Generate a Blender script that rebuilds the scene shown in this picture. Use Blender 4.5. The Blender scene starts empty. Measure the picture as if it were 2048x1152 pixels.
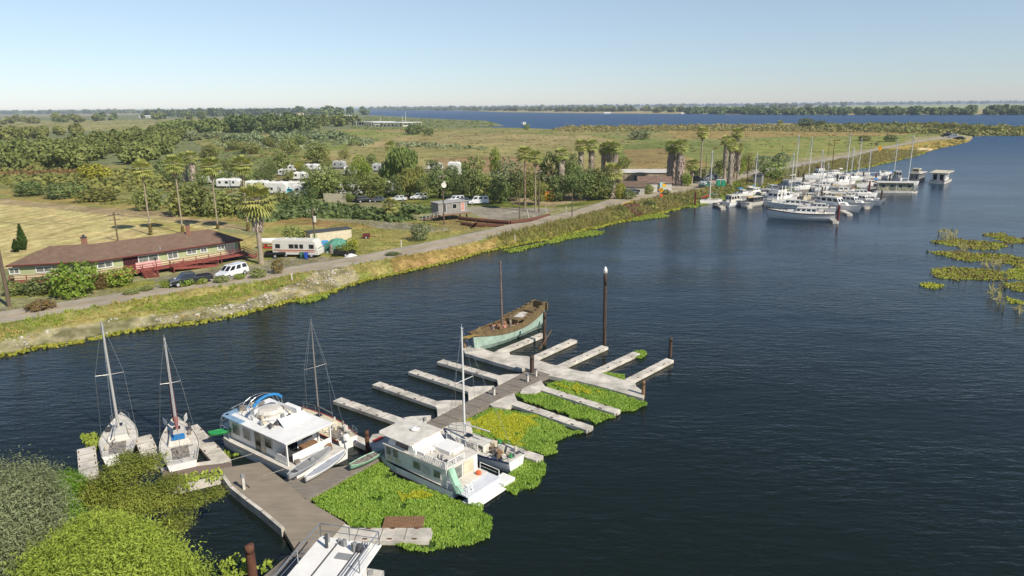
import bpy, bmesh, math, random
import numpy as np
from mathutils import Vector, Matrix

sc = bpy.context.scene
# ------------------------------------------------------------------ camera
H = 25.0; FPX = 1400.0; PITCH = math.atan(363/1400); ROLL = .0098
def _v(*a): return np.array(a, dtype=float)
cF = _v(0, math.cos(PITCH), -math.sin(PITCH)); _u = _v(0, math.sin(PITCH), math.cos(PITCH)); _r = _v(1, 0, 0)
cR = _r*math.cos(ROLL) - _u*math.sin(ROLL); cU = _u*math.cos(ROLL) + _r*math.sin(ROLL)
cam_d = bpy.data.cameras.new('camera'); cam = bpy.data.objects.new('camera', cam_d)
sc.collection.objects.link(cam); sc.camera = cam
cam_d.sensor_width = 36; cam_d.lens = FPX/2048*36; cam_d.clip_start = .5; cam_d.clip_end = 60000
M = Matrix.Identity(4)
for i in range(3): M[i][0] = cR[i]; M[i][1] = cU[i]; M[i][2] = -cF[i]
M[2][3] = H
cam.matrix_world = M
# ------------------------------------------------------------------ sky, sun, exposure
SUN_EL = math.radians(41); SUN_AZ = math.atan2(.74, -.67)      # azimuth measured from +Y towards +X
sd = Vector((math.sin(SUN_AZ)*math.cos(SUN_EL), math.cos(SUN_AZ)*math.cos(SUN_EL), math.sin(SUN_EL)))
w = bpy.data.worlds.new('World'); sc.world = w; w.use_nodes = True
nt = w.node_tree; nt.nodes.clear()
wo = nt.nodes.new('ShaderNodeOutputWorld'); bg = nt.nodes.new('ShaderNodeBackground'); sk = nt.nodes.new('ShaderNodeTexSky')
sk.sky_type = 'NISHITA'; sk.sun_disc = False; sk.sun_elevation = SUN_EL; sk.sun_rotation = SUN_AZ
sk.altitude = 0; sk.air_density = 1.0; sk.dust_density = 0.0; sk.ozone_density = 1.6
bg.inputs[1].default_value = .13
tcw = nt.nodes.new('ShaderNodeTexCoord'); sx = nt.nodes.new('ShaderNodeSeparateXYZ'); nt.links.new(tcw.outputs['Generated'], sx.inputs[0])
crw = nt.nodes.new('ShaderNodeValToRGB'); nt.links.new(sx.outputs[2], crw.inputs[0]); e = crw.color_ramp.elements
e[0].position = 0; e[0].color = (.47,.545,.80,1); e[1].position = .16; e[1].color = (.87,.79,.77,1)
q = e.new(.05); q.color = (.59,.63,.77,1); q = e.new(.6); q.color = (.55,.6,.66,1)
mw = nt.nodes.new('ShaderNodeMix'); mw.data_type = 'RGBA'; mw.blend_type = 'MULTIPLY'; mw.inputs[0].default_value = 1
nt.links.new(sk.outputs[0], mw.inputs[6]); nt.links.new(crw.outputs[0], mw.inputs[7]); nt.links.new(mw.outputs[2], bg.inputs[0]); nt.links.new(bg.outputs[0], wo.inputs[0])
sl = bpy.data.lights.new('sun', 'SUN'); sl.energy = 4.7; sl.angle = math.radians(.53); sl.color = (1, .93, .82)
so = bpy.data.objects.new('sun', sl); sc.collection.objects.link(so)
so.rotation_euler = sd.to_track_quat('Z', 'Y').to_euler()
sc.view_settings.view_transform = 'Standard'; sc.view_settings.look = 'None'; sc.view_settings.exposure = .22; sc.view_settings.gamma = 1
sc.cycles.max_bounces = 6; sc.cycles.diffuse_bounces = 2; sc.cycles.glossy_bounces = 3; sc.cycles.transparent_max_bounces = 8
sc.cycles.volume_bounces = 0

# ------------------------------------------------------------------ helpers
RNG = np.random.default_rng(7); random.seed(7)
def G(px, py, z=0.0):
    r = cF + cR*(px-1024)/FPX + cU*(576-py)/FPX
    t = (z-H)/r[2]
    return Vector((r[0]*t, r[1]*t, z))
def proj(p):
    d = _v(p[0], p[1], p[2]-H); z = d@cF
    return 1024+FPX*(d@cR)/z, 576-FPX*(d@cU)/z
def top_z(base, py):
    lo, hi = base[2], base[2]+60
    for _ in range(40):
        m = (lo+hi)/2
        if proj((base[0], base[1], m))[1] > py: lo = m
        else: hi = m
    return lo
COL = sc.collection
def tag(o, label=None, cat=None, group=None, kind=None):
    if label: o['label'] = label
    if cat: o['category'] = cat
    if group: o['group'] = group
    if kind: o['kind'] = kind
    return o
def empty(name, loc=(0,0,0), rz=0, label=None, cat=None, group=None, s=None):
    o = bpy.data.objects.new(name, None); COL.objects.link(o); o.location = loc; o.rotation_euler = (0,0,rz)
    if s: o.scale = (s,s,s) if not hasattr(s,'__len__') else s
    o.empty_display_size = .2
    return tag(o, label, cat, group)
class MB:
    def __init__(s): s.v = []; s.f = []
    def add(s, vs, fs):
        n = len(s.v); s.v += [tuple(v) for v in vs]; s.f += [tuple(i+n for i in f) for f in fs]; return s
    def box(s, c, d, rz=0, tilt=None):
        m = Matrix.Rotation(rz,3,'Z')
        if tilt: m = m @ Matrix.Rotation(tilt,3,'Y')
        c = Vector(c); vs = [c + m@Vector((x*d[0]/2, y*d[1]/2, z*d[2]/2)) for x in (-1,1) for y in (-1,1) for z in (-1,1)]
        return s.add(vs, [(0,1,3,2),(4,6,7,5),(0,4,5,1),(2,3,7,6),(0,2,6,4),(1,5,7,3)])
    def tube(s, a, b, r0, r1=None, n=8, caps=True):
        a = Vector(a); b = Vector(b); r1 = r0 if r1 is None else r1
        d = (b-a).normalized(); q = d.to_track_quat('Z','Y').to_matrix()
        vs = []
        for p, r in ((a,r0),(b,r1)):
            for i in range(n):
                t = 2*math.pi*i/n; vs.append(p + q@Vector((math.cos(t)*r, math.sin(t)*r, 0)))
        fs = [(i,(i+1)%n,n+(i+1)%n,n+i) for i in range(n)]
        if caps: fs += [tuple(range(n-1,-1,-1)), tuple(range(n,2*n))]
        return s.add(vs, fs)
    def path(s, pts, r, n=6):
        for a,b in zip(pts, pts[1:]): s.tube(a,b,r,r,n)
        return s
    def lathe(s, prof, c=(0,0,0), n=12, jit=0):
        vs = []; c = Vector(c)
        for r,z in prof:
            for i in range(n):
                t = 2*math.pi*i/n; k = 1+jit*(random.random()-.5)
                vs.append(c+Vector((math.cos(t)*r*k, math.sin(t)*r*k, z)))
        fs = []
        for j in range(len(prof)-1):
            for i in range(n): fs.append((j*n+i, j*n+(i+1)%n, (j+1)*n+(i+1)%n, (j+1)*n+i))
        fs += [tuple(range(n-1,-1,-1)), tuple(range((len(prof)-1)*n, len(prof)*n))]
        return s.add(vs, fs)
    def prism(s, pts, z0, z1):
        n = len(pts); a = sum(pts[i][0]*pts[(i+1)%n][1]-pts[(i+1)%n][0]*pts[i][1] for i in range(n))
        if a < 0: pts = pts[::-1]
        g = lambda z,i: z[i] if hasattr(z,'__len__') else z
        vs = [(p[0],p[1],g(z0,i)) for i,p in enumerate(pts)] + [(p[0],p[1],g(z1,i)) for i,p in enumerate(pts)]
        return s.add(vs, [tuple(range(n-1,-1,-1)), tuple(range(n,2*n))]+[(i,(i+1)%n,n+(i+1)%n,n+i) for i in range(n)])
    def loft(s, secs, closed=False, caps=True):
        n = len(secs[0]); vs = [p for q in secs for p in q]; fs = []
        m = n if closed else n-1
        for j in range(len(secs)-1):
            for i in range(m): fs.append((j*n+i, j*n+(i+1)%n, (j+1)*n+(i+1)%n, (j+1)*n+i))
        if caps: fs += [tuple(range(n-1,-1,-1)), tuple(range((len(secs)-1)*n, len(secs)*n))]
        return s.add(vs, fs)
    def quad(s, a, b, c, d): return s.add([a,b,c,d], [(0,1,2,3)])
    def mesh(s, name, mat, smooth=False):
        me = bpy.data.meshes.new(name); me.from_pydata([tuple(v) for v in s.v], [], s.f)
        bm = bmesh.new(); bm.from_mesh(me); bmesh.ops.recalc_face_normals(bm, faces=bm.faces); bm.to_mesh(me); bm.free()
        if mat: me.materials.append(mat)
        if smooth: me.shade_smooth()
        return me
    def build(s, name, mat, parent=None, smooth=False, label=None, bevel=0):
        o = bpy.data.objects.new(name, s.mesh(name, mat, smooth)); COL.objects.link(o)
        if parent: o.parent = parent
        if label: o['label'] = label
        if bevel:
            b = o.modifiers.new('bevel','BEVEL'); b.width = bevel; b.segments = 2; b.limit_method = 'ANGLE'
        return o
def np_mesh(name, V, F, mat, smooth=False, col=None):
    me = bpy.data.meshes.new(name); n = len(F); k = F.shape[1]
    me.vertices.add(len(V)); me.vertices.foreach_set('co', V.astype(np.float32).ravel())
    me.loops.add(n*k); me.loops.foreach_set('vertex_index', F.astype(np.int32).ravel())
    me.polygons.add(n); me.polygons.foreach_set('loop_start', np.arange(0,n*k,k,dtype=np.int32))
    if col is not None:
        at = me.color_attributes.new('Col','FLOAT_COLOR','POINT')
        c4 = np.ones((len(V),4),np.float32); c4[:,:3] = col; at.data.foreach_set('color', c4.ravel())
    me.update(calc_edges=True); me.validate()
    if mat: me.materials.append(mat)
    if smooth: me.shade_smooth()
    return me
def mobj(name, me, parent=None, loc=None, rz=0, s=None):
    o = bpy.data.objects.new(name, me); COL.objects.link(o)
    if parent: o.parent = parent
    if loc is not None: o.location = loc
    o.rotation_euler = (0,0,rz)
    if s: o.scale = (s,s,s) if not hasattr(s,'__len__') else s
    return o
def copy_tree(o, parent=None):
    c = o.copy(); COL.objects.link(c); c.parent = parent
    for ch in o.children: copy_tree(ch, c)
    return c

# ------------------------------------------------------------------ materials
MATS = {}
def L(h):   # sRGB hex -> linear
    return tuple(((int(h[i:i+2],16)/255+.055)/1.055)**2.4 if int(h[i:i+2],16)>10 else int(h[i:i+2],16)/255/12.92 for i in (0,2,4))
def mat(name, c, rough=.7, var=.18, scale=3., c2=None, metal=0, spec=.4, bump=0, bscale=None, streak=None, objvar=0, coat=0, coord='Object', detail=4):
    if name in MATS: return MATS[name]
    m = bpy.data.materials.new(name); m.use_nodes = True; MATS[name] = m
    nt = m.node_tree; N = nt.nodes; P = N['Principled BSDF']
    if isinstance(c,str): c = L(c)
    if isinstance(c2,str): c2 = L(c2)
    P.inputs['Roughness'].default_value = rough; P.inputs['Metallic'].default_value = metal
    P.inputs['Specular IOR Level'].default_value = spec; P.inputs['Coat Weight'].default_value = coat
    tc = N.new('ShaderNodeTexCoord'); mp = N.new('ShaderNodeMapping'); nt.links.new(tc.outputs[coord], mp.inputs[0])
    if streak: mp.inputs['Scale'].default_value = streak
    nz = N.new('ShaderNodeTexNoise'); nz.inputs['Scale'].default_value = scale; nz.inputs['Detail'].default_value = detail
    nz.inputs['Roughness'].default_value = .65
    nt.links.new(mp.outputs[0], nz.inputs['Vector'])
    cr = N.new('ShaderNodeValToRGB'); e = cr.color_ramp.elements; e[0].position = .32; e[1].position = .68
    a = c2 or tuple(max(0,x*(1-var*1.6)) for x in c); b = c if c2 else tuple(min(1,x*(1+var*.6)) for x in c)
    e[0].color = (*a,1); e[1].color = (*b,1)
    nt.links.new(nz.outputs[0], cr.inputs[0]); out = cr.outputs[0]
    if objvar:
        oi = N.new('ShaderNodeObjectInfo'); hs = N.new('ShaderNodeHueSaturation')
        mr = N.new('ShaderNodeMapRange'); mr.inputs[3].default_value = 1-objvar; mr.inputs[4].default_value = 1+objvar
        mh = N.new('ShaderNodeMapRange'); mh.inputs[3].default_value = .5-objvar*.07; mh.inputs[4].default_value = .5+objvar*.07
        nt.links.new(oi.outputs['Random'], mr.inputs[0]); nt.links.new(mr.outputs[0], hs.inputs['Value'])
        fr = N.new('ShaderNodeMath'); fr.operation = 'MULTIPLY'; fr.inputs[1].default_value = 7.31
        f2 = N.new('ShaderNodeMath'); f2.operation = 'FRACT'
        nt.links.new(oi.outputs['Random'], fr.inputs[0]); nt.links.new(fr.outputs[0], f2.inputs[0]); nt.links.new(f2.outputs[0], mh.inputs[0])
        nt.links.new(mh.outputs[0], hs.inputs['Hue']); nt.links.new(out, hs.inputs['Color']); out = hs.outputs[0]
    nt.links.new(out, P.inputs['Base Color'])
    if bump:
        bn = N.new('ShaderNodeBump'); bn.inputs['Strength'].default_value = bump; bn.inputs['Distance'].default_value = .05
        nb = N.new('ShaderNodeTexNoise'); nb.inputs['Scale'].default_value = bscale or scale*4; nb.inputs['Detail'].default_value = 3
        nt.links.new(mp.outputs[0], nb.inputs['Vector']); nt.links.new(nb.outputs[0], bn.inputs['Height']); nt.links.new(bn.outputs[0], P.inputs['Normal'])
    return m
def leafmat(name, c1, c2, objvar=.15, rough=.6, trans=.25):
    """leaf faces: colour varies from leaf to leaf (vertex attribute) and from plant to plant"""
    m = bpy.data.materials.new(name); m.use_nodes = True; MATS[name] = m
    nt = m.node_tree; N = nt.nodes; P = N['Principled BSDF']
    P.inputs['Roughness'].default_value = rough; P.inputs['Specular IOR Level'].default_value = .25
    at = N.new('ShaderNodeAttribute'); at.attribute_name = 'Col'
    sp = N.new('ShaderNodeSeparateColor'); nt.links.new(at.outputs['Color'], sp.inputs[0])
    mx = N.new('ShaderNodeMix'); mx.data_type = 'RGBA'; mx.inputs[6].default_value = (*L(c1),1); mx.inputs[7].default_value = (*L(c2),1)
    nt.links.new(sp.outputs[0], mx.inputs[0])
    oi = N.new('ShaderNodeObjectInfo'); hs = N.new('ShaderNodeHueSaturation')
    mr = N.new('ShaderNodeMapRange'); mr.inputs[3].default_value = 1-objvar; mr.inputs[4].default_value = 1+objvar
    nt.links.new(oi.outputs['Random'], mr.inputs[0]); nt.links.new(mr.outputs[0], hs.inputs['Value']); nt.links.new(mx.outputs[2], hs.inputs['Color'])
    mh = N.new('ShaderNodeMapRange'); mh.inputs[3].default_value = .5-objvar*.1; mh.inputs[4].default_value = .5+objvar*.1
    fr = N.new('ShaderNodeMath'); fr.operation = 'MULTIPLY'; fr.inputs[1].default_value = 5.7
    f2 = N.new('ShaderNodeMath'); f2.operation = 'FRACT'
    nt.links.new(oi.outputs['Random'], fr.inputs[0]); nt.links.new(fr.outputs[0], f2.inputs[0]); nt.links.new(f2.outputs[0], mh.inputs[0]); nt.links.new(mh.outputs[0], hs.inputs['Hue'])
    nt.links.new(hs.outputs[0], P.inputs['Base Color'])
    if trans:
        tr = N.new('ShaderNodeBsdfTranslucent'); ms = N.new('ShaderNodeMixShader'); ms.inputs[0].default_value = trans
        nt.links.new(hs.outputs[0], tr.inputs[0]); nt.links.new(P.outputs[0], ms.inputs[1]); nt.links.new(tr.outputs[0], ms.inputs[2])
        nt.links.new(ms.outputs[0], N['Material Output'].inputs[0])
    return m
# ------------------------------------------------------------------ ground zones
def poly(pts, z=1.1): return np.array([G(x,y,z)[:2] for x,y in pts])
SHORE = [(0,712),(35,706),(70,695),(120,689),(170,680),(215,669),(262,662),(330,652),(390,645),(440,637),(500,622),(560,607),(610,595),(655,586),(690,573),(720,563),(760,553),(800,546),
 (860,532),(910,520),(960,505),(1000,496),(1050,485),(1095,478),(1130,470),(1180,457),(1225,447),(1262,439),(1300,432),(1330,424),(1355,417),(1385,411),(1440,396),(1500,380),(1560,364),
 (1600,358),(1650,350),(1700,340),(1740,333),(1775,325),(1815,316),(1850,306),(1885,296),(1915,290),(1938,284),(1946,277),(1946,271),(1990,269),(2048,268),(2140,266),(2400,262)]
shore = [tuple(G(x,y,0)[:2]) for x,y in SHORE]
shore = [(-140,-60),(-95,20)] + shore
slough = np.array(shore + [(1500,300),(1500,-300),(-140,-300)])
bay = poly([(700,217.5),(736,220.5),(800,220.6),(912,221.5),(1025,225),(1150,226.5),(1275,227.5),(1412,228),(1487,229),(1682,230),(2048,229.5),(2500,229),(3000,234),(2500,247),(2120,254),(2048,254.5),(1985,255),(1947,254),(1881,249.5),(1769,248),(1712,250),(1647,250),
 (1581,247.5),(1506,249.5),(1375,250),(1300,252),(1240,254.5),(1150,254),(1107,259.5),(1060,257.5),(990,256),(935,254.5),(1012,252),(975,242),(910,239.5),(850,237),(800,233.5),(735,230),(732,224)], 0)
inlet = poly([(1130,216.8),(1180,216.6),(1180,218.3),(1125,218.5)], 0)
nearbank = np.array([(-60,18),(-50,38),(-42,42),(-33,41),(-26.5,38.5),(-22.5,34),(-20,27),(-18,10),(-15,-20),(-60,-20)], float)
roadF = [(-200,648),(0,623),(150,600),(300,577),(400,561),(500,549),(600,530),(695,516),(800,495),(882,479),(960,463),(1050,441),(1148,422),(1222,398),(1312,377),(1401,361),(1448,351),(1500,341),(1570,331),(1640,319),(1682,312),(1712,306.5),(1769,293.5),(1825,283),(1862,277),(1900,271)]
roadN = [(-200,672),(0,647),(150,620),(300,593),(400,576),(500,565.5),(600,545),(695,531),(800,512),(882,498.5),(960,480),(1050,457),(1148,435),(1222,416),(1312,395),(1401,379),(1448,369),(1500,356),(1570,340),(1640,326.5),(1682,319.5),(1712,313),(1769,298.5),(1825,286.5),(1872,279),(1918,277)]
RZ = 1.7
rF = [G(x,y,RZ) for x,y in roadF]; rN = [G(x,y,RZ) for x,y in roadN]
roadpoly = np.array([p[:2] for p in rF] + [p[:2] for p in rN[::-1]])
def inside(P, poly):
    x, y = P[:,0], P[:,1]; r = np.zeros(len(P), bool); n = len(poly)
    for i in range(n):
        x1,y1 = poly[i]; x2,y2 = poly[(i+1)%n]
        if y1 == y2: continue
        c = ((y1 > y) != (y2 > y)); r ^= c & (x < (x2-x1)*(y-y1)/(y2-y1)+x1)
    return r
def dist(P, poly, closed=True):
    d = np.full(len(P), 1e9); n = len(poly)
    for i in range(n if closed else n-1):
        a = np.array(poly[i]); b = np.array(poly[(i+1)%n]); ab = b-a; L2 = (ab@ab)+1e-9
        t = np.clip(((P-a)@ab)/L2, 0, 1); q = P-(a+t[:,None]*ab); d = np.minimum(d, np.sqrt((q*q).sum(1)))
    return d
def vnoise(P, s, seed=0):
    """smooth value noise on world x,y"""
    q = P/s+1000+seed*17.3; i = np.floor(q).astype(np.int64); f = q-i; f = f*f*(3-2*f)
    def h(a,b):
        n = (a*374761393 + b*668265263 + seed*2147001) & 0xffffffff; n = (n ^ (n>>13))*1274126177 & 0xffffffff
        return ((n ^ (n>>16)) & 0xffff)/65535.
    a = h(i[:,0],i[:,1]); b = h(i[:,0]+1,i[:,1]); c = h(i[:,0],i[:,1]+1); d = h(i[:,0]+1,i[:,1]+1)
    return (a*(1-f[:,0])+b*f[:,0])*(1-f[:,1]) + (c*(1-f[:,0])+d*f[:,0])*f[:,1]
def fbm(P, s, seed=0, o=4):
    r = 0; t = 0
    for k in range(o): r = r+vnoise(P, s/2**k, seed+k)/1.7**k; t += 1/1.7**k
    return r/t
def ground_h(P):
    P = np.asarray(P, float)
    iw = inside(P, slough) & ~inside(P, nearbank); ib = inside(P, bay) | inside(P, inlet)
    ds = np.minimum(dist(P, shore, False), 1e9); db = dist(P, bay)
    nb = inside(P, nearbank); dn = dist(P, nearbank)
    dr = dist(P, roadpoly); dr[inside(P, roadpoly)] = 0
    dd = np.minimum(ds, db)
    h2 = np.maximum(1.1, RZ-.03-np.maximum(dr-.4,0)*.28)
    hb = RZ*ds/(ds+.5*dr+1e-6)
    h = np.minimum(h2, np.maximum(np.where(dr<30, hb, 0), np.minimum(dd*.15, 1.1)))
    h = h + (fbm(P, 9, 3)-.5)*.35*np.clip(dr/4,0,1)*np.clip(dd/3,0,1)
    h = np.where(nb, np.minimum(dn*.4, 1.6), h)
    wat = iw | ib
    dw = np.where(ib, db, np.minimum(ds, dn))
    return np.where(wat & ~nb, -np.minimum(.05+dw*.25, 1.6), h)
def gz(x, y): return float(ground_h([(x,y)])[0])
def GP(px, py):
    """point of the land under a pixel"""
    z = 1.1
    for _ in range(5):
        p = G(px,py,z); z = gz(p[0],p[1])
    p = G(px,py,z); return Vector((p[0],p[1],gz(p[0],p[1])))
# polar grid round the camera
az = np.radians(np.concatenate([np.linspace(-75,-44,40)[:-1], np.linspace(-44,44,900), np.linspace(44,75,40)[1:]]))
rr = np.concatenate([[0.5,5,10,15,20,25,30], np.geomspace(33,700,620), np.geomspace(700,26000,260)[1:]])
A, R_ = np.meshgrid(az, rr); X = R_*np.sin(A); Y = R_*np.cos(A)
PP = np.stack([X.ravel(), Y.ravel()],1)
Z = ground_h(PP)
nA, nR = len(az), len(rr)
# colours
rr_ = np.hypot(PP[:,0],PP[:,1])
jit = np.stack([fbm(PP,12,11)-.5, fbm(PP,12,23)-.5],1)*(2+rr_*.02)[:,None] + np.stack([fbm(PP,1.6,31,2)-.5, fbm(PP,1.6,43,2)-.5],1)*1.6
PJ = PP+jit
col = np.zeros((len(PP),3)); col[:] = L('8f8a55')
def mixc(a, b, t): return np.array(L(a))*(1-t)[:,None]+np.array(L(b))*t[:,None]
n1 = np.clip((fbm(PP*[1,.45],60,5)-.38)*4,0,1); n2 = np.clip((fbm(PP*[1,.5],25,9)-.38)*4,0,1); n3 = np.clip((fbm(PP,5,14)-.35)*3,0,1); n4 = np.clip((fbm(PP,1.5,19)-.3)*2.5,0,1)
nf = np.clip((fbm(PP*[1,.25],900,5)-.42)*7,0,1)
col = mixc('8b8a56','ab9c6a',n1); far = rr_>1500
col[far] = mixc('7d8258','a89a70',nf)[far]
def zone(pts, c1, c2, n=None, z=1.1, w=None, P=None):
    P_ = PJ if P is None else P
    m = inside(P_, poly(pts,z)); t = n2 if n is None else n
    col[m] = mixc(c1,c2,t)[m]
    return m
# marsh plain, tan and green bands (far to near)
zone([(-300,225),(2500,205),(2500,229),(-300,240)],'7b8058','a39a6e',nf)
zone([(1640,207),(2500,204),(2500,219),(1700,219),(1600,213)],'8f9a60','a3a56d',nf)
zone([(0,242),(420,238),(600,247),(330,262),(0,262)],'8c8752','a39c68')
zone([(360,268),(470,272),(700,258),(1250,256),(1600,300),(1500,340),(1200,350),(900,330),(640,330),(420,300)],'85864d','a1925f')
zone([(690,262),(900,270),(1180,276),(1060,296),(640,300),(560,290)],'7f8a42','9a985a',n2)
zone([(800,272),(1000,266),(1180,272),(1260,286),(1100,300),(860,318),(680,312),(700,285)],'958a5a','aa9a68')
zone([(640,300),(860,288),(1200,292),(1220,312),(1000,330),(700,325)],'928a56','a39a62')
zone([(860,318),(1020,312),(1080,330),(1290,352),(1100,352),(900,342)],'8a7450','a08760')
zone([(1140,262),(1500,258),(1900,258),(2048,262),(1900,272),(1600,278),(1250,285)],'7f8a4a','978b58')
zone([(1250,290),(1400,278),(1560,284),(1700,282),(1640,300),(1480,330),(1300,330),(1220,310)],'737e40','878a50')
zone([(1240,300),(1330,296),(1420,330),(1330,345),(1270,336)],'8f7c4f','9c8857')
zone([(1330,262),(1700,258),(1850,266),(1780,272),(1500,274),(1350,278)],'96824f','a8925a',n3)
zone([(1100,250),(1300,254),(1700,252),(2000,256),(2048,267),(1900,266),(1500,262),(1200,262)],'74783e','8a8852')
zone([(1500,280),(1820,272),(1800,290),(1680,306),(1560,325),(1500,320)],'7d8845','9c9552',n3)
# foreground left fields
zone([(-300,336),(0,332),(250,330),(300,360),(280,420),(0,385),(-300,360)],'87864e','a09260')
zone([(-300,360),(0,378),(140,385),(300,410),(520,432),(640,450),(700,470),(560,462),(300,425),(0,402),(-300,380)],'8a8a4c','a68f58',n3)
zone([(-300,382),(0,398),(300,421),(470,447),(520,460),(420,452),(230,432),(0,410),(-300,395)],'9c8a66','b09c74',n3)
fld = zone([(-300,392),(0,408),(120,419),(250,433),(430,449),(440,475),(300,520),(-300,560)],'b8a562','c9b878',n3,P=PP+jit*.25)
_a = np.array(G(0,499,1.1)[:2]); _b = np.array(G(225,441,1.1)[:2]); _d = (_b-_a)/np.linalg.norm(_b-_a); _q = PP@np.array([-_d[1],_d[0]])
_st = .5+.5*np.sin(_q*2*math.pi/3.4+2.*fbm(PP,14,77)); _st2 = fbm(np.stack([_q*.9,(PP@_d)*.06],1),1.3,78,3)
_f = np.clip(.35*_st+.9*_st2-.1,0,1); _m = inside(PP, poly([(-300,392),(0,408),(120,419),(250,433),(430,449),(440,475),(300,520),(-300,560)])); col[_m] = mixc('aa975c','d2c48a',_f)[_m]
zone([(520,455),(760,438),(880,440),(980,452),(860,488),(720,515),(640,520),(530,530)],'8d8c4c','a89a5c',n3)
zone([(560,425),(640,438),(740,447),(850,445),(800,456),(640,455),(560,445)],'8f7f4a','a07c52',n3)
zone([(250,445),(300,440),(520,470),(515,500)],'a49a5c','b5a468',n3)
zone([(0,600),(300,572),(420,556),(520,540),(700,510),(690,500),(520,520),(330,560),(0,590)],'84883f','a39a56',n3)
zone([(690,440),(770,442),(860,450),(900,462),(850,466),(760,456)],'8f8873','9c9580',n3)
zone([(535,520),(620,512),(700,515),(640,528),(560,542),(500,548)],'857f6e','969078',n3)
zone([(850,438),(935,436),(1000,424),(1060,436),(1020,452),(900,463)],'8d7d52','a08d60',n3)
zone([(950,408),(1040,404),(1110,420),(1060,440),(980,438),(930,425)],'8c8474','9f9786',n3)
zone([(620,350),(930,345),(1180,385),(1260,400),(1110,415),(880,412),(640,400),(560,380)],'5f6b30','80803f',n3)
zone([(1020,395),(1160,385),(1180,400),(1100,412),(1030,408)],'8f8060','a59670',n3)
zone([(300,561),(330,553),(500,530),(520,535),(510,545),(320,578)],'847f6a','98906f',n3)
zone([(-100,615),(30,612),(60,618),(0,624),(-100,640)],'8a8470','9a927a',n3)
# levee bank facing the water
bank = inside(PP, np.array(list(np.array(shore)[2:])+[tuple(p[:2]) for p in rN[::-1]]))
ds_ = dist(PP[bank], shore, False); xr = PP[bank]
t = np.clip((fbm(xr,4,8)-.35)*3.3,0,1)
along = xr@np.array([.62,.785])
cb = mixc('79813f','a0945a',t)
rub = inside(xr+jit[bank]*.5, poly([(-200,720),(0,690),(100,664),(220,646),(330,632),(480,608),(590,576),(650,548),(705,545),(720,560),(700,575),(600,600),(440,640),(330,655),(200,675),(0,715),(-200,740)],.5))
cb[rub] = mixc('7d7b54','a59b78',n4[bank])[rub]
tan = inside(xr+jit[bank]*.5, poly([(780,520),(880,505),(1000,480),(1000,500),(850,535),(790,550)],1.2)); cb[tan] = mixc('8a7440','a58a58',n4[bank])[tan]
gr = inside(xr+jit[bank]*.5, poly([(1000,470),(1150,435),(1250,410),(1900,270),(1950,285),(1600,360),(1400,410),(1200,455),(1000,490)],1.2)); cb[gr] = mixc('66702f','8f8248',n4[bank])[gr]
yl = inside(xr, poly([(1690,318),(1850,285),(1940,276),(1930,290),(1720,335)],1)); cb[yl] = mixc('9c8c40','b89c58',n4[bank])[yl]
col[bank] = cb
mud = (Z<.12); col[mud] = L('4a4630')
m = inside(PP, nearbank); col[m] = mixc('5c5a38','6f7440',n3)[m]
col *= (.8+.3*n4)[:,None]
ii = np.arange(nR*nA).reshape(nR,nA)
F = np.stack([ii[:-1,:-1].ravel(), ii[:-1,1:].ravel(), ii[1:,1:].ravel(), ii[1:,:-1].ravel()],1)
gm = bpy.data.materials.new('ground_cover'); gm.use_nodes = True; nt = gm.node_tree; N = nt.nodes; Pn = N['Principled BSDF']
Pn.inputs['Roughness'].default_value = .95; Pn.inputs['Specular IOR Level'].default_value = .1
at = N.new('ShaderNodeAttribute'); at.attribute_name = 'Col'
geo = N.new('ShaderNodeNewGeometry')
def nz_(scale, detail, rough=.6):
    n = N.new('ShaderNodeTexNoise'); n.inputs['Scale'].default_value = scale; n.inputs['Detail'].default_value = detail; n.inputs['Roughness'].default_value = rough
    nt.links.new(geo.outputs['Position'], n.inputs['Vector']); return n
na = nz_(.9,6,.7); nb = nz_(.08,5,.65)
def rng(n, a, b, lo=.3, hi=.7):
    m = N.new('ShaderNodeMapRange'); m.inputs[1].default_value = lo; m.inputs[2].default_value = hi; m.inputs[3].default_value = a; m.inputs[4].default_value = b
    nt.links.new(n.outputs[0], m.inputs[0]); return m
mm = N.new('ShaderNodeMath'); mm.operation = 'MULTIPLY'; r1 = rng(na,.62,1.3); r2 = rng(nb,.78,1.2)
nt.links.new(r1.outputs[0], mm.inputs[0]); nt.links.new(r2.outputs[0], mm.inputs[1])
hs = N.new('ShaderNodeHueSaturation'); nt.links.new(mm.outputs[0], hs.inputs['Value']); nt.links.new(at.outputs['Color'], hs.inputs['Color'])
nh = nz_(.15,3); rh = rng(nh,.485,.515); nt.links.new(rh.outputs[0], hs.inputs['Hue']); hs.inputs['Saturation'].default_value = 1.0
nt.links.new(hs.outputs[0], Pn.inputs['Base Color'])
bn = N.new('ShaderNodeBump'); bn.inputs['Strength'].default_value = .7; bn.inputs['Distance'].default_value = .35
nt.links.new(na.outputs[0], bn.inputs['Height']); nt.links.new(bn.outputs[0], Pn.inputs['Normal'])
ground = mobj('ground', np_mesh('ground', np.stack([PP[:,0],PP[:,1],Z],1), F, gm, True, col)); tag(ground, kind='structure')

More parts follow.
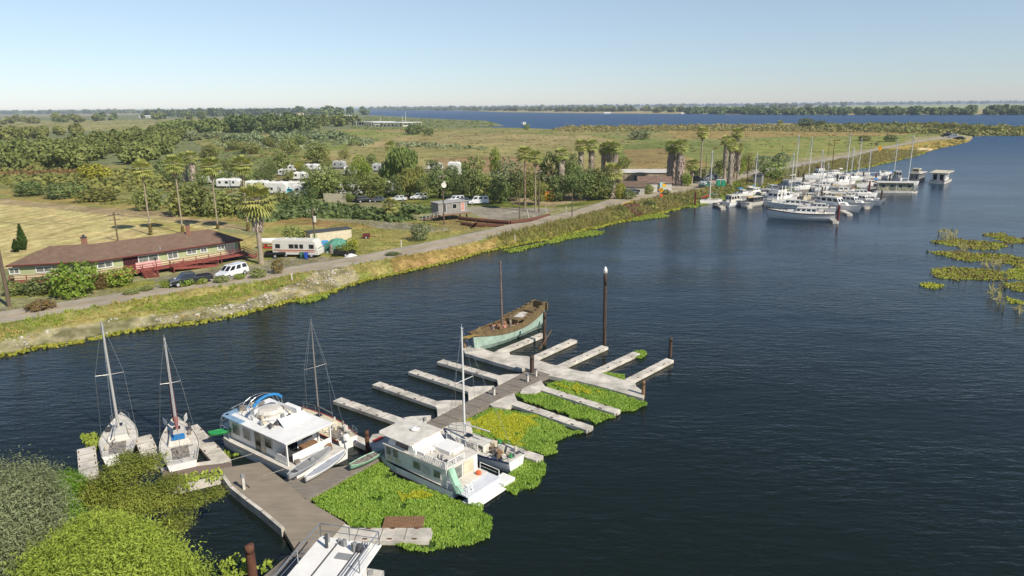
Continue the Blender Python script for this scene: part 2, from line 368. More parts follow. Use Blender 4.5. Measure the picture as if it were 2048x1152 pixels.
# ploughed rows on the mown field: real low ridges of straw
# ------------------------------------------------------------------ water
wm = bpy.data.materials.new('river_water'); wm.use_nodes = True; nt = wm.node_tree; N = nt.nodes; Pn = N['Principled BSDF']
Pn.inputs['Roughness'].default_value = .07; Pn.inputs['IOR'].default_value = 1.33; Pn.inputs['Specular IOR Level'].default_value = .5
geo = N.new('ShaderNodeNewGeometry')
def wv(scale, sx, sy, rot, detail, kind='n'):
    mp = N.new('ShaderNodeMapping'); mp.inputs['Scale'].default_value = (sx,sy,1); mp.inputs['Rotation'].default_value = (0,0,rot)
    nt.links.new(geo.outputs['Position'], mp.inputs[0])
    n = N.new('ShaderNodeTexNoise'); n.inputs['Scale'].default_value = scale; n.inputs['Detail'].default_value = detail; n.inputs['Roughness'].default_value = .6
    nt.links.new(mp.outputs[0], n.inputs['Vector']); return n
w1 = wv(1.5, .35, 1, math.radians(12), 3); w2 = wv(5, .5, 1, math.radians(-8), 2); w3 = wv(.35,.5,1,math.radians(20),3); patch = wv(.018,1,2.2,.3,4)
def mth(op, a, b):
    m = N.new('ShaderNodeMath'); m.operation = op
    for i,q in enumerate((a,b)):
        if isinstance(q,(int,float)): m.inputs[i].default_value = q
        else: nt.links.new(q, m.inputs[i])
    return m.outputs[0]
hgt = mth('ADD', mth('MULTIPLY', w1.outputs[0], 1.0), mth('ADD', mth('MULTIPLY', w2.outputs[0], .17), mth('MULTIPLY', w3.outputs[0], .7)))
pr = N.new('ShaderNodeMapRange'); pr.inputs[1].default_value = .35; pr.inputs[2].default_value = .65; pr.inputs[3].default_value = .2; pr.inputs[4].default_value = 1.0
nt.links.new(patch.outputs[0], pr.inputs[0])
bn = N.new('ShaderNodeBump'); bn.inputs['Distance'].default_value = .17
nt.links.new(mth('MULTIPLY', hgt, pr.outputs[0]), bn.inputs['Height']); bn.inputs['Strength'].default_value = .8
nt.links.new(bn.outputs[0], Pn.inputs['Normal'])
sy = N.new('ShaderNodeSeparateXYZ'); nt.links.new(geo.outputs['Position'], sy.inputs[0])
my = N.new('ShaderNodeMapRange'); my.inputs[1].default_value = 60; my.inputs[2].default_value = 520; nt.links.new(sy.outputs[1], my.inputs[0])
wc = N.new('ShaderNodeValToRGB'); e = wc.color_ramp.elements; e[0].color = (.008,.013,.010,1); e[1].color = (.030,.075,.150,1); q = e.new(.3); q.color = (.008,.022,.042,1)  # bluer with distance: sky reflection off far waves put into the base colour
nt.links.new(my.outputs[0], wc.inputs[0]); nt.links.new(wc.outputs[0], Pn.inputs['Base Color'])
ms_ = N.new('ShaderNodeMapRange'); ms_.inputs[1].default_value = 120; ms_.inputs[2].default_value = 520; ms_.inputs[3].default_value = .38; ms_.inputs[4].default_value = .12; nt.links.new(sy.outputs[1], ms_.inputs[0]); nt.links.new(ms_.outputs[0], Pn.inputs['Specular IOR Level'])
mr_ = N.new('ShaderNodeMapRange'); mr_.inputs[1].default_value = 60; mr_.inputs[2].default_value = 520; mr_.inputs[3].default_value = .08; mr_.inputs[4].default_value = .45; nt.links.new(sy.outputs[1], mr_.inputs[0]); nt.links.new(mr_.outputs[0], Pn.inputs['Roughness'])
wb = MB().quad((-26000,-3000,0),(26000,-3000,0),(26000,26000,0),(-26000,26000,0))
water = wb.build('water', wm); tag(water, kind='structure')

# ------------------------------------------------------------------ roads
asph = mat('asphalt', 'a89d8a', .9, .16, .35, bump=.2, bscale=9, spec=.2)
gravel = mat('gravel', '8f8978', .95, .2, 1.2, bump=.4, bscale=8, spec=.1)
def strip(name, A_, B_, z, m, sub=1):
    V = []; Fc = []
    for i,(a,b) in enumerate(zip(A_,B_)): V += [(a[0],a[1],z),(b[0],b[1],z)]
    for i in range(len(A_)-1): Fc.append((2*i,2*i+1,2*i+3,2*i+2))
    return MB().add(V,Fc).build(name, m)
def road_slab():
    n = len(rF); V = []; Fc = []
    for a,b in zip(rF,rN): V += [(a[0],a[1],RZ),(b[0],b[1],RZ),(b[0],b[1],RZ-.35),(a[0],a[1],RZ-.35)]
    for i in range(n-1):
        k = 4*i
        for j in range(4): Fc.append((k+j, k+(j+1)%4, k+4+(j+1)%4, k+4+j))
    return MB().add(V,Fc).build('levee_road', asph)
road = road_slab(); tag(road, kind='structure')
yel = mat('road_paint_yellow', 'b08a3a', .8, .35, 2.)
mid = lambda k,o: [a.lerp(b,k+o) for a,b in zip(rF[:17],rN[:17])]
cl = strip('centre_line', mid(.5,-.018), mid(.5,.018), RZ+.004, yel); cl.parent = road
# ------------------------------------------------------------------ vegetation library
bark = mat('bark', '6b5a47', .9, .3, 3, bump=.5)
LEAF = dict(
 green=leafmat('leaf_green','66753c','9aa35c'), dark=leafmat('leaf_dark','58663a','7e8a50'), bright=leafmat('leaf_bright','70882f','9fae48'),
 grey=leafmat('leaf_grey','707c52','99a076'), olive=leafmat('leaf_olive','6a7440','95954e'), yellow=leafmat('leaf_yellow','8a9430','b4b045'),
 brown=leafmat('leaf_brown','6e5a38','93804c'), palm=leafmat('leaf_palm','84904c','c0c070',.12), cyp=leafmat('leaf_cypress','3d5526','587030'),
 hyac=leafmat('leaf_hyacinth','6f9630','abc455',.0,.45,.3), hyay=leafmat('leaf_hyacinth_yellow','a5ae28','cdc83c',.0,.45,.3), dead=leafmat('dead_frond','8c7c6c','bdae9c',.15,.85,.1),
 reed=leafmat('leaf_reed','80804a','a89c64',.1), straw=leafmat('leaf_straw','a3904e','c4b06c',.05,.85,.15))
def unit(v): return v/np.maximum(np.linalg.norm(v,axis=1,keepdims=True),1e-9)
def quads(P_, D1, D2):
    """rhombic leaves at P_, half axes D1, D2"""
    V = np.stack([P_-D1, P_+D2, P_+D1, P_-D2],1).reshape(-1,3)
    return V, np.arange(len(V)).reshape(-1,4)
def crown_mesh(name, lobes, n, s, mt, seed=0, droop=0, elong=1., up=.35, depth=.45, ragged=.18):
    r = np.random.default_rng(seed); lb = np.array(lobes, float)
    w = (lb[:,3]*lb[:,4]+lb[:,3]*lb[:,5]+lb[:,4]*lb[:,5]); k = r.choice(len(lb), n, p=w/w.sum())
    d = unit(r.normal(size=(n,3))); rad = 1-depth*r.random(n)**1.6+ragged*r.normal(size=n)*.5
    c = lb[k,:3]; R3 = lb[k,3:6]; p = c + d*R3*rad[:,None]
    # drop leaves buried in other lobes
    keep = np.ones(n,bool)
    for j in range(len(lb)):
        q = ((p-lb[j,:3])/lb[j,3:6]); keep &= ~((np.linalg.norm(q,axis=1)<.62)&(k!=j))
    keep &= p[:,2] > .0
    p, d, k = p[keep], d[keep], k[keep]; n = len(p)
    nrm = unit(d*.7+r.normal(size=(n,3))*.55+np.array([0,0,up]))
    t = unit(np.cross(nrm, r.normal(size=(n,3))))
    if droop: t = unit(t*(1-droop)+np.array([0,0,-1.])*droop*2); nrm = unit(nrm-(nrm*t).sum(1,keepdims=True)*t)
    b = np.cross(nrm, t); sz = s*(.55+.8*r.random(n))[:,None]
    V, F = quads(p, t*sz*elong, b*sz*.62)
    lt = r.random(len(lb)); cc = np.clip(.5*lt[k]+.5*r.random(n),0,1); cc = np.repeat(cc,4)
    return np_mesh(name, V, F, mt, False, np.stack([cc]*3,1))
def rlobes(seed, n, spread=.3, r0=.2, r1=.3, zc=.62, zs=.2, flat=.85):
    r = random.Random(seed); L_ = []
    for i in range(n):
        a = 2*math.pi*(i+r.random()*.6)/n; q = spread*(.5+.5*r.random()); rad = r.uniform(r0,r1)
        L_.append((math.cos(a)*q, math.sin(a)*q, zc+zs*(r.random()*2-1), rad, rad, rad*flat))
    L_.append((0,0,zc+zs*.9,r1*.95,r1*.95,r1*.8)); L_.append((0,0,zc-zs*.3,r1,r1,r1))
    return L_
def trunk_mesh(name, lobes, seed, r0=.035, top=.55):
    m = MB(); r = random.Random(seed); fork = Vector((r.uniform(-.02,.02), r.uniform(-.02,.02), top*.45))
    m.tube((0,0,-.05), fork, r0, r0*.75, 7)
    for l in lobes[:6]:
        q = Vector(l[:3]); midp = fork.lerp(q,.55)+Vector((0,0,-.03)); m.tube(fork, midp, r0*.55, r0*.35, 5); m.tube(midp, q, r0*.35, r0*.12, 5)
    return m.mesh(name, bark)
TV = {}
def variants(kind, count, fn): TV[kind] = [fn(i) for i in range(count)]
def mk_round(col, n=2600, s=.032, seed0=0, **kw):
    def f(i):
        lo = rlobes(seed0+i, 8+i%3, .31, .17, .27, .5, .24)+[(0.05,.0,.28,.3,.3,.2)]
        return crown_mesh('crown', lo, n, s, LEAF[col], seed0+i, **kw), trunk_mesh('trunk', lo, seed0+i)
    return f
for c_, k0 in (('green',10),('dark',20),('bright',30),('olive',40),('grey',50),('yellow',55)): variants('round_'+c_, 3, mk_round(c_, seed0=k0))
variants('willow', 2, lambda i: (crown_mesh('crown', rlobes(60+i, 9, .33, .14, .24, .55, .28, 1.3), 3400, .03, LEAF['olive' if i else 'green'], 60+i, droop=.75, elong=2.1), trunk_mesh('trunk', rlobes(60+i,9),60+i)))
def mk_bush(col, n=1500, s=.05, seed0=0, **kw):
    def f(i):
        lo = rlobes(seed0+i, 6, .34, .2, .32, .42, .14, 1.05)
        lo = [(x,y,z,a,b,c) for x,y,z,a,b,c in lo]+[(0,0,.2,.42,.42,.3)]
        return (crown_mesh('crown', lo, n, s, LEAF[col], seed0+i, **kw), None)
    return f
for c_, k0 in (('green',110),('dark',120),('bright',130),('olive',140),('grey',150),('brown',160),('yellow',170)): variants('bush_'+c_, 3, mk_bush(c_, seed0=k0))
variants('cypress', 1, lambda i: (crown_mesh('crown', [(0,0,.12+.11*k,.12*(1-abs(k-2.3)/6.2),.12*(1-abs(k-2.3)/6.2),.12) for k in range(8)], 3000, .022, LEAF['cyp'], 5, up=1.2, elong=1.6, ragged=.1), trunk_mesh('trunk',[(0,0,.3)],5,.03)))
ORD = ['leftmost','second from left','third from left','fourth from left','fifth from left','sixth from left','seventh from left','eighth from left','ninth from left','tenth from left','eleventh from left','twelfth from left','thirteenth from left','fourteenth from left','fifteenth from left','sixteenth from left','seventeenth from left','eighteenth from left','nineteenth from left','twentieth from left','twenty first from left','twenty second from left','twenty third from left','twenty fourth from left','twenty fifth from left','twenty sixth from left','twenty seventh from left','twenty eighth from left','twenty ninth from left','thirtieth from left']
tcount = 0
def plant(kind, px, py, ty, wpx, label=None, name=None, cat=None, group=None, base=None, deep=None, wide=1.0):
    """a tree or bush whose foot stands under pixel (px, py), its top at row ty, wpx pixels wide"""
    global tcount; tcount += 1
    b = base if base is not None else GP(px, py)
    h = max(top_z(b, ty)-b[2], .4); dd = (_v(b[0],b[1],b[2]-H))@cF; wd = wpx/FPX*dd
    cm, tm = TV[kind][tcount % len(TV[kind])]
    bush = tm is None; fac = (1/.72 if bush else (1/.97 if kind!='cypress' else 1/1.02)); wf = wd/(1.02 if kind!='cypress' else .25)
    root = empty(name or ('bush' if bush else 'tree'), b, random.uniform(0,6.28), label, cat or ('bush' if bush else 'tree'), group)
    root.scale = (wf, wf*(deep or 1), h*fac)
    cr = mobj('crown' if not bush else 'foliage', cm, root)
    if tm is not None: mobj('trunk', tm, root)
    return root
# ---- fan palms
palm_bark = mat('palm_bark','a4957f',.9,.25,2, bump=.5, bscale=8, streak=(1,1,6))
ivy = None
def palm_meshes(seed, nf=34, R=1.0, skirt=0., nsk=160):
    r = np.random.default_rng(seed); V = []; C = []; Fq = []
    def fan(org, d, up, Lp, size, cval, nb=9, spread=1.25, sag=.25):
        side = np.cross(d, up); side /= np.linalg.norm(side)+1e-9; up2 = np.cross(side, d)
        hub = org+d*Lp
        V.extend([org-side*.018, org+side*.018, hub+side*.018, hub-side*.018]); C.extend([cval*.6]*4)
        for j in range(nb):
            a = (j/(nb-1)-.5)*2*spread; dd = d*math.cos(a)+side*math.sin(a); l = size*(1-.25*abs(a)/spread)
            wv_ = np.cross(dd, up2); wv_ /= np.linalg.norm(wv_)+1e-9
            m_ = hub+dd*l*.55; e_ = hub+dd*l+np.array([0,0,-sag*l])
            V.extend([hub, m_-wv_*size*.085, e_, m_+wv_*size*.085]); C.extend([min(1,cval+.15*r.random())]*4)
    for i in range(nf):
        a = 2.399*i+r.random()*.4; el = math.asin(max(-.93,min(.99,.99-1.85*(i/nf)+r.normal()*.06)))
        d = np.array([math.cos(a)*math.cos(el), math.sin(a)*math.cos(el), math.sin(el)])
        up = np.array([-math.cos(a)*math.sin(el), -math.sin(a)*math.sin(el), math.cos(el)])
        fan(np.array([0,0,-.05]), d, up, R*(.42+.15*r.random()), R*.55, .25+.6*r.random(), nb=8, spread=1.15, sag=.1+.3*(i/nf))
    V = np.array(V); cr = np_mesh('crown', V, np.arange(len(V)).reshape(-1,4), LEAF['palm'], False, np.stack([np.array(C)]*3,1))
    return cr
PALM = [palm_meshes(s, 56) for s in (1,2,3)]
def skirt_mesh(seed, Ls, r0, r1, n=420):
    """dead fronds hanging against the trunk from z=0 down to -Ls"""
    r = np.random.default_rng(seed); u = r.random(n); a = r.random(n)*2*math.pi
    rad = .5*(r0*(1-u)+r1*u)*(.55+.75*r.random(n))*(1-.35*np.clip(1-u*4,0,1)); p = np.stack([np.cos(a)*rad, np.sin(a)*rad, -u*Ls],1)
    out = np.stack([np.cos(a),np.sin(a),np.zeros(n)],1); t = unit(np.array([0,0,-1.])+out*(.1+.35*r.random(n))[:,None]+r.normal(size=(n,3))*.12)
    b = unit(np.cross(out,t)); sz = (.35+.5*r.random(n))[:,None]
    V,F = quads(p, t*sz*1.3, b*sz*.3); cc = np.repeat(np.clip(.1+.9*r.random(n),0,1),4)
    return np_mesh('dead_frond_skirt', V, F, LEAF['dead'], False, np.stack([cc]*3,1))
def palm(px, py, ty, label, rc=None, skirt=0., sr=(.5,.4), tr=.22, lean=(0,0), base=None, group=None, ivyb=0, wpx=None):
    b = base if base is not None else GP(px, py)
    dd = (_v(b[0],b[1],0-H))@cF
    if wpx: rc = wpx/FPX*dd/2
    h = top_z(b, ty)-b[2]; hc = h-rc*.95
    root = empty('fan_palm', b, 0, label, 'palm tree', group or 'fan palms')
    m = MB(); n = 7; prev = None; pts = []
    for i in range(n+1):
        t = i/n; pts.append((Vector((lean[0]*t*t, lean[1]*t*t, hc*t)), tr*(1.25 if i==0 else 1-.25*t)))
    for (a,ra),(c,rb) in zip(pts,pts[1:]): m.tube(a,c,ra,rb,9,caps=False)
    m.build('trunk', palm_bark, root, True)
    k = len(label)%3
    mobj('crown', PALM[k], root, Vector((lean[0],lean[1],hc)), random.uniform(0,6), (rc*1.28,rc*1.28,rc*1.12))
    if skirt:
        sk_ = mobj('dead_frond_skirt', skirt_mesh(k+int(px), skirt, sr[0], sr[1], int(180+150*skirt)), root, Vector((lean[0],lean[1],hc-.1)))
    if ivyb:
        iv = crown_mesh('ivy', [(0,0,ivyb*.25,tr*2,tr*2,ivyb*.4),(0,0,ivyb*.7,tr*1.6,tr*1.6,ivyb*.35)], 350, .16, LEAF['brown'], 4)
        mobj('ivy', iv, root)
    return root
# ------------------------------------------------------------------ paints
white = mat('white_gelcoat','ebe8e1',.35,.06,1.2,spec=.5); white2 = mat('old_white_paint','d3cdc0',.6,.16,1.5); cream = mat('cream_paint','cfc4a8',.6,.12,1.5)
glass = mat('dark_glass','1d2327',.12,.1,1,spec=.8); chrome = mat('steel_rail','b4b6b8',.3,.08,3,metal=.8); alu = mat('aluminium_mast','c2bfb8',.45,.06,2,metal=.3)
wood = mat('weathered_plank','857c70',.9,.2,1.2,streak=(1,8,1),bump=.3,bscale=10); woodd = mat('dark_wood','5b4636',.85,.3,2,streak=(1,6,1)); woodb = mat('brown_wood','8a6a4c',.8,.25,2,streak=(1,6,1))
conc = mat('float_concrete','d0c8b9',.9,.3,.8,bump=.25,bscale=12,detail=8); rust = mat('rusty_steel','6a4636',.9,.3,2.5,bump=.3); pile_m = mat('piling_timber','54443a',.9,.35,2,streak=(3,3,.4),bump=.5,bscale=9)
blue = mat('blue_canvas','2f7fb8',.8,.1,2); navy = mat('navy_canvas','26365e',.8,.15,2); teal = mat('teal_canvas','2f6b66',.8,.15,2); red = mat('red_paint','b03a30',.6,.15,2); redd = mat('maroon_paint','6e2b2a',.6,.15,2)
green_p = mat('green_plastic','2f9a50',.4,.1,2); tan_c = mat('tan_canvas','b29b74',.9,.15,2); grey = mat('grey_paint','8c8d8c',.7,.12,2); greyd = mat('dark_grey','4a4b4d',.7,.2,2); black = mat('black_rubber','1c1c1d',.7,.1,2)
orange = mat('orange_plastic','d8612c',.5,.1,2); yellow_p = mat('yellow_paint','d9a928',.5,.1,2); mint = mat('mint_paint','9fc7ab',.6,.15,1.6,detail=8); bluep = mat('blue_plastic','2a56b8',.5,.1,2); cyanp = mat('light_blue_plastic','4fa3dc',.5,.1,2)
seag = mat('sea_green_paint','aec4b2',.85,.22,1.6,detail=9,c2='86998a'); mossy = mat('mossy_timber','7c6a48',.95,.3,1.5,c2='5a4b34',detail=8); pinkw = mat('pink_wash','c98f80',.8,.2,2)
rope_m = mat('rope','b9b3a0',.9,.1,4); clutter_m = mat('mixed_gear','a79c8c',.8,.6,3.5,c2='4c4a48',detail=9)

# ------------------------------------------------------------------ the near floating dock
ZD = .36; stain_m = mat('algae_stain','57543c',.95,.35,2)
def pz(px,py,z=ZD): return G(px,py,z)
def slab(pts, z0=-.25, z1=ZD, m=None): return (m or MB()).prism([tuple(p[:2]) for p in pts], z0, z1)
dock = empty('floating_dock', pz(960,790,0), 0, 'long floating dock of brown planks with pale concrete slip fingers', 'dock')
def dchild(mb, name, mt, label=None, bevel=0):
    o = mb.build(name, mt, dock, label=label, bevel=bevel); o.matrix_parent_inverse = Matrix.Translation(-dock.location); return o
# plank walkways  (pixel outlines of the deck, unprojected at deck height)
dchild(slab([pz(728,925),pz(805,870),pz(842,851),pz(1062,738),pz(1101,749),pz(857,867),pz(790,902),pz(700,950)],0,ZD+.02), 'walkway', wood)
dchild(slab([pz(728,925),pz(700,950),pz(612,998),pz(560,962),pz(590,950)],0,ZD+.015), 'walkway', wood)
platform = [pz(440,938),pz(520,925),pz(566,960),pz(612,1000),pz(690,1046),pz(655,1088),pz(590,1100),pz(568,1062),pz(520,1025),pz(494,1002),pz(462,978),pz(450,958)]
dchild(slab(platform,0,ZD+.03), 'platform', mat('worn_plywood','8f8372',.9,.12,.7,streak=(1,3,1)), 'wide plywood platform where the walkways meet')
dchild(slab([pz(592,1098),pz(655,1086),pz(600,1152),pz(575,1215),pz(498,1215),pz(528,1152)],0,ZD+.012),'walkway',wood)
dchild(slab([pz(325,940),pz(462,925),pz(470,948),pz(447,957),pz(328,982)],.12,ZD+.01),'walkway',mat('brown_felt','7b6a60',.95,.12,1))
# pale kerb along the near side of the platform
kerb = MB()
kp = [(322,984),(447,956),(462,978),(494,1004),(525,1027),(566,1062)]
for a,b in zip(kp,kp[1:]):
    A_=pz(*a);B_=pz(*b); d=(B_-A_); rz=math.atan2(d.y,d.x); kerb.box((A_+B_)/2+Vector((0,0,.08-ZD/2+.0)), (d.length+.06,.22,.62), rz)
dchild(kerb,'kerb',conc)
def finger(a, b, wd=.95, gus=None, label=None):
    """concrete finger between two pixel points on its centre line"""
    A_=pz(*a);B_=pz(*b); d=(B_-A_).normalized(); n=Vector((-d.y,d.x,0))*wd/2
    m = slab([A_+n,A_-n,B_-n,B_+n]); 
    e = A_-d*.12; m.prism([tuple((e+n*.55)[:2]),tuple((e-n*.55)[:2]),tuple((A_-n*.55)[:2]),tuple((A_+n*.55)[:2])], .1, ZD-.06)
    dchild(m,'finger',conc,label,bevel=.02)
    g=n*1.03; dchild(MB().prism([tuple((p)[:2]) for p in (A_+g-d*.02,A_-g-d*.02,B_-g,B_+g)],-.28,.07),'waterline_stain',stain_m)
    L_=(B_-A_).length
    for k in range(1,4):
        for s in (-1,1):
            c=A_+d*(L_*k/4-.6)+n*s*.82; dchild(MB().box(c+Vector((0,0,.05)),(.28,.05,.05),math.atan2(d.y,d.x)).box(c+Vector((0,0,.02)),(.1,.06,.06),math.atan2(d.y,d.x)),'cleat',rust)
        c=A_+d*(L_*k/4); dchild(MB().box(c+Vector((0,0,.003)),(.035,n.length*1.98,.012),math.atan2(d.y,d.x)),'joint',stain_m)
def gusset(pts): dchild(slab([pz(*p) for p in pts],-.2,ZD-.012),'gusset',conc,bevel=.02)
W = (pz(1062,738)-pz(740,897)).normalized()     # along the walkway
Nn = Vector((-W.y, W.x, 0))                        # away to the left
def lfin(tip, root):
    finger(tip, root)
lf = [((674,798),(806,843)),((752,766),(880,810)),((823,741),(944,780)),((880,721),(1001,756)),((600,832),(742,890))]
gl = [[(800,836),(810,862),(808,872),(850,850),(862,830),(822,832)],[(866,803),(874,818),(875,834),(905,820),(925,800),(888,800)],[(932,775),(936,785),(937,798),(965,786),(988,771),(950,772)],[(990,752),(995,762),(996,770),(1022,760),(1050,747),(1010,748)],[(736,882),(745,900),(732,920),(762,905),(794,863),(745,868)]]
for (a,b),g in zip(lf,gl): finger(a,b); gusset(g)
rf = [((1080,916),(905,860)),((1180,856),(1022,803)),((1235,823),(1082,775))]
gr_ = [[(905,845),(940,842),(945,862),(925,880),(882,880),(868,866)],[(975,806),(1028,786),(1035,802),(1012,816),(985,812)],[(1045,777),(1082,760),(1092,775),(1070,785),(1040,784)]]
for (a,b),g in zip(rf,gr_): finger(a,b); gusset(g)
# cross head of concrete at the far end and its five fingers
ch = [(925,696),(950,692),(1000,708),(1055,712),(1098,727),(1160,742),(1200,745),(1260,763),(1290,785),(1286,796),(1270,792),(1210,775),(1150,760),(1128,757),(1092,750),(1060,738),(1050,735),(1040,738),(1000,727),(930,706)]
dchild(slab([pz(*p) for p in ch],-.2,ZD-.006),'cross_head',conc,'concrete cross head joining the five far slip fingers',bevel=.02)
nfn = [((1087,667),(1000,702)),((1148,679),(1052,722)),((1210,692),(1110,737)),((1273,705),(1178,749)),((1340,718),(1235,772))]
for i,(a,b) in enumerate(nfn): finger(a,b,.85)
for g in [[(985,705),(1015,693),(1020,708),(1008,716)],[(1040,720),(1075,712),(1072,724),(1056,730)],[(1095,735),(1130,728),(1132,742),(1110,748)],[(1165,750),(1196,741),(1200,755),(1180,760)],[(1225,768),(1268,758),(1272,770),(1240,778)]]: gusset(g)
dchild(MB().prism([tuple(pz(1262,728)[:2]),tuple(pz(1290,712)[:2]),tuple(pz(1330,722)[:2]),tuple(pz(1300,738)[:2])],ZD,ZD+.004),'moss_stain',mat('lichen','a08c3c',.95,.3,3)) if False else None
# slip finger in the near corner
finger((860,1068),(665,1068),1.3); gusset([(655,1042),(672,1037),(700,1052),(720,1075),(650,1085)])
# white slip fingers by the two sailing boats at the left
finger((380,852),(446,924),1.15); finger((172,895),(178,952),1.2); finger((285,872),(310,930),1.2)
gusset([(320,935),(440,918),(447,928),(330,955)])
# planks of the walkway seen as thin seams
seam = MB(); A0 = pz(728,925); 
for i in range(1,13):
    c_ = pz(800,885).lerp(pz(1078,744), i/13); seam.box(c_+Vector((0,0,.025)), (.03,1.9,.02), math.atan2(W.y,W.x))
dchild(seam,'walkway_seam',woodd)
tray = MB().box(pz(806,852,ZD+.1),(1.1,.5,.05),.7); dchild(tray,'loose_plank',woodb)

# pilings
def piling(px, py, ty, r, label, cap=None, mt=pile_m, lean=(0,0), cat='piling', grp=None):
    b = G(px,py,0); h = top_z(b,ty); root = empty('piling', (b.x,b.y,0), 0, label, cat, grp)
    m = MB(); n=5; pr=None
    for i in range(n): 
        t0=i/n;t1=(i+1)/n; m.tube((lean[0]*t0,lean[1]*t0,-1.5 if i==0 else h*t0),(lean[0]*t1,lean[1]*t1,h*t1), r*(1-.08*t0), r*(1-.08*t1), 12, caps=(i==n-1))
    m.build('post', mt, root, True)
    if cap: MB().lathe([(r*1.06,h-.35),(r*1.06,h+.02),(r*.7,h+.22),(.03,h+.38)],(lean[0],lean[1],0),12).build('cap', cap, root, True)
    return root
piling(1209,690,540,.2,'tallest dark timber piling with a white pointed cap beside the dock',cap=white,lean=(-.1,0))
piling(1064,752,711,.22,'thick short timber piling standing through the end of the plank walkway')
piling(929,702,674,.13,'thin pale timber piling at the left tip of the concrete cross head',mt=woodb)
piling(1089,690,624,.2,'dark piling with a mooring line tied to it beside the old schooner')
piling(1340,714,675,.19,'dark piling at the tip of the rightmost slip finger')
piling(1286,796,762,.16,'thin grey piling at the right end of the concrete cross head',mt=woodb)
piling(736,905,862,.17,'rusty short piling between the left slip finger and the walkway',mt=rust)
piling(507,1165,1090,.26,'reddish brown piling rising from the water near the bottom edge',mt=rust)
lean = MB().tube(G(1078,700,-.1),G(1103,660,2.0),.07,.05,6).build('driftwood_pole', woodb); tag(lean,'thin pole sticking out of the water at a slant beside the dark piling','pole')
# water and power posts on the walkway
def pedestal(px,py,label,s=1.):
    b = pz(px,py,ZD+.03); r = empty('dock_pedestal', b, .6, label, 'pedestal','water and power posts on the dock')
    MB().box((0,0,.3*s),(.16,.2,.6*s)).build('post',white2,r); MB().box((0,0,.66*s),(.22,.26,.16*s)).build('head',grey,r)
    MB().path([(0,.1,.4*s),(.12,.25,.25),(.3,.2,.05),(.35,-.1,.04)],.03).build('hose',greyd,r)
pedestal(1055,763,'dock power post nearest the thick piling on the walkway'); pedestal(988,790,'dock power post with coiled hose halfway along the walkway'); pedestal(1072,752,'small dock post right of the thick piling'); pedestal(850,858,'dock power post beside dark gear behind the lattice houseboat',1.3); pedestal(488,978,'white dock post standing on the wide plywood platform',1.5)

# ------------------------------------------------------------------ boats
def hull_secs(Ls, B, fb, sheer=.25, draft=.3, bow=.35, stern=.85, full=.55, rake=.08, n=14, flare=.12, keelup=.9):
    S = []
    for i in range(n):
        t = i/(n-1); x = -Ls/2+Ls*t
        f = stern+(1-stern)*min(1,t/.35) if t<.35 else 1-((t-.35)/.65)**(1/(1-full)*.9+.6)
        b = max(B/2*f, .02); z = fb*(1+sheer*((t-.4)/.6)**2 if t>.4 else 1+sheer*.3*((.4-t)/.4)**2)
        k = -draft*(1-max(0,(t-.55)/.45)**2*keelup); xr_ = x
        xo = rake*Ls*max(0,(t-.7)/.3)**1.5
        S.append([(x+xo,-b,z),(x+xo*.6,-b*(1-flare),z*.35),(x+xo*.2,-b*.72*(1-flare),k*.6),(x,0,k),(x+xo*.2,b*.72*(1-flare),k*.6),(x+xo*.6,b*(1-flare),z*.35),(x+xo,b,z)])
    return S
def hull(root, Ls, B, fb, mt=white, deckm=white2, name='hull', inset=.06, dz=.05, stripe=None, **k):
    S = hull_secs(Ls,B,fb,**k); MB().loft(S).build(name, mt, root, False)
    top = [(s[0],s[-1]) for s in S]; V=[];F_=[]
    for a,b in top:
        a=Vector(a);b=Vector(b); V += [a.lerp(b,inset*.4)-Vector((0,0,dz)), b.lerp(a,inset*.4)-Vector((0,0,dz))]
    V2 = [v+Vector((0,0,.03)) for v in V]
    for i in range(len(top)-1): F_.append((2*i,2*i+1,2*i+3,2*i+2))
    d = MB().add(V2,F_).build('deck', deckm, root)
    for j in (0,-1):
        rl = MB()
        for s0,s1 in zip(S,S[1:]): rl.tube(s0[j],s1[j],.035,.035,5)
        rl.build('rub_rail', stripe or deckm, root)
    if stripe:
        st = MB()
        for i in range(len(S)-1):
            for sd_ in (0,-1):
                a0,b0 = Vector(S[i][sd_]),Vector(S[i+1][sd_]); o = Vector((0,-.02 if sd_==0 else .02,0)); hz_=Vector((0,0,-.12*max(fb,.8)))
                st.quad(a0+o,b0+o,b0+o+hz_,a0+o+hz_)
        st.build('stripe', stripe, root)
    return S
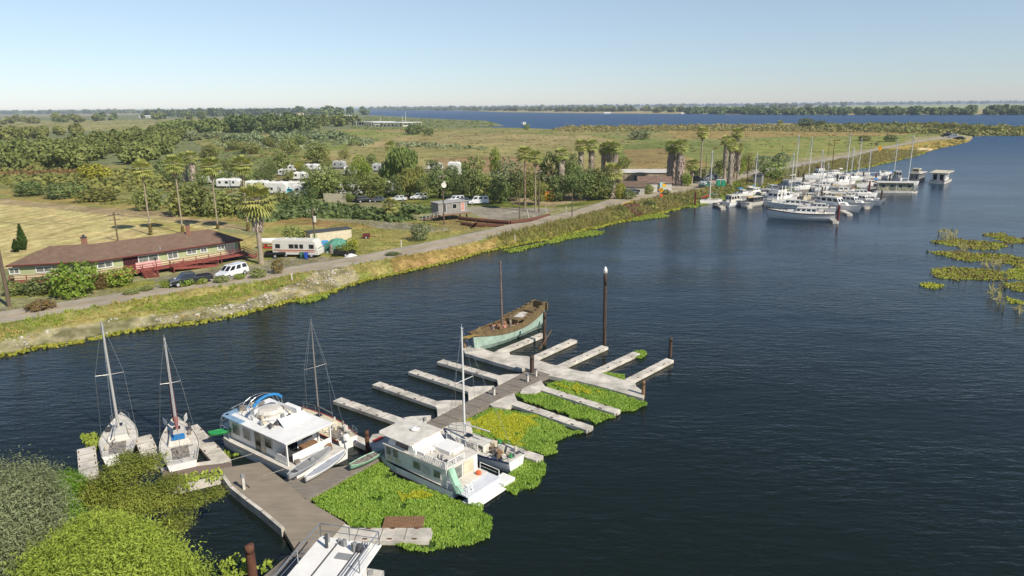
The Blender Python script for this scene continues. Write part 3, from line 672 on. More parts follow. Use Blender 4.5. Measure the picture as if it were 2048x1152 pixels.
def cabin(root, x0,x1,w0,w1,z0,h,mt=white,slant=.25,tumble=.12,win=True,nw=3,name='cabin',roofm=None,roofover=.08,wz=(.45,.85), winm=None, endwin=True):
    """tapered cabin block from x0 (aft) to x1 (fore) with its windows as sub-parts"""
    s = slant*h; w0t=w0*(1-tumble); w1t=w1*(1-tumble)
    v = [(x0,-w0/2,z0),(x1,-w1/2,z0),(x1,w1/2,z0),(x0,w0/2,z0),(x0+s*.3,-w0t/2,z0+h),(x1-s,-w1t/2,z0+h),(x1-s,w1t/2,z0+h),(x0+s*.3,w0t/2,z0+h)]
    c = MB().add(v,[(3,2,1,0),(4,5,6,7),(0,1,5,4),(1,2,6,5),(2,3,7,6),(3,0,4,7)]).build(name, mt, root, bevel=.04)
    P_ = lambda a,b,t: Vector(a).lerp(Vector(b),t)
    if win:
        for (i0,i1,j1,j0,ys) in ((0,1,5,4,-1),(3,2,6,7,1)):
            for k in range(nw):
                u0=(k+.14)/nw;u1=(k+.86)/nw
                q=[P_(P_(v[i0],v[i1],u),P_(v[j0],v[j1],u),t) for u,t in ((u0,wz[0]),(u1,wz[0]),(u1,wz[1]),(u0,wz[1]))]
                o_=Vector((0,.012*ys,.003)); MB().add([a+o_ for a in q]+[a-o_ for a in q],[(0,1,2,3),(7,6,5,4),(0,4,5,1),(1,5,6,2),(2,6,7,3),(3,7,4,0)]).build('window',winm or glass,c)
        if endwin:
          for (i0,i1,j1,j0,xs) in ((1,2,6,5,1),(0,3,7,4,-1)):
            for k in range(2):
                u0=(k+.12)/2;u1=(k+.88)/2
                q=[P_(P_(v[i0],v[i1],u),P_(v[j0],v[j1],u),t) for u,t in ((u0,wz[0]),(u1,wz[0]),(u1,wz[1]),(u0,wz[1]))]
                o_=Vector((.012*xs,0,.003)); MB().add([a+o_ for a in q]+[a-o_ for a in q],[(0,1,2,3),(7,6,5,4),(0,4,5,1),(1,5,6,2),(2,6,7,3),(3,7,4,0)]).build('window',winm or glass,c)
    if roofm:
        e=roofover; MB().add([(v[4][0]-e,v[4][1]-e,z0+h+.003),(v[5][0]+e,v[5][1]-e,z0+h+.003),(v[6][0]+e,v[6][1]+e,z0+h+.003),(v[7][0]-e,v[7][1]+e,z0+h+.003),
         (v[4][0]-e,v[4][1]-e,z0+h+.07),(v[5][0]+e,v[5][1]-e,z0+h+.07),(v[6][0]+e,v[6][1]+e,z0+h+.07),(v[7][0]-e,v[7][1]+e,z0+h+.07)],[(3,2,1,0),(4,5,6,7),(0,1,5,4),(1,2,6,5),(2,3,7,6),(3,0,4,7)]).build('roof',roofm,root)
    return c
def rail(root, pts, h=.55, posts=True, mt=None, r=.018, mid=True, name='rail'):
    m = MB(); U_=Vector((0,0,h)); P_=[Vector(p) for p in pts]
    for a,b in zip(P_,P_[1:]):
        m.tube(a+U_,b+U_,r,r,5)
        if mid: m.tube(a+U_*.5,b+U_*.5,r*.7,r*.7,4)
    for a in P_: m.tube(a,a+U_,r,r,5)
    return m.build(name, mt or chrome, root)
def mast(root, x, z0, h, r=.07, mt=None, spread=.55, boom=None, stays=None, boomm=None, furl=None, Ls=None, lean=(0,0), sp2=False, wire=.012):
    mm = MB(); tp = Vector((x+lean[0],lean[1],z0+h)); bs = Vector((x,0,z0)); mm.tube(bs,tp,r,r*.7,8); mm.tube(tp,tp+Vector((0,0,.3)),.012,.012,4); mm.box(tp,(.25,.06,.05))
    mo = mm.build('mast', mt or alu, root)
    q = bs.lerp(tp,spread); sw = .95 if h>8 else .7
    s_ = MB().tube(q,q+Vector((-.12,sw,.08)),.03,.02,6).tube(q,q+Vector((-.12,-sw,.08)),.03,.02,6)
    s_.build('spreader', mt or alu, root)
    if stays:
        w_ = MB()
        for s in (1,-1):
            w_.tube(tp,q+Vector((-.12,s*sw,.08)),wire,wire,4); w_.tube(q+Vector((-.12,s*sw,.08)),(x-.2,s*stays[1],z0-stays[3] if len(stays)>3 else z0),wire,wire,4)
        w_.tube(tp,(stays[0],0,stays[2]),wire,wire,4); w_.tube(tp,(-abs(stays[0])*.98,0,stays[2]),wire,wire,4)
        w_.build('rigging', chrome, root)
        if furl: MB().tube(tp.lerp(Vector((stays[0]*.6,0,stays[2])),.06),tp.lerp(Vector((stays[0]*.6,0,stays[2])),.93),.09,.2,7).build('furled_sail', furl, root)
    if boom:
        b0 = bs+Vector((0,0,.9)); b1 = b0+Vector((-boom,0,.12)); MB().tube(b0,b1,.05,.05,6).build('boom', mt or alu, root)
        if boomm: MB().tube(b0+Vector((-.2,0,.13)),b1+Vector((.2,0,.11)),.17,.09,8).build('sail_cover', boomm, root)
    return mo
def clutter(root, n, x0,x1,y0,y1,z, mats, smax=.35, name='deck_gear', seed=1):
    """loose gear: every piece is its own child"""
    r = random.Random(seed)
    for i in range(n):
        mt = r.choice(mats); sx,sy,sz = (r.uniform(.08,smax) for _ in range(3)); k = r.random(); c=(r.uniform(x0,x1),r.uniform(y0,y1),z+sz/2)
        if k<.5: MB().box(c,(sx,sy,sz),r.uniform(0,3),r.uniform(-.3,.3)).build('gear_box',mt,root)
        elif k<.65: MB().lathe([(sx*.5,0),(sx*.62,sz*.3),(sx*.4,sz*.8),(.02,sz)],(c[0],c[1],z),8,.4).build('gear_bundle',mt,root)
        elif k<.8: MB().tube((c[0],c[1],z),(c[0]+r.uniform(-.1,.1),c[1],z+sz*1.6),sx*.4,sx*.35,8).build('bucket',mt,root)
        else: MB().tube((c[0],c[1],z+.06),(c[0]+r.uniform(-1,1)*.8,c[1]+r.uniform(-1,1)*.5,z+.15),.035,.03,5).build('gear_pole',mt,root)
def place(px0,py0,px1,py1,z=.1):
    """boat axis from stern pixel to bow pixel on the water: centre, heading, length"""
    a=G(px0,py0,z);b=G(px1,py1,z); c=(a+b)/2; d=b-a; return Vector((c.x,c.y,0)), math.atan2(d.y,d.x), d.length
# ------------------------------------------------------------------ boats at the near dock
# houseboat with the blue bimini
c0 = G(591,966,0); th = math.radians(-37); ex = Vector((math.cos(th),math.sin(th),0)); ey = Vector((-ex.y,ex.x,0))
Lh,Wh = 10.4,4.5
b = empty('houseboat', c0-ex*(Lh/2-.2)+ey*Wh/2, th, 'white houseboat with blue bimini hoop and cluttered roof deck, moored left of the walkway', 'houseboat'); b.scale=(1,1,.83)
S=[]
for i in range(13):
    t=i/12; x=-Lh/2-.6+t*(Lh+.6); k=min(1,t/.22); hw=Wh/2*(.45+.55*math.sin(k*math.pi/2)); kz=-.3+(1-k)**2*.5; up=(1-k)**2*.35
    S.append([(x,-hw,.85+up),(x,-hw*.96,kz+.1),(x,-hw*.6,kz),(x,hw*.6,kz),(x,hw*.96,kz+.1),(x,hw,.85+up)])
MB().loft(S).build('hull',white,b)
MB().add([p for s in S for p in (tuple(Vector(s[0])+Vector((.02,.05,.012))),tuple(Vector(s[-1])+Vector((.02,-.05,.012))))],[(2*i,2*i+1,2*i+3,2*i+2) for i in range(12)]).build('deck',white2,b)
for j in (0,-1):
    m=MB()
    for s0,s1 in zip(S,S[1:]): m.tube(Vector(s0[j])-Vector((0,0,.14)),Vector(s1[j])-Vector((0,0,.14)),.05,.05,6)
    m.build('rub_rail',greyd,b)
cab = MB().box((-.65,.05,1.9),(5.9,3.5,2.06)).build('cabin',white,b,bevel=.03)
def pane(root, c, d, name='window', frame=white2, g=glass, axis='y'):
    """framed window: c centre, d (width,height) on a face normal to axis"""
    w_,h_ = d; f = MB(); t=.07
    if axis[0]=='y':
        for q in ((0,h_/2,w_+t,t),(0,-h_/2,w_+t,t)): f.box((c[0],c[1],c[2]+q[1]),(q[2],.05,t))
        for q in (-w_/2,w_/2): f.box((c[0]+q,c[1],c[2]),(t,.049,h_-t))
        gl_ = MB().box(c,(w_-t,.03,h_-t))
    else:
        for q in (-h_/2,h_/2): f.box((c[0],c[1],c[2]+q),(.05,w_+t,t))
        for q in (-w_/2,w_/2): f.box((c[0],c[1]+q,c[2]),(.049,t,h_-t))
        gl_ = MB().box(c,(.03,w_-t,h_-t))
    fo = f.build(name, frame, root); gl_.build('pane', g, fo); return fo
gcur = mat('curtained_glass','8d8f84',.2,.4,2,c2='4c5350',spec=.7)
pane(cab,(-2.75,-1.72,1.95),(.85,.95),g=gcur); pane(cab,(-1.35,-1.72,1.95),(.85,.95),g=gcur); pane(cab,(1.35,-1.72,2.05),(.8,.9),g=glass)
dr_=MB().box((.15,-1.72,1.8),(.8,.04,1.8)).build('door',glass,cab); MB().box((.7,-1.725,1.8),(.5,.05,1.85)).box((-.28,-1.725,1.8),(.06,.05,1.85)).build('door_frame',cream,dr_)
pane(cab,(2.31,.9,1.95),(.9,.9),axis='x'); MB().box((2.31,-.4,1.8),(.04,.8,1.8)).build('door',glass,cab)
MB().prism([(-4.0,-2.0),(3.9,-2.05),(3.9,2.15),(-3.9,2.1)],2.95,3.06).build('roof',white,b,bevel=.02)
MB().box((-2.6,-1.9,3.12),(2.3,.5,.1),0).box((-3.75,-.9,3.12),(.5,2.0,.1)).build('blue_roof_edge',blue if False else mat('faded_blue','7f9cb4',.8,.15,2),b)
m=MB()
for x in (2.35,3.75):
    for y in (-1.85,1.9): m.box((x,y,1.9),(.09,.09,2.05))
m.box((3.75,0,2.85),(.08,3.8,.16)); m.build('roof_post',white,b)
m=MB().box((3.78,.2,1.35),(.05,3.3,.75)).box((3.0,-1.88,1.3),(1.3,.05,.7)); m.build('porch_screen',white,b)
MB().box((3.2,.3,1.3),(.5,1.3,.8)).build('cabinet',woodb,b); MB().box((3.1,-1.1,1.15),(.7,.7,.45),.4).box((2.9,-1.3,1.55),(.12,.6,.5),.4).build('deck_chair',greyd,b)
clutter(b,34,-3.4,1.2,-1.3,1.8,3.06,[white,white2,grey,clutter_m,greyd,cream],.6,seed=3)
clutter(b,16,2.5,4.8,-1.5,1.9,.87,[white,grey,clutter_m,woodb],.5,seed=4)
MB().add([(1.0,-.5,3.62),(1.2,1.6,3.62),(2.0,1.6,3.12),(1.8,-.6,3.12),(.98,-.5,3.57),(1.18,1.6,3.57),(1.98,1.6,3.08),(1.78,-.6,3.08)],[(0,1,2,3),(7,6,5,4),(0,3,7,4),(1,5,6,2),(2,6,7,3),(0,4,5,1)]).build('wind_screen',mat('bright_tarp','efeeea',.7,.03),b)
MB().lathe([(.9,0),(1.0,.25),(.8,.5),(.2,.6)],(-1.4,.4,3.07),12).build('flybridge_seat',white2,b)
MB().box((-2.0,.3,3.3),(.5,1.9,.5)).box((-.2,1.6,3.35),(1.6,.4,.6)).build('flybridge_console',white,b)
m=MB(); hp=[]   # bimini hoop
for x,hh in ((-1.6,1.9),(-.9,2.0),(-2.3,1.7)):
    p=[Vector((-1.2,-1.2,3.1))]+[Vector((x,-1.25*math.cos(a),3.1+hh*(.55+.45*math.sin(a)))) for a in np.linspace(.3,math.pi-.3,7)]+[Vector((-1.2,1.5,3.1))]; m.path(p,.022); hp.append(p)
m.build('bimini_frame',chrome,b)
m=MB()
for a,c in zip(hp[1][1:-1],hp[1][2:-1]): m.tube(a,c,.13,.13,8)
m.build('bimini_cover',blue,b)
rail(b,[(-3.3,-2.0,.95),(-4.6,-1.9,1.0),(-5.5,-1.2,1.15),(-5.8,0,1.2),(-5.5,1.2,1.15),(-4.6,1.9,1.0)],.95,r=.028)
m=MB()
for q in ([(-5.6,-.9,2.0),(-4.7,-.8,3.0),(-3.6,-.8,3.2)],[(-5.6,.9,2.0),(-4.7,.8,3.2),(-3.4,.8,3.3)],[(-4.7,-.8,3.0),(-4.7,.8,3.2)]): m.path(q,.028)
m.build('bow_frame',chrome,b)
m=MB().box((4.5,-2.0,.25),(.5,.5,.5),.3).tube((5.1,-2.3,.9),(5.0,-2.6,-.2),.13,.09,8).box((5.1,-2.3,1.0),(.45,.35,.35)).tube((4.6,-2.4,1.2),(4.3,-2.8,1.0),.02,.02,4); m.build('outboard_motor',greyd,b)
m=MB().tube((0,-2.25,.8),(-1.0,-3.9,.5),.02,.02,4).tube((3.8,-2.25,.8),(3.0,-3.4,.5),.02,.02,4); m.build('mooring_line',rope_m,b)
# kayak helper
def small_boat(name, p0, p1, B, h, mt, label, cat, z=.5, inner=None, open_=True, pointy=.5):
    a=G(*p0,z); c=G(*p1,z); d=c-a; Ls=d.length; r=empty(name,((a+c)/2).to_tuple()[:2]+(z,),math.atan2(d.y,d.x),label,cat)
    S=[]
    for i in range(13):
        t=i/12; k=math.sin(math.pi*min(max(t,.02),.98))**pointy; x=-Ls/2+Ls*t; e=(abs(t-.5)*2)**3*.12
        S.append([(x,-B/2*k,h+e),(x,-B*.38*k,h*.35+e*.4),(x,0,0+e*.4),(x,B*.38*k,h*.35+e*.4),(x,B/2*k,h+e)])
    MB().loft(S).build('hull',mt,r,True)
    V=[];
    for s in S: V += [tuple(Vector(s[0])*1+Vector((0,.03,-.03))),tuple(Vector(s[-1])+Vector((0,-.03,-.03)))]
    MB().add(V,[(2*i,2*i+1,2*i+3,2*i+2) for i in range(12)]).build('deck',inner or mt,r)
    m=MB()
    for s0,s1 in zip(S,S[1:]): m.tube(s0[0],s1[0],.025,.025,4); m.tube(s0[-1],s1[-1],.025,.025,4)
    m.build('gunwale',mt,r)
    for x in (-Ls*.2,Ls*.15): MB().box((x,0,h-.02),(.25,B*.85,.05)).build('seat',inner or mt,r)
    return r
small_boat('kayak',(418,874),(462,866),.75,.3,green_p,'green plastic kayak lying across the bow of the houseboat with the blue hoop','kayak',1.1,green_p)
galv = mat('galvanised','b9bcc0',.45,.12,2,metal=.2)
small_boat('aluminium_boat',(578,962),(660,905),.95,.38,galv,'long grey skiff on the dock edge in front of the houseboat with the blue hoop','skiff',.55,grey)
small_boat('aluminium_boat',(612,966),(690,912),.85,.32,white,'narrow white skiff between the grey skiff and the plank walkway','skiff',.5,galv)
small_boat('canoe',(701,941),(764,910),.85,.34,mint,'pale mint canoe lying on the plank walkway beside the lattice houseboat','canoe',.5,clutter_m)

# houseboat with the lattice rail
c0=G(931,1012,0); th=math.radians(-39); ex=Vector((math.cos(th),math.sin(th),0)); ey=Vector((-ex.y,ex.x,0)); Lh,Wh=8.6,3.5
b=empty('houseboat', c0-ex*Lh/2+ey*Wh/2, th,'white two level houseboat with lattice rail and overhanging pilothouse roof among the floating weeds','houseboat'); b.scale=(1,1,.62)
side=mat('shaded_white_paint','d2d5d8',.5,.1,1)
S=[]
for i in range(11):
    t=i/10; x=-Lh/2-.3+t*(Lh-.9); k=min(1,t/.3); hw=Wh/2*(.7+.3*math.sin(k*math.pi/2)); 
    S.append([(x,-hw,.95),(x,-hw,.1),(x,-hw*.8,-.3),(x,hw*.8,-.3),(x,hw,.1),(x,hw,.95)])
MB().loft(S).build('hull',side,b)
for j in (1,4):
    m=MB()
    for s0,s1 in zip(S,S[1:]): m.tube(Vector(s0[j])+Vector((0,0,.08)),Vector(s1[j])+Vector((0,0,.08)),.06,.06,6)
    m.build('rub_rail',greyd,b)
MB().prism([(-4.4,-1.5),(3.3,-1.7),(3.3,1.7),(-4.4,1.5)],.95,1.0).build('deck',white2,b)
cab=MB().box((-.6,0,2.0),(6.1,3.1,2.0)).build('cabin',white,b,bevel=.03)
for x,wd in ((-3.2,.55),(-2.5,.55)): pane(cab,(x,-1.56,2.35),(wd,1.0),g=gcur)
for x,wd in ((-3.1,.6),(-2.3,.6),): pane(cab,(x,-1.56,1.5),(wd,.5),g=cream)
pane(cab,(-.35,-1.56,2.05),(.7,.9),g=gcur); pane(cab,(.55,-1.56,2.0),(.7,.9),g=white2); pane(cab,(1.6,-1.56,2.0),(.65,.85),g=gcur)
pane(cab,(2.47,-.5,1.95),(.9,1.6),'door',g=gcur,axis='x'); pane(cab,(2.47,.6,1.95),(1.0,1.6),'door',g=cream,axis='x'); pane(cab,(-3.67,0,2.2),(2,.8),axis='x')
MB().box((-.6,0,3.03),(6.3,3.3,.08)).build('upper_deck',white2,b)
# pilothouse
ph=MB().add([(-3.4,-1.45,3.07),(-.6,-1.45,3.07),(-.6,1.45,3.07),(-3.4,1.45,3.07),(-3.1,-1.35,4.01),(-1.0,-1.35,4.01),(-1.0,1.35,4.01),(-3.1,1.35,4.01)],[(3,2,1,0),(4,5,6,7),(0,1,5,4),(1,2,6,5),(2,3,7,6),(3,0,4,7)]).build('pilothouse',white,b)
MB().add([(-2.6,-1.46,3.25),(-1.3,-1.46,3.25),(-1.35,-1.4,3.85),(-2.5,-1.4,3.85),(-2.6,-1.42,3.25),(-1.3,-1.42,3.25),(-1.35,-1.36,3.85),(-2.5,-1.36,3.85)],[(0,1,2,3),(7,6,5,4),(0,4,5,1),(1,5,6,2),(2,6,7,3),(3,7,4,0)]).build('window',glass,ph)
MB().prism([(-4.4,-1.3),(-4.1,-1.6),(-.9,-1.6),(-.9,1.6),(-4.1,1.6),(-4.4,1.3)],4.02,4.14).build('pilothouse_roof',white2,b,bevel=.03)
MB().lathe([(.02,0),(.3,.05),(.34,.2),(.2,.34),(.02,.4)],(-2.4,.3,4.14),12).build('radar_dome',white,b); MB().tube((-2.4,.3,4.4),(-2.0,.45,4.75),.03,.03,5).build('antenna',chrome,b)
# lattice rail
m=MB()
def lattice(a,c,h,n):
    a=Vector(a);c=Vector(c);d=(c-a)/n; U_=Vector((0,0,h)); m.tube(a,c,.03,.03,4).tube(a+U_,c+U_,.035,.035,4)
    for i in range(n):
        m.tube(a+d*i,a+d*(i+1)+U_,.014,.014,4); m.tube(a+d*(i+1),a+d*i+U_,.014,.014,4)
        if i%5==0: m.tube(a+d*i,a+d*i+U_,.035,.035,4)
    m.tube(c,c+U_,.035,.035,4)
lattice((-.5,-1.58,3.1),(2.45,-1.6,3.1),.8,16); lattice((2.5,-1.5,3.1),(2.5,.2,3.1),.8,10); lattice((-.5,1.58,3.1),(2.45,1.6,3.1),.8,16)
m.build('lattice_rail',white,b)
MB().box((.6,.6,3.3),(1.6,1.4,.5)).box((-.3,-.4,3.25),(.5,1.6,.4)).build('upper_seat',white,b)
clutter(b,16,-.3,2.2,-1.1,1.4,3.1,[greyd,redd,grey,white2],.45,seed=8)
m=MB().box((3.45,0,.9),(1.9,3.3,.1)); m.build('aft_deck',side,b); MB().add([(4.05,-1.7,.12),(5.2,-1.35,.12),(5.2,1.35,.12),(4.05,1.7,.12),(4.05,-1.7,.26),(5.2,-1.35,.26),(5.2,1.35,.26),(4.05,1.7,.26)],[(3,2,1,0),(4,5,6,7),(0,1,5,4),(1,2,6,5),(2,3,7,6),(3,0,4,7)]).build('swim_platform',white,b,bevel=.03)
MB().box((4.4,2.0,.3),(1.1,1.2,.5)).build('float_box',white,b,bevel=.03)
m=MB()
for y in (-1.15,-.75): m.tube((4.3,y,-.1),(3.9,y,1.9),.035,.035,5)
for i in range(6): m.tube((4.25-.06*i,-1.15,.1+.3*i),(4.25-.06*i,-.75,.1+.3*i),.025,.025,4)
m.build('ladder',white,b)
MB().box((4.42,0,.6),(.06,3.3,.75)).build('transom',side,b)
sl_=MB(); pr=[(2.5,-1.2,3.0),(2.9,-1.35,2.3),(3.3,-1.45,1.6),(3.6,-1.5,1.0)]
for a,c in zip(pr,pr[1:]): sl_.tube(a,c,.28,.28,8)
sl_.build('rolled_cover',mint,b)
MB().lathe([(.16,0),(.2,.3),(.1,.45),(.05,.5)],(3.0,1.0,.97),10).build('water_jug',orange,b)
rail(b,[(2.6,-1.65,1.0),(4.3,-1.65,.95)],.8,mt=white,r=.03); rail(b,[(2.6,1.65,1.0),(4.3,1.65,.95)],.8,mt=white,r=.03)
m=MB()
for i in range(5): m.tube((3.95,-1.25-.05*i,.1+.02*i),(4.0,-1.65,.15),.11,.11,8)
m.build('fender',white,b)
MB().box((-4.3,-1.0,1.35),(.5,.06,.8)).box((-4.6,.3,1.4),(.06,1.8,.8)).build('bow_screen',galv,b); clutter(b,8,-4.4,-3.8,-1,1.1,1.0,[bluep,red,grey],.4,seed=5)

# the schooner wreck
c,rz,Ls=place(1066,650,950,699); Ls=11.4
b=empty('wooden_schooner', c+Vector((.4,.3,0)), rz,'derelict wooden schooner with sea green hull and rotten brown bulwarks at the far dock','schooner')
S=[];SB=[]
for i in range(16):
    t=i/15; x=-Ls/2+Ls*t; f=(.62+.38*math.sin(min(1,t/.45)*math.pi/2)) if t<.45 else math.cos(((t-.45)/.55)**1.5*math.pi/2*.97)
    hw=1.45*f; zd=1.25+.75*((.5-t)*2)**2*(1 if t<.5 else .75); rk=.9*max(0,t-.6)**1.3*2; kz=-.4+(.5 if t<.12 else 0)*(1-t/.12)
    S.append([(x+rk,-hw,zd),(x+rk*.6,-hw*.93,.45),(x+rk*.2,-hw*.6,kz*.5),(x,0,kz),(x+rk*.2,hw*.6,kz*.5),(x+rk*.6,hw*.93,.45),(x+rk,hw,zd)])
    SB.append((x+rk*1.1,hw*1.05,zd,zd+(.75 if t<.45 else .4)))
MB().loft(S).build('hull',seag,b)
MB().add([q for s in S for q in (tuple(Vector(s[0])+Vector((0,.03,.02))),tuple(Vector(s[-1])+Vector((0,-.03,.02))))],[(2*i,2*i+1,2*i+3,2*i+2) for i in range(15)]).build('deck',mat('rotten_deck','8c7455',.95,.5,2.5,c2='55432f',detail=9),b)
for sgn in (-1,1):
    m=MB()
    for i in range(15):
        (x0,h0,a0,b0),(x1,h1,a1,b1)=SB[i],SB[i+1]
        m.add([(x0,sgn*h0,a0-.12),(x1,sgn*h1,a1-.12),(x1,sgn*(h1+.02),b1),(x0,sgn*(h0+.02),b0),(x0,sgn*(h0-.12),a0-.12),(x1,sgn*(h1-.12),a1-.12),(x1,sgn*(h1-.12),b1),(x0,sgn*(h0-.12),b0)],[(0,1,2,3),(7,6,5,4),(0,4,5,1),(1,5,6,2),(2,6,7,3),(3,7,4,0)])
    m.build('bulwark',mossy,b)
MB().box((-6.15,0,2.25),(.15,2.0,.9)).build('transom',mossy,b)
m=MB()
for i,(x,hw,z,zt) in enumerate(SB):
    m.box((x,-hw+.18,zt+.02),(.95,.22,.07)); m.box((x,hw-.18,zt+.02),(.95,.22,.07))
m.build('cap_rail',mossy,b)
MB().box((-2.2,0,1.6),(3.3,1.7,.7)).box((-4.4,0,1.95),(1.5,1.5,.5)).build('deckhouse',mossy,b,bevel=.05)
MB().box((-1.9,.1,1.98),(1.1,1.0,.05),.2).box((-2.9,-.3,1.99),(1.0,.7,.05),-.1).box((1.9,.2,1.35),(1.1,.8,.08),.1).build('pale_hatch',white2,b)
clutter(b,36,-3.8,2.8,-1.1,1.1,1.35,[woodb,mossy,clutter_m,pinkw,tan_c],.6,seed=12)
MB().tube((4.4,0,1.55),(7.9,0,2.0),.16,.1,8).box((6.6,0,1.85),(1.6,.5,.14)).build('bowsprit',mat('lichen_yellow','a38a35',.95,.35,4,c2='6d5a3a'),b)
MB().add([(5.2,-.5,1.6),(6.9,-.15,1.9),(6.9,.15,1.9),(5.2,.5,1.6),(5.0,0,2.5)],[(0,1,4),(1,2,4),(2,3,4),(3,0,4),(3,2,1,0)]).build('beakhead',mossy,b)
mx_=1.2; tz=7.6
MB().tube((mx_,0,1.2),(mx_+.35,.1,8.6),.13,.09,9).tube((mx_+.35,.1,8.6),(mx_+.37,.1,9.1),.03,.02,5).box((mx_+.36,.1,8.8),(.18,.18,.25)).build('mast',mat('mast_grey_wood','7d6a5f',.9,.2,2),b)
m=MB().tube((mx_+.35,.1,8.4),(-1.2,1.4,2.1),.012,.012,4).tube((mx_+.35,.1,8.4),(-1.0,-1.4,2.1),.012,.012,4).tube((4.0,-.8,1.9),(4.4,-.6,3.4),.02,.02,4); m.build('rigging',greyd,b)
wl=lambda p: b.location+Matrix.Rotation(rz,3,'Z')@Vector(p)
m=MB(); pa=wl((-3.8,1.7 if False else -1.6,1.6)); 
q0=G(1089,690,0)+Vector((0,0,2.2)); m.tube(G(1050,668,1.2),q0,.025,.025,4); ln=m.build('mooring_line',rope_m); tag(ln,'mooring line from the schooner to the dark piling beside it','rope')
m=MB(); pp=[G(931,690,.9),G(940,693,.5),G(948,686,.75)]; m.path([pp[0],pp[0].lerp(pp[1],.6)+Vector((0,0,-.15)),pp[1],pp[2]],.025,4); ln=m.build('mooring_line',rope_m); tag(ln,'slack mooring line from the thin pale piling to the schooner bow','rope')

# sailing boats at the near dock
def sail(label, c, rz, Ls, B, fb, mh, mx=.5, boomm=None, furl=None, stripe=None, cab=(-.5,2.0), boom=None, mt=white, deckm=white2, gear=0, group=None, seed=1, lean=(0,0), mr=.07, mmat=None, wire=.012, name='sailboat'):
    b = empty(name, c, rz, label, 'sailboat', group)
    S = hull(b, Ls, B, fb, mt, deckm, stripe=stripe, full=.45, stern=.7, rake=.06)
    cabin(b, cab[0], cab[1], B*.6, B*.38, fb-.02, .42, deckm, .8, .15, nw=3, endwin=False)
    ck = MB().box((cab[0]-Ls*.16, 0, fb+.01),(Ls*.26,B*.42,.05)); ck.build('cockpit', clutter_m, b)
    mast(b, mx, fb+.35, mh-fb-.35, mr, mmat, .52, boom if boom is not None else Ls*.38, (Ls*.5, B*.46, fb+.1, .35), boomm, furl, Ls, lean, wire=wire)
    rail(b, [(Ls*.36,B*.25,fb+.1),(Ls*.49,0,fb+.2),(Ls*.36,-B*.25,fb+.1)], .5, name='bow_rail')
    rail(b, [(-Ls*.36,B*.42,fb),(-Ls*.49,B*.36,fb),(-Ls*.49,-B*.36,fb),(-Ls*.36,-B*.42,fb)], .5, name='stern_rail')
    MB().box((cab[1]-.5,0,fb+.44),(.5,.5,.06)).build('hatch', glass, b)
    if gear: clutter(b, gear, -Ls*.44, cab[1], -B*.35, B*.35, fb+.05, [white2,clutter_m,greyd,cream], .4, seed=seed)
    return b
c=(G(222,885,0)); rz=math.radians(116); 
sail('pale sailing boat half hidden behind the waterside tree, its grey mast the leftmost', c+Vector((.15,-.6,0))+Vector((.7,.4,0)), rz, 7.4,2.6,.75, 9.7, .4, mr=.11, gear=12, seed=2, cab=(-1.2,1.5), wire=.016)
c=G(360,900,0); 
sb=sail('sailing boat with dark red furled sail and blue hatch cover between two pale slip fingers', c, math.radians(118), 8.2,2.7,.8, 8.6, 1.2, furl=mat('maroon_sail','6b3036',.9,.2,3), boomm=mat('salmon_sail','b0685c',.9,.2,3), mr=.11, gear=10, seed=5, cab=(-.9,1.9), boom=2.6, wire=.016)
MB().box((-.4,0,1.27),(.9,.9,.06)).build('hatch_cover',blue,sb)
m=MB()
for s in (-1,1): m.box((3.3,s*.75,1.15),(.7,.06,.5),s*.3)
m.build('weather_cloth',white,sb)
c,rz,Ls=place(692,897,598,835)
sb=sail('small grubby sailing boat with an outboard, squeezed beside the houseboat with the blue hoop', c+Vector((.3,.1,0)), rz, 7.2,2.3,.75, 9.2, .9, mr=.075, gear=22, seed=9, cab=(-1.0,1.5), boom=2.3, stripe=red, deckm=cream, mmat=mat('dull_mast','8b8680',.5,.1,2,metal=.3))
MB().tube((-3.6,.3,.9),(-3.9,.3,-.2),.1,.07,8).lathe([(.1,0),(.28,.1),(.26,.4),(.08,.5)],(-3.85,.3,.85),10).build('outboard_motor',white,sb)
c,rz,Ls=place(1016,940,900,893)
sb=sail('cluttered sailing boat with blue side stripe and tall white mast behind the lattice houseboat', c+Vector((.2,.5,0)), rz, 6.8,2.4,.85, 9.6, 1.6, mr=.085, gear=40, seed=6, cab=(-.9,1.7), boom=2.5, stripe=navy, mmat=mat('white_mast','dad9d4',.4,.05,2))
clutter(sb,12,-3.1,-.2,-.9,.9,.95,[cream,white,greyd,woodb,green_p],.6,seed=14)

# large boat at the bottom edge: its far end under pixel (640..775, 1068..1080)
zr=3.1; A_=G(642,1070,zr); B_=G(768,1082,zr); C_=G(572,1152,zr)
dy=(A_-C_).normalized(); rz=math.atan2(dy.y,dy.x); wdt=(B_-A_).length; Lb=11.5
nrm=Vector((dy.y,-dy.x,0)); cc=A_+nrm*wdt/2-dy*(Lb/2-.3); 
b=empty('houseboat',(cc.x,cc.y,0),rz,'large white flat roofed boat with steel rails, cut off by the bottom edge','houseboat')
hw=wdt/2
MB().loft([[(x,-hw*k,.9),(x,-hw*k*.95,0),(x,-hw*.5*k,-.4),(x,hw*.5*k,-.4),(x,hw*k*.95,0),(x,hw*k,.9)] for x,k in ((-5.7,.9),(-3,1),(3,1),(5,.95),(6.2,.8))]).build('hull',white,b)
MB().prism([(-5.6,-hw),(3,-hw),(5,-hw*.95),(6.1,-hw*.8),(6.1,hw*.8),(5,hw*.95),(3,hw),(-5.6,hw)],.9,.95).build('deck',white2,b)
cb_=MB().box((-.4,0,1.95),(9.4,wdt*.78,2.0)).build('cabin',white,b)
for i in range(4):
    for s in (-1,1): pane(cb_,(-3.6+2*i,s*wdt*.392,2.0),(1.2,.8))
pane(cb_,(4.32,0,2.0),(wdt*.5,.9),axis='x')
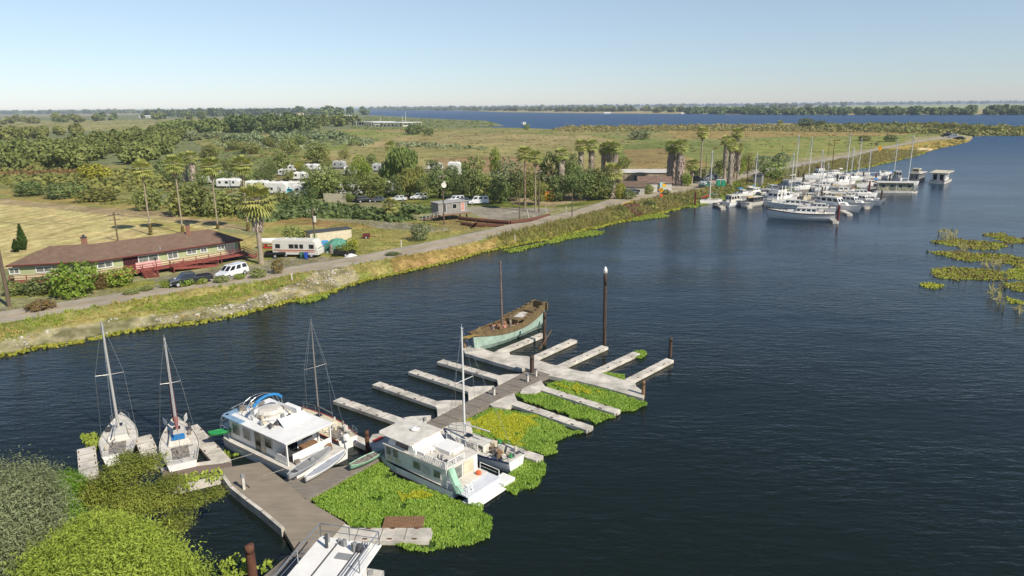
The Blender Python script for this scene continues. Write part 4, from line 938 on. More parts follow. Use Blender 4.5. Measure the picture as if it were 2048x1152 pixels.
MB().prism([(-5.5,-hw),(5.4,-hw),(5.4,hw*.99),(-5.5,hw*.99)],3.0,3.1).build('roof',white,b,bevel=.03)
MB().box((4.0,-.3,3.13),(.45,.8,.05)).build('roof_vent',grey,b)
MB().box((0,hw*.3,3.13),(10.6,.05,.05)).box((0,-hw*.42,3.13),(10.6,.05,.05)).box((0,-hw*.6,3.13),(10.6,.05,.05)).build('roof_seam',greyd,b)
rail(b,[(5.3,hw*.95,3.1),(3,hw*.95,3.1),(.5,hw*.95,3.1),(-2,hw*.95,3.1),(-5,hw*.95,3.1)],.8,r=.03); rail(b,[(5.3,hw*.95,3.1),(5.3,0,3.1),(5.3,-hw*.95,3.1),(3,-hw*.95,3.1),(.5,-hw*.95,3.1),(-2,-hw*.95,3.1),(-5,-hw*.95,3.1)],.8,r=.03)
clutter(b,26,4.5,5.9,-hw*.7,hw*.7,.95,[grey,greyd,bluep,white2,woodb],.6,seed=21); clutter(b,8,4.4,5.2,-hw*.8,hw*.8,3.1,[grey,greyd,white2],.5,seed=22)
# dark mooring rails on the walkway at the bottom
m=MB(); 
for o in (0,.45): a=G(600,1085,ZD)+Vector((o,0,.03)); c=G(548,1152,ZD)+Vector((o,0,.03)); m.tube(a,c,.04,.04,5)
rl=m.build('mooring_cable',black); tag(rl,'pair of black cables along the walkway beside the large white boat','cable')
# brown raft
a=G(770,1054,.25); c=G(843,1053,.25); rz=math.atan2(c.y-a.y,c.x-a.x); r=empty('plank_raft',((a+c)/2).to_tuple()[:2]+(.1,),rz,'brown wooden plank raft lying in the weeds behind the near slip finger','raft')
m=MB()
for i in range(15): m.box((-1.15+i*.165,.3,.3),(.15,1.15,.05))
m.build('planks',woodb,r); MB().box((0,-.15,.2),(2.4,.1,.14)).box((0,.7,.2),(2.4,.1,.14)).build('bearer',woodd,r)
tg=MB().box(G(757,878,ZD+.05),(.9,.35,.06),.9).build('red_mat',red); tag(tg,'red mat lying on the concrete by the rusty piling','mat')
# ------------------------------------------------------------------ ground cover and floating weeds
def sample(polyw, dens, r):
    p = np.array(polyw); lo = p.min(0); hi = p.max(0); n = int((hi-lo).prod()*dens)
    q = lo+(hi-lo)*r.random((n,2)); return q[inside(q,p)]
def jitter_poly(polyw, amp, r, step=.5):
    """roughen the outline of a weed patch"""
    out = []
    for a,b in zip(polyw, np.roll(polyw,-1,0)):
        n = max(1,int(np.linalg.norm(b-a)/step))
        for i in range(n): out.append(a+(b-a)*i/n+r.normal(size=2)*amp*(.3 if i==0 else 1))
    return np.array(out)
def leafbed(name, polys, dens, size, mt, label, seed=0, z=.0, zr=.3, tilt=.5, elong=1.5, pixel=True, amp=.18, clump=True):
    r = np.random.default_rng(seed); Ps = []
    for pp_ in polys:
        w_ = np.array([G(x,y,.1)[:2] for x,y in pp_]) if pixel else np.array(pp_)
        Ps.append(sample(jitter_poly(w_,amp,r), dens, r))
    P2 = np.concatenate(Ps)
    if clump: P2 = P2[fbm(P2,.8,seed+5,2)+.35*fbm(P2,4,seed+9,2) > .28+.22*r.random(len(P2))]
    n = len(P2); hgt = zr*(.35+.9*fbm(P2,1.6,seed+2,3))*(.6+.6*r.random(n))
    nrm = unit(r.normal(size=(n,3))*tilt+np.array([-.15,-.5,.55])); up = unit(np.array([0,0,1.])+r.normal(size=(n,3))*.35)
    t = unit(up-(up*nrm).sum(1,keepdims=True)*nrm); b = np.cross(nrm,t); sz = size*(.6+.7*r.random(n))[:,None]
    c = np.stack([P2[:,0],P2[:,1],z+hgt],1); V,F = quads(c, t*sz*elong, b*sz)
    lt = np.clip(.65*fbm(P2,1.1,seed+4,2)+.45*r.random(n)-.05,0,1)
    o = mobj(name, np_mesh(name, V, F, mt, False, np.stack([np.repeat(lt,4)]*3,1))); tag(o, label, kind='stuff'); return o
LM = LEAF
pA = [(618,1000),(700,948),(735,930),(768,912),(778,945),(930,1008),(960,1006),(984,1045),(980,1075),(940,1090),(890,1098),(850,1104),(815,1098),(775,1084),(775,1062),(700,1052),(668,1030)]
pB = [(914,868),(925,848),(945,835),(985,814),(1012,818),(1170,866),(1135,872),(1112,884),(1115,905),(1095,912),(1060,905),(1000,885),(940,870)]
pB2 = [(1005,900),(1060,915),(1084,925),(1092,940),(1082,970),(1055,978),(1030,990),(1005,975),(1018,950),(1025,920)]
pC = [(1032,788),(1082,782),(1228,830),(1205,842),(1190,848),(1050,803)]
pD = [(1088,766),(1128,762),(1210,778),(1268,796),(1297,812),(1255,822),(1238,824),(1092,777)]
pE = [(1196,748),(1215,746),(1248,750),(1250,760),(1205,762)]; pF = [(1268,704),(1286,701),(1294,708),(1282,718),(1268,716)]
leafbed('water_hyacinth',[pA,pB,pB2,pC,pD,pE,pF],430,.04,LM['hyac'],'bright green floating water hyacinth filling the slips round the dock',1,zr=.2,elong=2.3,tilt=.7)
yA = [(940,835),(1000,822),(1075,836),(1070,850),(1045,862),(1045,880),(1055,892),(1000,888),(975,870),(945,858)]
leafbed('water_primrose',[yA,[(1110,770),(1150,770),(1210,786),(1180,792)],[(790,985),(850,985),(860,1000),(800,1005)]],420,.042,LM['hyay'],'yellow flowering weed patches in the water hyacinth',2,z=.08,amp=.5,zr=.2,elong=1.5)
bed = MB()
for pp_ in (pA,pB,pB2,pC,pD,pE,pF):
    w_ = [G(x,y,.0)[:2] for x,y in pp_]; cx=sum(p[0] for p in w_)/len(w_); cy=sum(p[1] for p in w_)/len(w_)
    bed.prism([(cx+(p[0]-cx)*.95,cy+(p[1]-cy)*.95) for p in w_],-.05,.03)
bd = bed.build('weed_mat', mat('weed_mat','3f5a1c',.95,.4,4)); tag(bd,'dark wet mat under the water hyacinth',kind='stuff')
Z5 = lambda l: [(1750+x/5.235,430+y/5.235) for x,y in l]
R_ = [[(600,290),(700,262),(800,250),(1100,268),(1390,295),(1300,345),(1150,368),(1000,345),(850,322),(700,300)],[(1130,195),(1300,178),(1430,225),(1560,262),(1560,285),(1400,292),(1280,250)],
 [(560,378),(800,380),(1150,398),(1400,408),(1560,450),(1700,440),(1700,560),(1560,560),(1400,505),(1200,472),(960,482),(800,440),(650,412)],
 [(590,562),(700,548),(820,540),(1100,556),(1350,590),(1360,660),(1180,678),(1000,660),(820,675),(640,645)],[(1340,705),(1560,690),(1700,700),(1700,800),(1560,790),(1450,785)],
 [(455,730),(560,702),(740,735),(600,772)],[(1370,850),(1560,900),(1700,910),(1700,950),(1560,935),(1400,918)],[(1380,570),(1560,556),(1700,560),(1700,690),(1560,684),(1420,665)]]
R_ = [Z5(p) for p in R_]
leafbed('pond_weed',R_,34,.12,LM['yellow'],'ragged yellow green weed islands drifting at the right edge',3,zr=.05,amp=.35,tilt=.5)
leafbed('pond_weed',[[(x,y+.5) for x,y in p] for p in R_[:5]],7,.13,LM['brown'],'brown dying stems mixed through the weed islands',4,zr=.2,amp=.9)
rb = [Z5(p) for p in ([(1180,780),(1330,770),(1350,1000),(1260,1000)],[(680,180),(850,190),(840,260),(700,270)],[(860,330),(970,330),(980,390),(860,390)],[(1130,480),(1320,500),(1330,570),(1120,560)],[(1480,980),(1560,960),(1560,1060),(1480,1060)])]
leafbed('reeds',rb,3.,.1,LM['reed'],'thin reed stems standing out of the water near the weed islands',5,zr=.8,elong=6.,tilt=.25,clump=False)
bed = MB()
for pp_ in R_:
    w_ = [G(x,y,.0)[:2] for x,y in pp_]; cx=sum(p[0] for p in w_)/len(w_); cy=sum(p[1] for p in w_)/len(w_)
    bed.prism([(cx+(p[0]-cx)*.85,cy+(p[1]-cy)*.85) for p in w_],-.05,.015)
bd = bed.build('weed_mat', mat('weed_mat_olive','6a6a2c',.95,.5,1.5)); tag(bd,'wet mat under the drifting weed islands',kind='stuff')
# weed fringe along the shore
r = np.random.default_rng(11); sh = np.array(shore[2:]); PQ = []
for a,b in zip(sh[:-1],sh[1:]):
    L_ = np.linalg.norm(b-a); mid_ = (a+b)/2; D_ = np.hypot(*mid_)
    if D_ > 420: continue
    n = int(L_*26*min(1,(90/D_))); t = r.random((n,1)); nrm_ = np.array([b[1]-a[1],-(b[0]-a[0])])/L_
    PQ.append(a+(b-a)*t + nrm_*((r.random((n,1))*1.6-.35)*(.3+1.0*fbm(a+(b-a)*t,9,6)[:,None])))
PQ = np.concatenate(PQ); n = len(PQ); D_ = np.hypot(PQ[:,0],PQ[:,1]); nr = unit(r.normal(size=(n,3))*.5+np.array([0,-.4,.8])); tt = unit(np.cross(nr,r.normal(size=(n,3)))); bb = np.cross(nr,tt)
sz = ((.09+.1*r.random(n))*np.maximum(1,np.sqrt(D_/90)))[:,None]
V,F = quads(np.stack([PQ[:,0],PQ[:,1],.06+.12*r.random(n)],1), tt*sz*1.4, bb*sz)
o = mobj('shore_weed', np_mesh('shore_weed',V,F,LM['yellow'],False,np.stack([np.repeat(r.random(n),4)]*3,1))); tag(o,'yellow green weed fringe floating along the foot of the levee',kind='stuff')
tips = [[(1095,482),(1130,470),(1175,463),(1212,463),(1195,470),(1140,478),(1100,488)],[(1268,436),(1285,424),(1310,422),(1325,429),(1340,433),(1300,438),(1270,443)],[(1010,500),(1050,492),(1100,484),(1080,492),(1020,506)],[(1560,376),(1600,372),(1620,376),(1600,384),(1565,384)],[(1690,368),(1720,362),(1745,366),(1720,376),(1695,376)],[(1345,420),(1385,412),(1430,406),(1480,392),(1490,385),(1430,394),(1380,402),(1345,412)],[(1480,392),(1520,392),(1540,386),(1530,380),(1500,384)],[(585,606),(630,592),(662,587),(655,596),(620,604)],[(425,905),(455,905),(462,925),(440,930),(428,918)],[(165,872),(195,868),(205,884),(195,905),(172,892)]]
leafbed('shore_weed',tips,30,.13,LM['bright'],'bright green weed tongues spreading from the shore and round the boats',12,zr=.22,amp=.3,clump=False)
# grasses on the levee slopes and verges
def tufts(name, P2, hmin, hmax, mt, label, seed, nb=5, wd=.035, lean=.45):
    r = np.random.default_rng(seed); n = len(P2); z = ground_h(P2); D_ = np.hypot(P2[:,0],P2[:,1]); sc_ = np.maximum(1,np.sqrt(D_/110))
    base = np.repeat(np.stack([P2[:,0],P2[:,1],z-.03],1),nb,0)+np.concatenate([r.normal(size=(n*nb,2))*.09*np.repeat(sc_,nb)[:,None],np.zeros((n*nb,1))],1)
    h = (hmin+(hmax-hmin)*np.repeat(fbm(P2,3,seed,3),nb)*(.5+r.random(n*nb))); d = unit(np.concatenate([r.normal(size=(n*nb,2))*lean,np.ones((n*nb,1))],1))
    mid_ = base+d*(h*.55)[:,None]; tip = base+d*h[:,None]; tip[:,2] -= h*.08; s = unit(np.cross(d,r.normal(size=(n*nb,3))))*(wd*np.repeat(sc_,nb)*(.7+.8*r.random(n*nb)))[:,None]
    V = np.stack([base,mid_-s,tip,mid_+s],1).reshape(-1,3); F = np.arange(len(V)).reshape(-1,4)
    c = np.clip(.6*np.repeat(fbm(P2,2.2,seed+3,3),nb)+.4*r.random(n*nb),0,1)
    o = mobj(name, np_mesh(name,V,F,mt,False,np.stack([np.repeat(c,4)]*3,1))); tag(o,label,kind='stuff'); return o
r = np.random.default_rng(20)
bankpoly = np.array(list(np.array(shore)[2:-6])+[tuple(p[:2]) for p in rN[:23][::-1]])
def bandpts(dens, far=420):
    out = []
    for i in range(2,len(SHORE)-8):
        pass
    q = sample(bankpoly, dens*.5, r); D_ = np.hypot(q[:,0],q[:,1]); k = (D_<far)&(r.random(len(q))<np.minimum(1,(110/D_)**1.6)*2)
    return q[k]
B_ = bandpts(9); rubp = poly([(-200,720),(0,690),(100,664),(220,646),(330,632),(480,608),(590,576),(650,548),(705,545),(720,560),(700,575),(600,600),(440,640),(330,655),(200,675),(0,715),(-200,740)],.5)
inr = inside(B_,rubp); f1 = fbm(B_,7,33)
tanp = poly([(780,518),(880,503),(1000,478),(1005,500),(850,537),(785,552)],1.2); intan = inside(B_,tanp)
farb = np.hypot(B_[:,0],B_[:,1])>125; dsb = dist(B_,shore,False)
g1 = B_[(~inr)&(~intan)&(f1>.48)]; tufts('bank_grass',g1,.25,.8,LM['green' if False else 'bright'],'green grass and weeds on the levee slope',21)
g2 = B_[((~inr)&(f1<=.52))|intan]; tufts('dry_grass',g2,.2,.6,LM['straw'],'dry straw coloured grass on the levee slope',22)
g3 = B_[inr&(r.random(len(B_))<.5)&(f1>.45)]; tufts('dry_grass',g3,.15,.45,LM['straw'],'dry grass tufts growing between the rocks of the levee slope',23)
g4 = B_[farb&(~intan)&(r.random(len(B_))<.9)]; tufts('reeds',g4,.5,1.5,LM['reed'],'tall pale reeds on the slope below the far stretch of road',24)
# verges and yard grass on the land side
vp = poly([(-200,660),(0,606),(300,560),(520,522),(560,470),(700,445),(1000,440),(1260,398),(1400,360),(1448,350),(1401,361),(1222,398),(1050,441),(882,479),(695,516),(600,530),(500,549),(300,577),(0,623),(-200,650)],1.1)
q = sample(vp,3,r); q = q[r.random(len(q))<.35+.9*(fbm(q,5,44)>.5)]; tufts('verge_grass',q,.12,.4,LM['olive'],'short rough grass on the verge and yard beside the road',25,nb=4)
q = sample(vp,1.6,r); q = q[(fbm(q,8,47)<.48)]; tufts('dry_grass',q,.1,.35,LM['straw'],'patches of dry grass on the yard behind the road',26,nb=4)
# rocks of the rip-rap
def rocks(name, P2, smin, smax, mt, label, seed):
    r = np.random.default_rng(seed); n = len(P2); z = ground_h(P2); g = (1+5**.5)/2
    ico = np.array([(-1,g,0),(1,g,0),(-1,-g,0),(1,-g,0),(0,-1,g),(0,1,g),(0,-1,-g),(0,1,-g),(g,0,-1),(g,0,1),(-g,0,-1),(-g,0,1)])/1.9
    fi = np.array([(0,11,5),(0,5,1),(0,1,7),(0,7,10),(0,10,11),(1,5,9),(5,11,4),(11,10,2),(10,7,6),(7,1,8),(3,9,4),(3,4,2),(3,2,6),(3,6,8),(3,8,9),(4,9,5),(2,4,11),(6,2,10),(8,6,7),(9,8,1)])
    V = ico[None]*(1+.35*r.normal(size=(n,12,1)))*((smin+(smax-smin)*r.random(n)**2)[:,None,None])*np.array([1,1,.65])*(1+.3*r.normal(size=(n,1,3)))
    V = V+np.stack([P2[:,0],P2[:,1],z],1)[:,None,:]; F = (fi[None]+12*np.arange(n)[:,None,None]).reshape(-1,3)
    o = mobj(name, np_mesh(name,V.reshape(-1,3),F,mt,False,np.repeat(r.random(n),12)[:,None]*np.ones((1,3)))); tag(o,label,kind='stuff')
q = sample(rubp,7,r); q = q[inside(q,bankpoly)&(fbm(q,5,61)+.5*fbm(q,1.5,63)>.71)]; rocks('riprap',q,.08,.26,leafmat('stone','8d8578','c2baa8',0,.9,0),'grey rocks of the rip rap on the near levee slope',31)
# low scrub over the marsh and meadow, as one mass per kind
def scrub(name, pxpoly, n, smin, smax, mt, label, seed, zt=1.1, hk=.5, per=26):
    r = np.random.default_rng(seed); w_ = poly(pxpoly, zt); lo=w_.min(0); hi=w_.max(0); q = lo+(hi-lo)*r.random((n*6,2)); q = q[inside(q,w_)]
    q = q[fbm(q,30,seed)+.2*r.random(len(q))>.5][:n]; n=len(q)
    if not n: return
    z = ground_h(q); S_ = smin+(smax-smin)*r.random(n)**2; k = np.repeat(np.arange(n),per); m = n*per
    d = unit(r.normal(size=(m,3))); d[:,2]=np.abs(d[:,2]); rad = (.6+.45*r.random(m))[:,None]
    c = np.stack([q[:,0],q[:,1],z-.1],1)[k]+d*rad*S_[k][:,None]*np.array([1,1,hk]); nr = unit(d+r.normal(size=(m,3))*.5); t=unit(np.cross(nr,r.normal(size=(m,3)))); b=np.cross(nr,t); sz=(S_[k]*(.18+.16*r.random(m)))[:,None]
    V,F=quads(c,t*sz,b*sz*.7); cl=np.clip(.5*r.random(n)[k]+.5*r.random(m),0,1)
    o = mobj(name,np_mesh(name,V,F,mt,False,np.stack([np.repeat(cl,4)]*3,1))); tag(o,label,kind='stuff'); return o
scrub('marsh_scrub',[(420,300),(640,300),(900,330),(1200,350),(1500,335),(1680,300),(1900,268),(1500,258),(1000,262),(700,262),(460,275)],1500,.4,1.6,LM['olive'],'low olive scrub dotted over the marsh meadow',41,hk=.35)
scrub('marsh_scrub',[(420,300),(640,300),(900,330),(1200,350),(1500,335),(1680,300),(1900,268),(1500,258),(1000,262),(700,262),(460,275)],1200,.4,1.8,LM['brown'],'low brown scrub dotted over the marsh meadow',42,hk=.3)
scrub('reed_bed',[(1100,262),(1150,252),(1300,253),(1500,250),(1720,251),(1880,250),(1985,256),(2100,256),(2100,268),(1945,270),(1800,266),(1500,262),(1200,264)],2600,1.5,4.5,LM['reed'],'long belt of tall reeds along the far edge of the marsh',43,hk=.7)
scrub('reed_bed',[(1600,250),(1720,251),(1880,250),(1985,256),(2200,256),(2200,268),(1945,270),(1800,266),(1650,262)],1200,2,6,LM['olive'],'dark olive reeds and bushes along the spit at the right',44,hk=.7)
scrub('reed_bed',[(735,232),(850,239),(910,241),(975,243),(1010,253),(935,257),(850,262),(760,262),(690,255)],600,1.5,4.5,LM['olive'],'olive reeds on the point beside the covered slips',45,hk=.5)
scrub('thicket',[(-40,325),(140,330),(260,345),(330,355),(340,372),(270,395),(150,388),(60,378),(-40,360)],900,1.2,3.5,LM['olive'],'olive thicket beyond the mown field at the left',46,hk=.6)
scrub('thicket',[(-40,322),(120,318),(220,340),(160,352),(0,350),(-40,345)],600,1.,2.8,LM['brown'],'brown scrubland below the wood at the left',47,hk=.4)
scrub('bramble_bank',[(505,410),(600,405),(660,415),(760,425),(870,412),(890,432),(800,444),(700,436),(600,436),(520,445),(480,432)],900,1.,2.4,LM['dark'],'dark bramble bank between the caravan park and the meadow',48,hk=.8)
scrub('bramble_bank',[(150,402),(270,398),(470,420),(500,440),(440,440),(300,412),(180,408)],260,.4,1.3,LM['olive'],'weedy strip along the ditch behind the mown field',49,hk=.5)
scrub('shrub_belt',[(560,282),(700,275),(800,285),(1000,300),(700,292),(600,300),(470,310),(430,285)],600,1.5,4.2,LM['grey'],'grey willow scrub across the middle meadow',50,hk=.6)
scrub('verge_brush',[(1260,402),(1340,380),(1400,366),(1400,360),(1330,372),(1255,394)],120,.3,.9,LM['green'],'low green brush along the far verge of the road',51,hk=.6)
scrub('bank_brush',[(1210,428),(1300,402),(1400,388),(1460,372),(1500,362),(1560,352),(1540,366),(1440,392),(1350,410),(1260,432)],420,.5,1.6,LM['olive'],'bushy growth on the slope towards the marina',52,hk=.8)
scrub('bank_brush',[(1360,400),(1440,380),(1520,362),(1530,370),(1440,396),(1370,410)],130,.5,1.4,LM['bright'],'bright green brush on the slope beside the moored boats',53,hk=.8)
scrub('bank_brush',[(1560,350),(1680,325),(1780,306),(1900,280),(1935,281),(1850,300),(1740,325),(1600,355)],500,.5,1.6,LM['olive'],'olive brush on the slope behind the marina',54,hk=.7)
scrub('bank_brush',[(1680,326),(1780,306),(1900,280),(1940,280),(1850,300),(1740,327)],420,.4,1.3,LM['straw'],'golden grass on the slope towards the point',55,hk=.6)

for sd_,mt_,lb_ in ((56,'olive','olive scrub over the meadow left of the caravan park'),(57,'brown','dry brown scrub over the meadow left of the caravan park'),(58,'green','green scrub over the meadow left of the caravan park')):
    scrub('meadow_scrub',[(340,335),(420,300),(560,292),(660,330),(600,350),(560,372),(500,385),(340,400),(310,370)],420,.5,1.9,LM[mt_],lb_,sd_,hk=.5)
scrub('meadow_scrub',[(370,262),(700,262),(640,300),(420,300),(345,330),(360,280)],700,.6,2.4,LM['olive'],'olive scrub over the middle meadow',59,hk=.4)
scrub('meadow_scrub',[(0,245),(330,240),(600,245),(330,268),(160,268),(0,262)],500,1,3.5,LM['olive'],'olive scrub over the far left fields',60,hk=.35)
# ------------------------------------------------------------------ ranch house on the levee road
ZE = 4.3; E0,E1,E2 = G(11,531,ZE),G(187,522,ZE),G(486,479,ZE)
siding = mat('green_siding','a5ad80',.85,.08,.8,streak=(1,1,.2)); sidec = mat('cream_siding','c4bd98',.85,.08,.8); roofm = mat('brown_shingle','7e6755',.95,.14,1.2,c2='695446',bump=.3,bscale=14,detail=8)
trim = mat('white_trim','dcdad2',.6,.06,2); redw = mat('red_deck_paint','8c4a40',.75,.18,2); brick = mat('brick_chimney','a0735e',.9,.3,6); 
house = empty('ranch_house', (E1.x,E1.y,1.1), 0, 'long low green ranch house with brown roof and red deck beside the levee road','house')
def hb(m, name, mt, par=None, **k):
    o = m.build(name, mt, par or house, **k)
    
    if par is None or par is house: o.matrix_parent_inverse = Matrix.Translation(-house.location)
    return o
u1=(E1-E0).normalized(); u2=(E2-E1).normalized(); n1=Vector((u1.y,-u1.x,0)); n2=Vector((u2.y,-u2.x,0))   # towards the road
nb_=(n1+n2).normalized(); DW=9.0; kk=1/nb_.dot(n1)
F0,F1,F2=E0,E1,E2; B0,B1,B2=E0-n1*DW,E1-nb_*DW*kk,E2-n2*DW
Rg0=E0-n1*DW/2+u1*4.2; Rg1=E1-nb_*DW/2*kk; Rg2=E2-n2*DW/2-u2*3.6
up=lambda v,z: Vector((v.x,v.y,z)); ZR=6.0
m=MB(); P_=[up(F0,ZE),up(F1,ZE),up(F2,ZE),up(B2,ZE),up(B1,ZE),up(B0,ZE),up(Rg0,ZR),up(Rg1,ZR),up(Rg2,ZR)]
Pl=[p-Vector((0,0,.22)) for p in P_[:6]]
m.add(P_+Pl,[(0,1,7,6),(1,2,8,7),(2,3,8),(3,4,7,8),(4,5,6,7),(5,0,6),(0,9,10,1),(1,10,11,2),(2,11,12,3),(3,12,13,4),(4,13,14,5),(5,14,9,0),(9,14,13,10),(10,13,12,11)])
rf_=hb(m,'roof',roofm)
m=MB()
for a,c in ((F0,F1),(F1,F2),(F2,B2),(F0,B0)): m.tube(up(a,ZE-.1),up(c,ZE-.1),.09,.09,4)
hb(m,'fascia',redd)
ov=.65
W0,W1,W2=F0-n1*ov+u1*.5,F1-nb_*ov*kk,F2-n2*ov-u2*.5; V0,V1,V2=B0+n1*.5+u1*.5,B1+nb_*.5*kk,B2+n2*.5-u2*.5
wl_=MB().prism([tuple(p[:2]) for p in (W0,W1,W2,V2,V1,V0)],2.2,ZE-.2); wall=hb(wl_,'wall',siding)
hb(MB().prism([tuple(p[:2]) for p in (W0+n1*.02,W1+nb_*.02,W2+n2*.02+u2*.02,V2+u2*.02,V1,V0)],1.9,2.75),'skirting',sidec)
hb(MB().prism([tuple(p[:2]) for p in (W0,W1,W2-u2*.3,V2-u2*.3,V1,V0)],1.0,1.89),'foundation',greyd)
def onwall(px,z=3.3):
    best=None
    for (a,c,n) in ((W0,W1,n1),(W1,W2,n2)):
        for i in range(400):
            p=a.lerp(c,i/399); e=abs(proj((p.x,p.y,z))[0]-px)
            if best is None or e<best[0]: best=(e,Vector((p.x,p.y,z)),n)
    return best[1],best[2]
def hwin(px,z,w_,h_,name='window',fr=trim,g=gcur):
    p,n=onwall(px,z); r=math.atan2(n.y,n.x)-math.pi/2; c=p+n*.05
    f=MB(); tx=Vector((-n.y,n.x,0)); t=.14
    f.box(c+Vector((0,0,h_/2)),(w_+t,.09,t),r); f.box(c-Vector((0,0,h_/2)),(w_+t,.09,t),r); 
    for s in (-1,0,1): f.box(c+tx*s*w_/2,(t*(1 if s else .6),.088,h_-t),r)
    fo=hb(f,name,fr,wall); gl_=MB().box(c-n*.02,(w_-t*.5,.05,h_-t*.5),r).build('pane',g,fo)
for px,z,w_,h_ in ((29,3.35,1.2,.8),(88,3.35,2.0,.8),(210,3.4,2.0,.8),(383,3.45,1.5,.75),(407,3.45,1.0,.75),(442,3.45,1.1,.75)): hwin(px,z,w_,h_)
hwin(345,3.3,1.5,1.0,'bay_window'); hwin(297,3.35,2.8,1.2,'bay_window'); hwin(461,3.0,1.3,1.7,'door',trim,cream)
p,n=onwall(297,2.5); r=math.atan2(n.y,n.x)-math.pi/2; hb(MB().box(p+n*.06,(3.6,.12,1.0),r),'pink_panel',mat('pink_panel','d5a8a0',.8,.08,2),wall)
p,n=onwall(263,3.0); r=math.atan2(n.y,n.x)-math.pi/2; hb(MB().box(p+n*.03,(2.2,.1,1.9),r),'entry_recess',mat('dark_red_door','3f1a1c',.8,.2,2),wall); hb(MB().box(p+n*.09+Vector((0,0,-.55)),(2.2,.05,.75),r),'entry_gate',redd,wall)
# red deck, rails and ramps
def deckrun(a,c,z0,z1,wd,n,rails=True,name='deck'):
    m=MB(); a=Vector(a);c=Vector(c)
    m.add([up(a,z0),up(c,z1),up(c+n*wd,z1),up(a+n*wd,z0),up(a,z0-.3),up(c,z1-.3),up(c+n*wd,z1-.3),up(a+n*wd,z0-.3)],[(0,1,2,3),(7,6,5,4),(0,4,5,1),(1,5,6,2),(2,6,7,3),(3,7,4,0)])
    hb(m,name,redw); L_=(c-a).length; k=max(2,int(L_/1.8)); m=MB()
    for i in range(k+1):
        t=i/k; p=a.lerp(c,t)+n*wd; z=z0+(z1-z0)*t; m.box(up(p,z+.35),(.1,.1,.95)); 
        if i%2==0: m.box(up(p,(z-.3+1.0)/2),(.12,.12,max(.05,z-.3-1.0)))
    for hh in (.85,.5):
        m.tube(up(a+n*wd,z0+hh),up(c+n*wd,z1+hh),.05,.05,4)
    hb(m,name+'_rail',redw)
deckrun(W0+n1*.1,W1+nb_*.1,2.05,2.05,1.3,n1)
p1,_=onwall(330); p2,_=onwall(484); pm,_=onwall(262)
deckrun(W1+n2*.1,p1+n2*.1,2.05,2.05,1.5,n2); deckrun(p1+n2*.1,p2+n2*.1,2.05,2.2,1.7,n2)
q1,_=onwall(418); deckrun(p1+n2*1.9,q1+n2*1.9,2.0,1.3,1.1,n2,name='ramp')
# stairs
def stairs(base, n, wd, z1, steps, u_):
    m=MB(); r=math.atan2(u_.y,u_.x)
    for i in range(steps): m.box(up(base+n*(.3*i+.15),z1-(i+1)*(z1-1.1)/steps+.03),(wd,.3,.07),r)
    for s in (-1,1):
        a=base+u_*s*wd/2; m.tube(up(a,z1+.85),up(a+n*.3*steps,1.1+.85),.05,.05,4).tube(up(a,z1),up(a+n*.3*steps,1.1),.08,.08,4).tube(up(a+n*.3*steps,1.1),up(a+n*.3*steps,1.95),.06,.06,4)
    hb(m,'stairs',redw)
ps,_=onwall(283); stairs(ps+n2*1.6,n2,1.8,2.05,7,u2); stairs(p2+n2*.4+u2*.3,(n2*.5+u2*.87).normalized(),1.4,2.2,7,Vector((-(n2*.5+u2*.87).normalized().y,(n2*.5+u2*.87).normalized().x,0)))
hb(MB().box(up(W2-u2*.1+Vector((.2,0,0)),2.9),(.15,.15,3.0)).tube(up(W2+n2*.1+u2*.15,1.2),up(W2+n2*.1+u2*.15,3.4),.07,.07,4),'end_post',redw)
# chimneys
for px,py,zz in ((169,483,1.15),):
    p=G(169,487,5.9); hb(MB().box((p.x,p.y,6.15),(.6,.6,1.3)),'chimney',brick); hb(MB().box((p.x,p.y,6.86),(.72,.72,.12)).tube((p.x,p.y,6.9),(p.x,p.y,7.2),.15,.2,8),'chimney_cap',greyd)
p=G(377,470,5.6); hb(MB().box((p.x,p.y,6.3),(.5,.5,1.9)),'chimney',brick); hb(MB().box((p.x,p.y,7.3),(.65,.65,.12)),'chimney_cap',greyd)
p=G(320,498,5.0); hb(MB().tube((p.x,p.y,4.9),(p.x,p.y,5.4),.1,.1,8),'roof_vent',grey)
# ------------------------------------------------------------------ vehicles
tyre=mat('tyre','1b1b1c',.85,.1,2)
def wheels(root, xs, y, r=.34):
    for x in xs:
        for s in (-1,1):
            w_=MB().tube((x,s*(y-.22),r),(x,s*y,r),r,r,14).build('wheel',tyre,root); MB().tube((x,s*(y-.05),r),(x,s*(y+.012),r),r*.6,r*.55,10).build('rim',galv,w_)
def profile_body(root, pts, W_, mt, tum=.0, name='body'):
    """side profile (x,z) extruded across, narrowed towards its top"""
    zmax=max(p[1] for p in pts); zmin=min(p[1] for p in pts); V=[]
    for s in (-1,1):
        for x,z in pts: V.append((x,s*W_/2*(1-tum*max(0,(z-zmin)/(zmax-zmin)-.35)),z))
    n=len(pts); return MB().add(V,[tuple(range(n)),tuple(range(2*n-1,n-1,-1))]+[(i,n+i,n+(i+1)%n,(i+1)%n) for i in range(n)]).build(name,mt,root,bevel=.05)
def lights(root, x, y, z, xb=None, zb=None):
    for s in (-1,1):
        MB().box((x,s*y,z),(.08,.28,.16)).build('headlight',white,root)
        if xb is not None: MB().box((xb,s*y,zb or z),(.06,.16,.3)).build('tail_light',red,root)
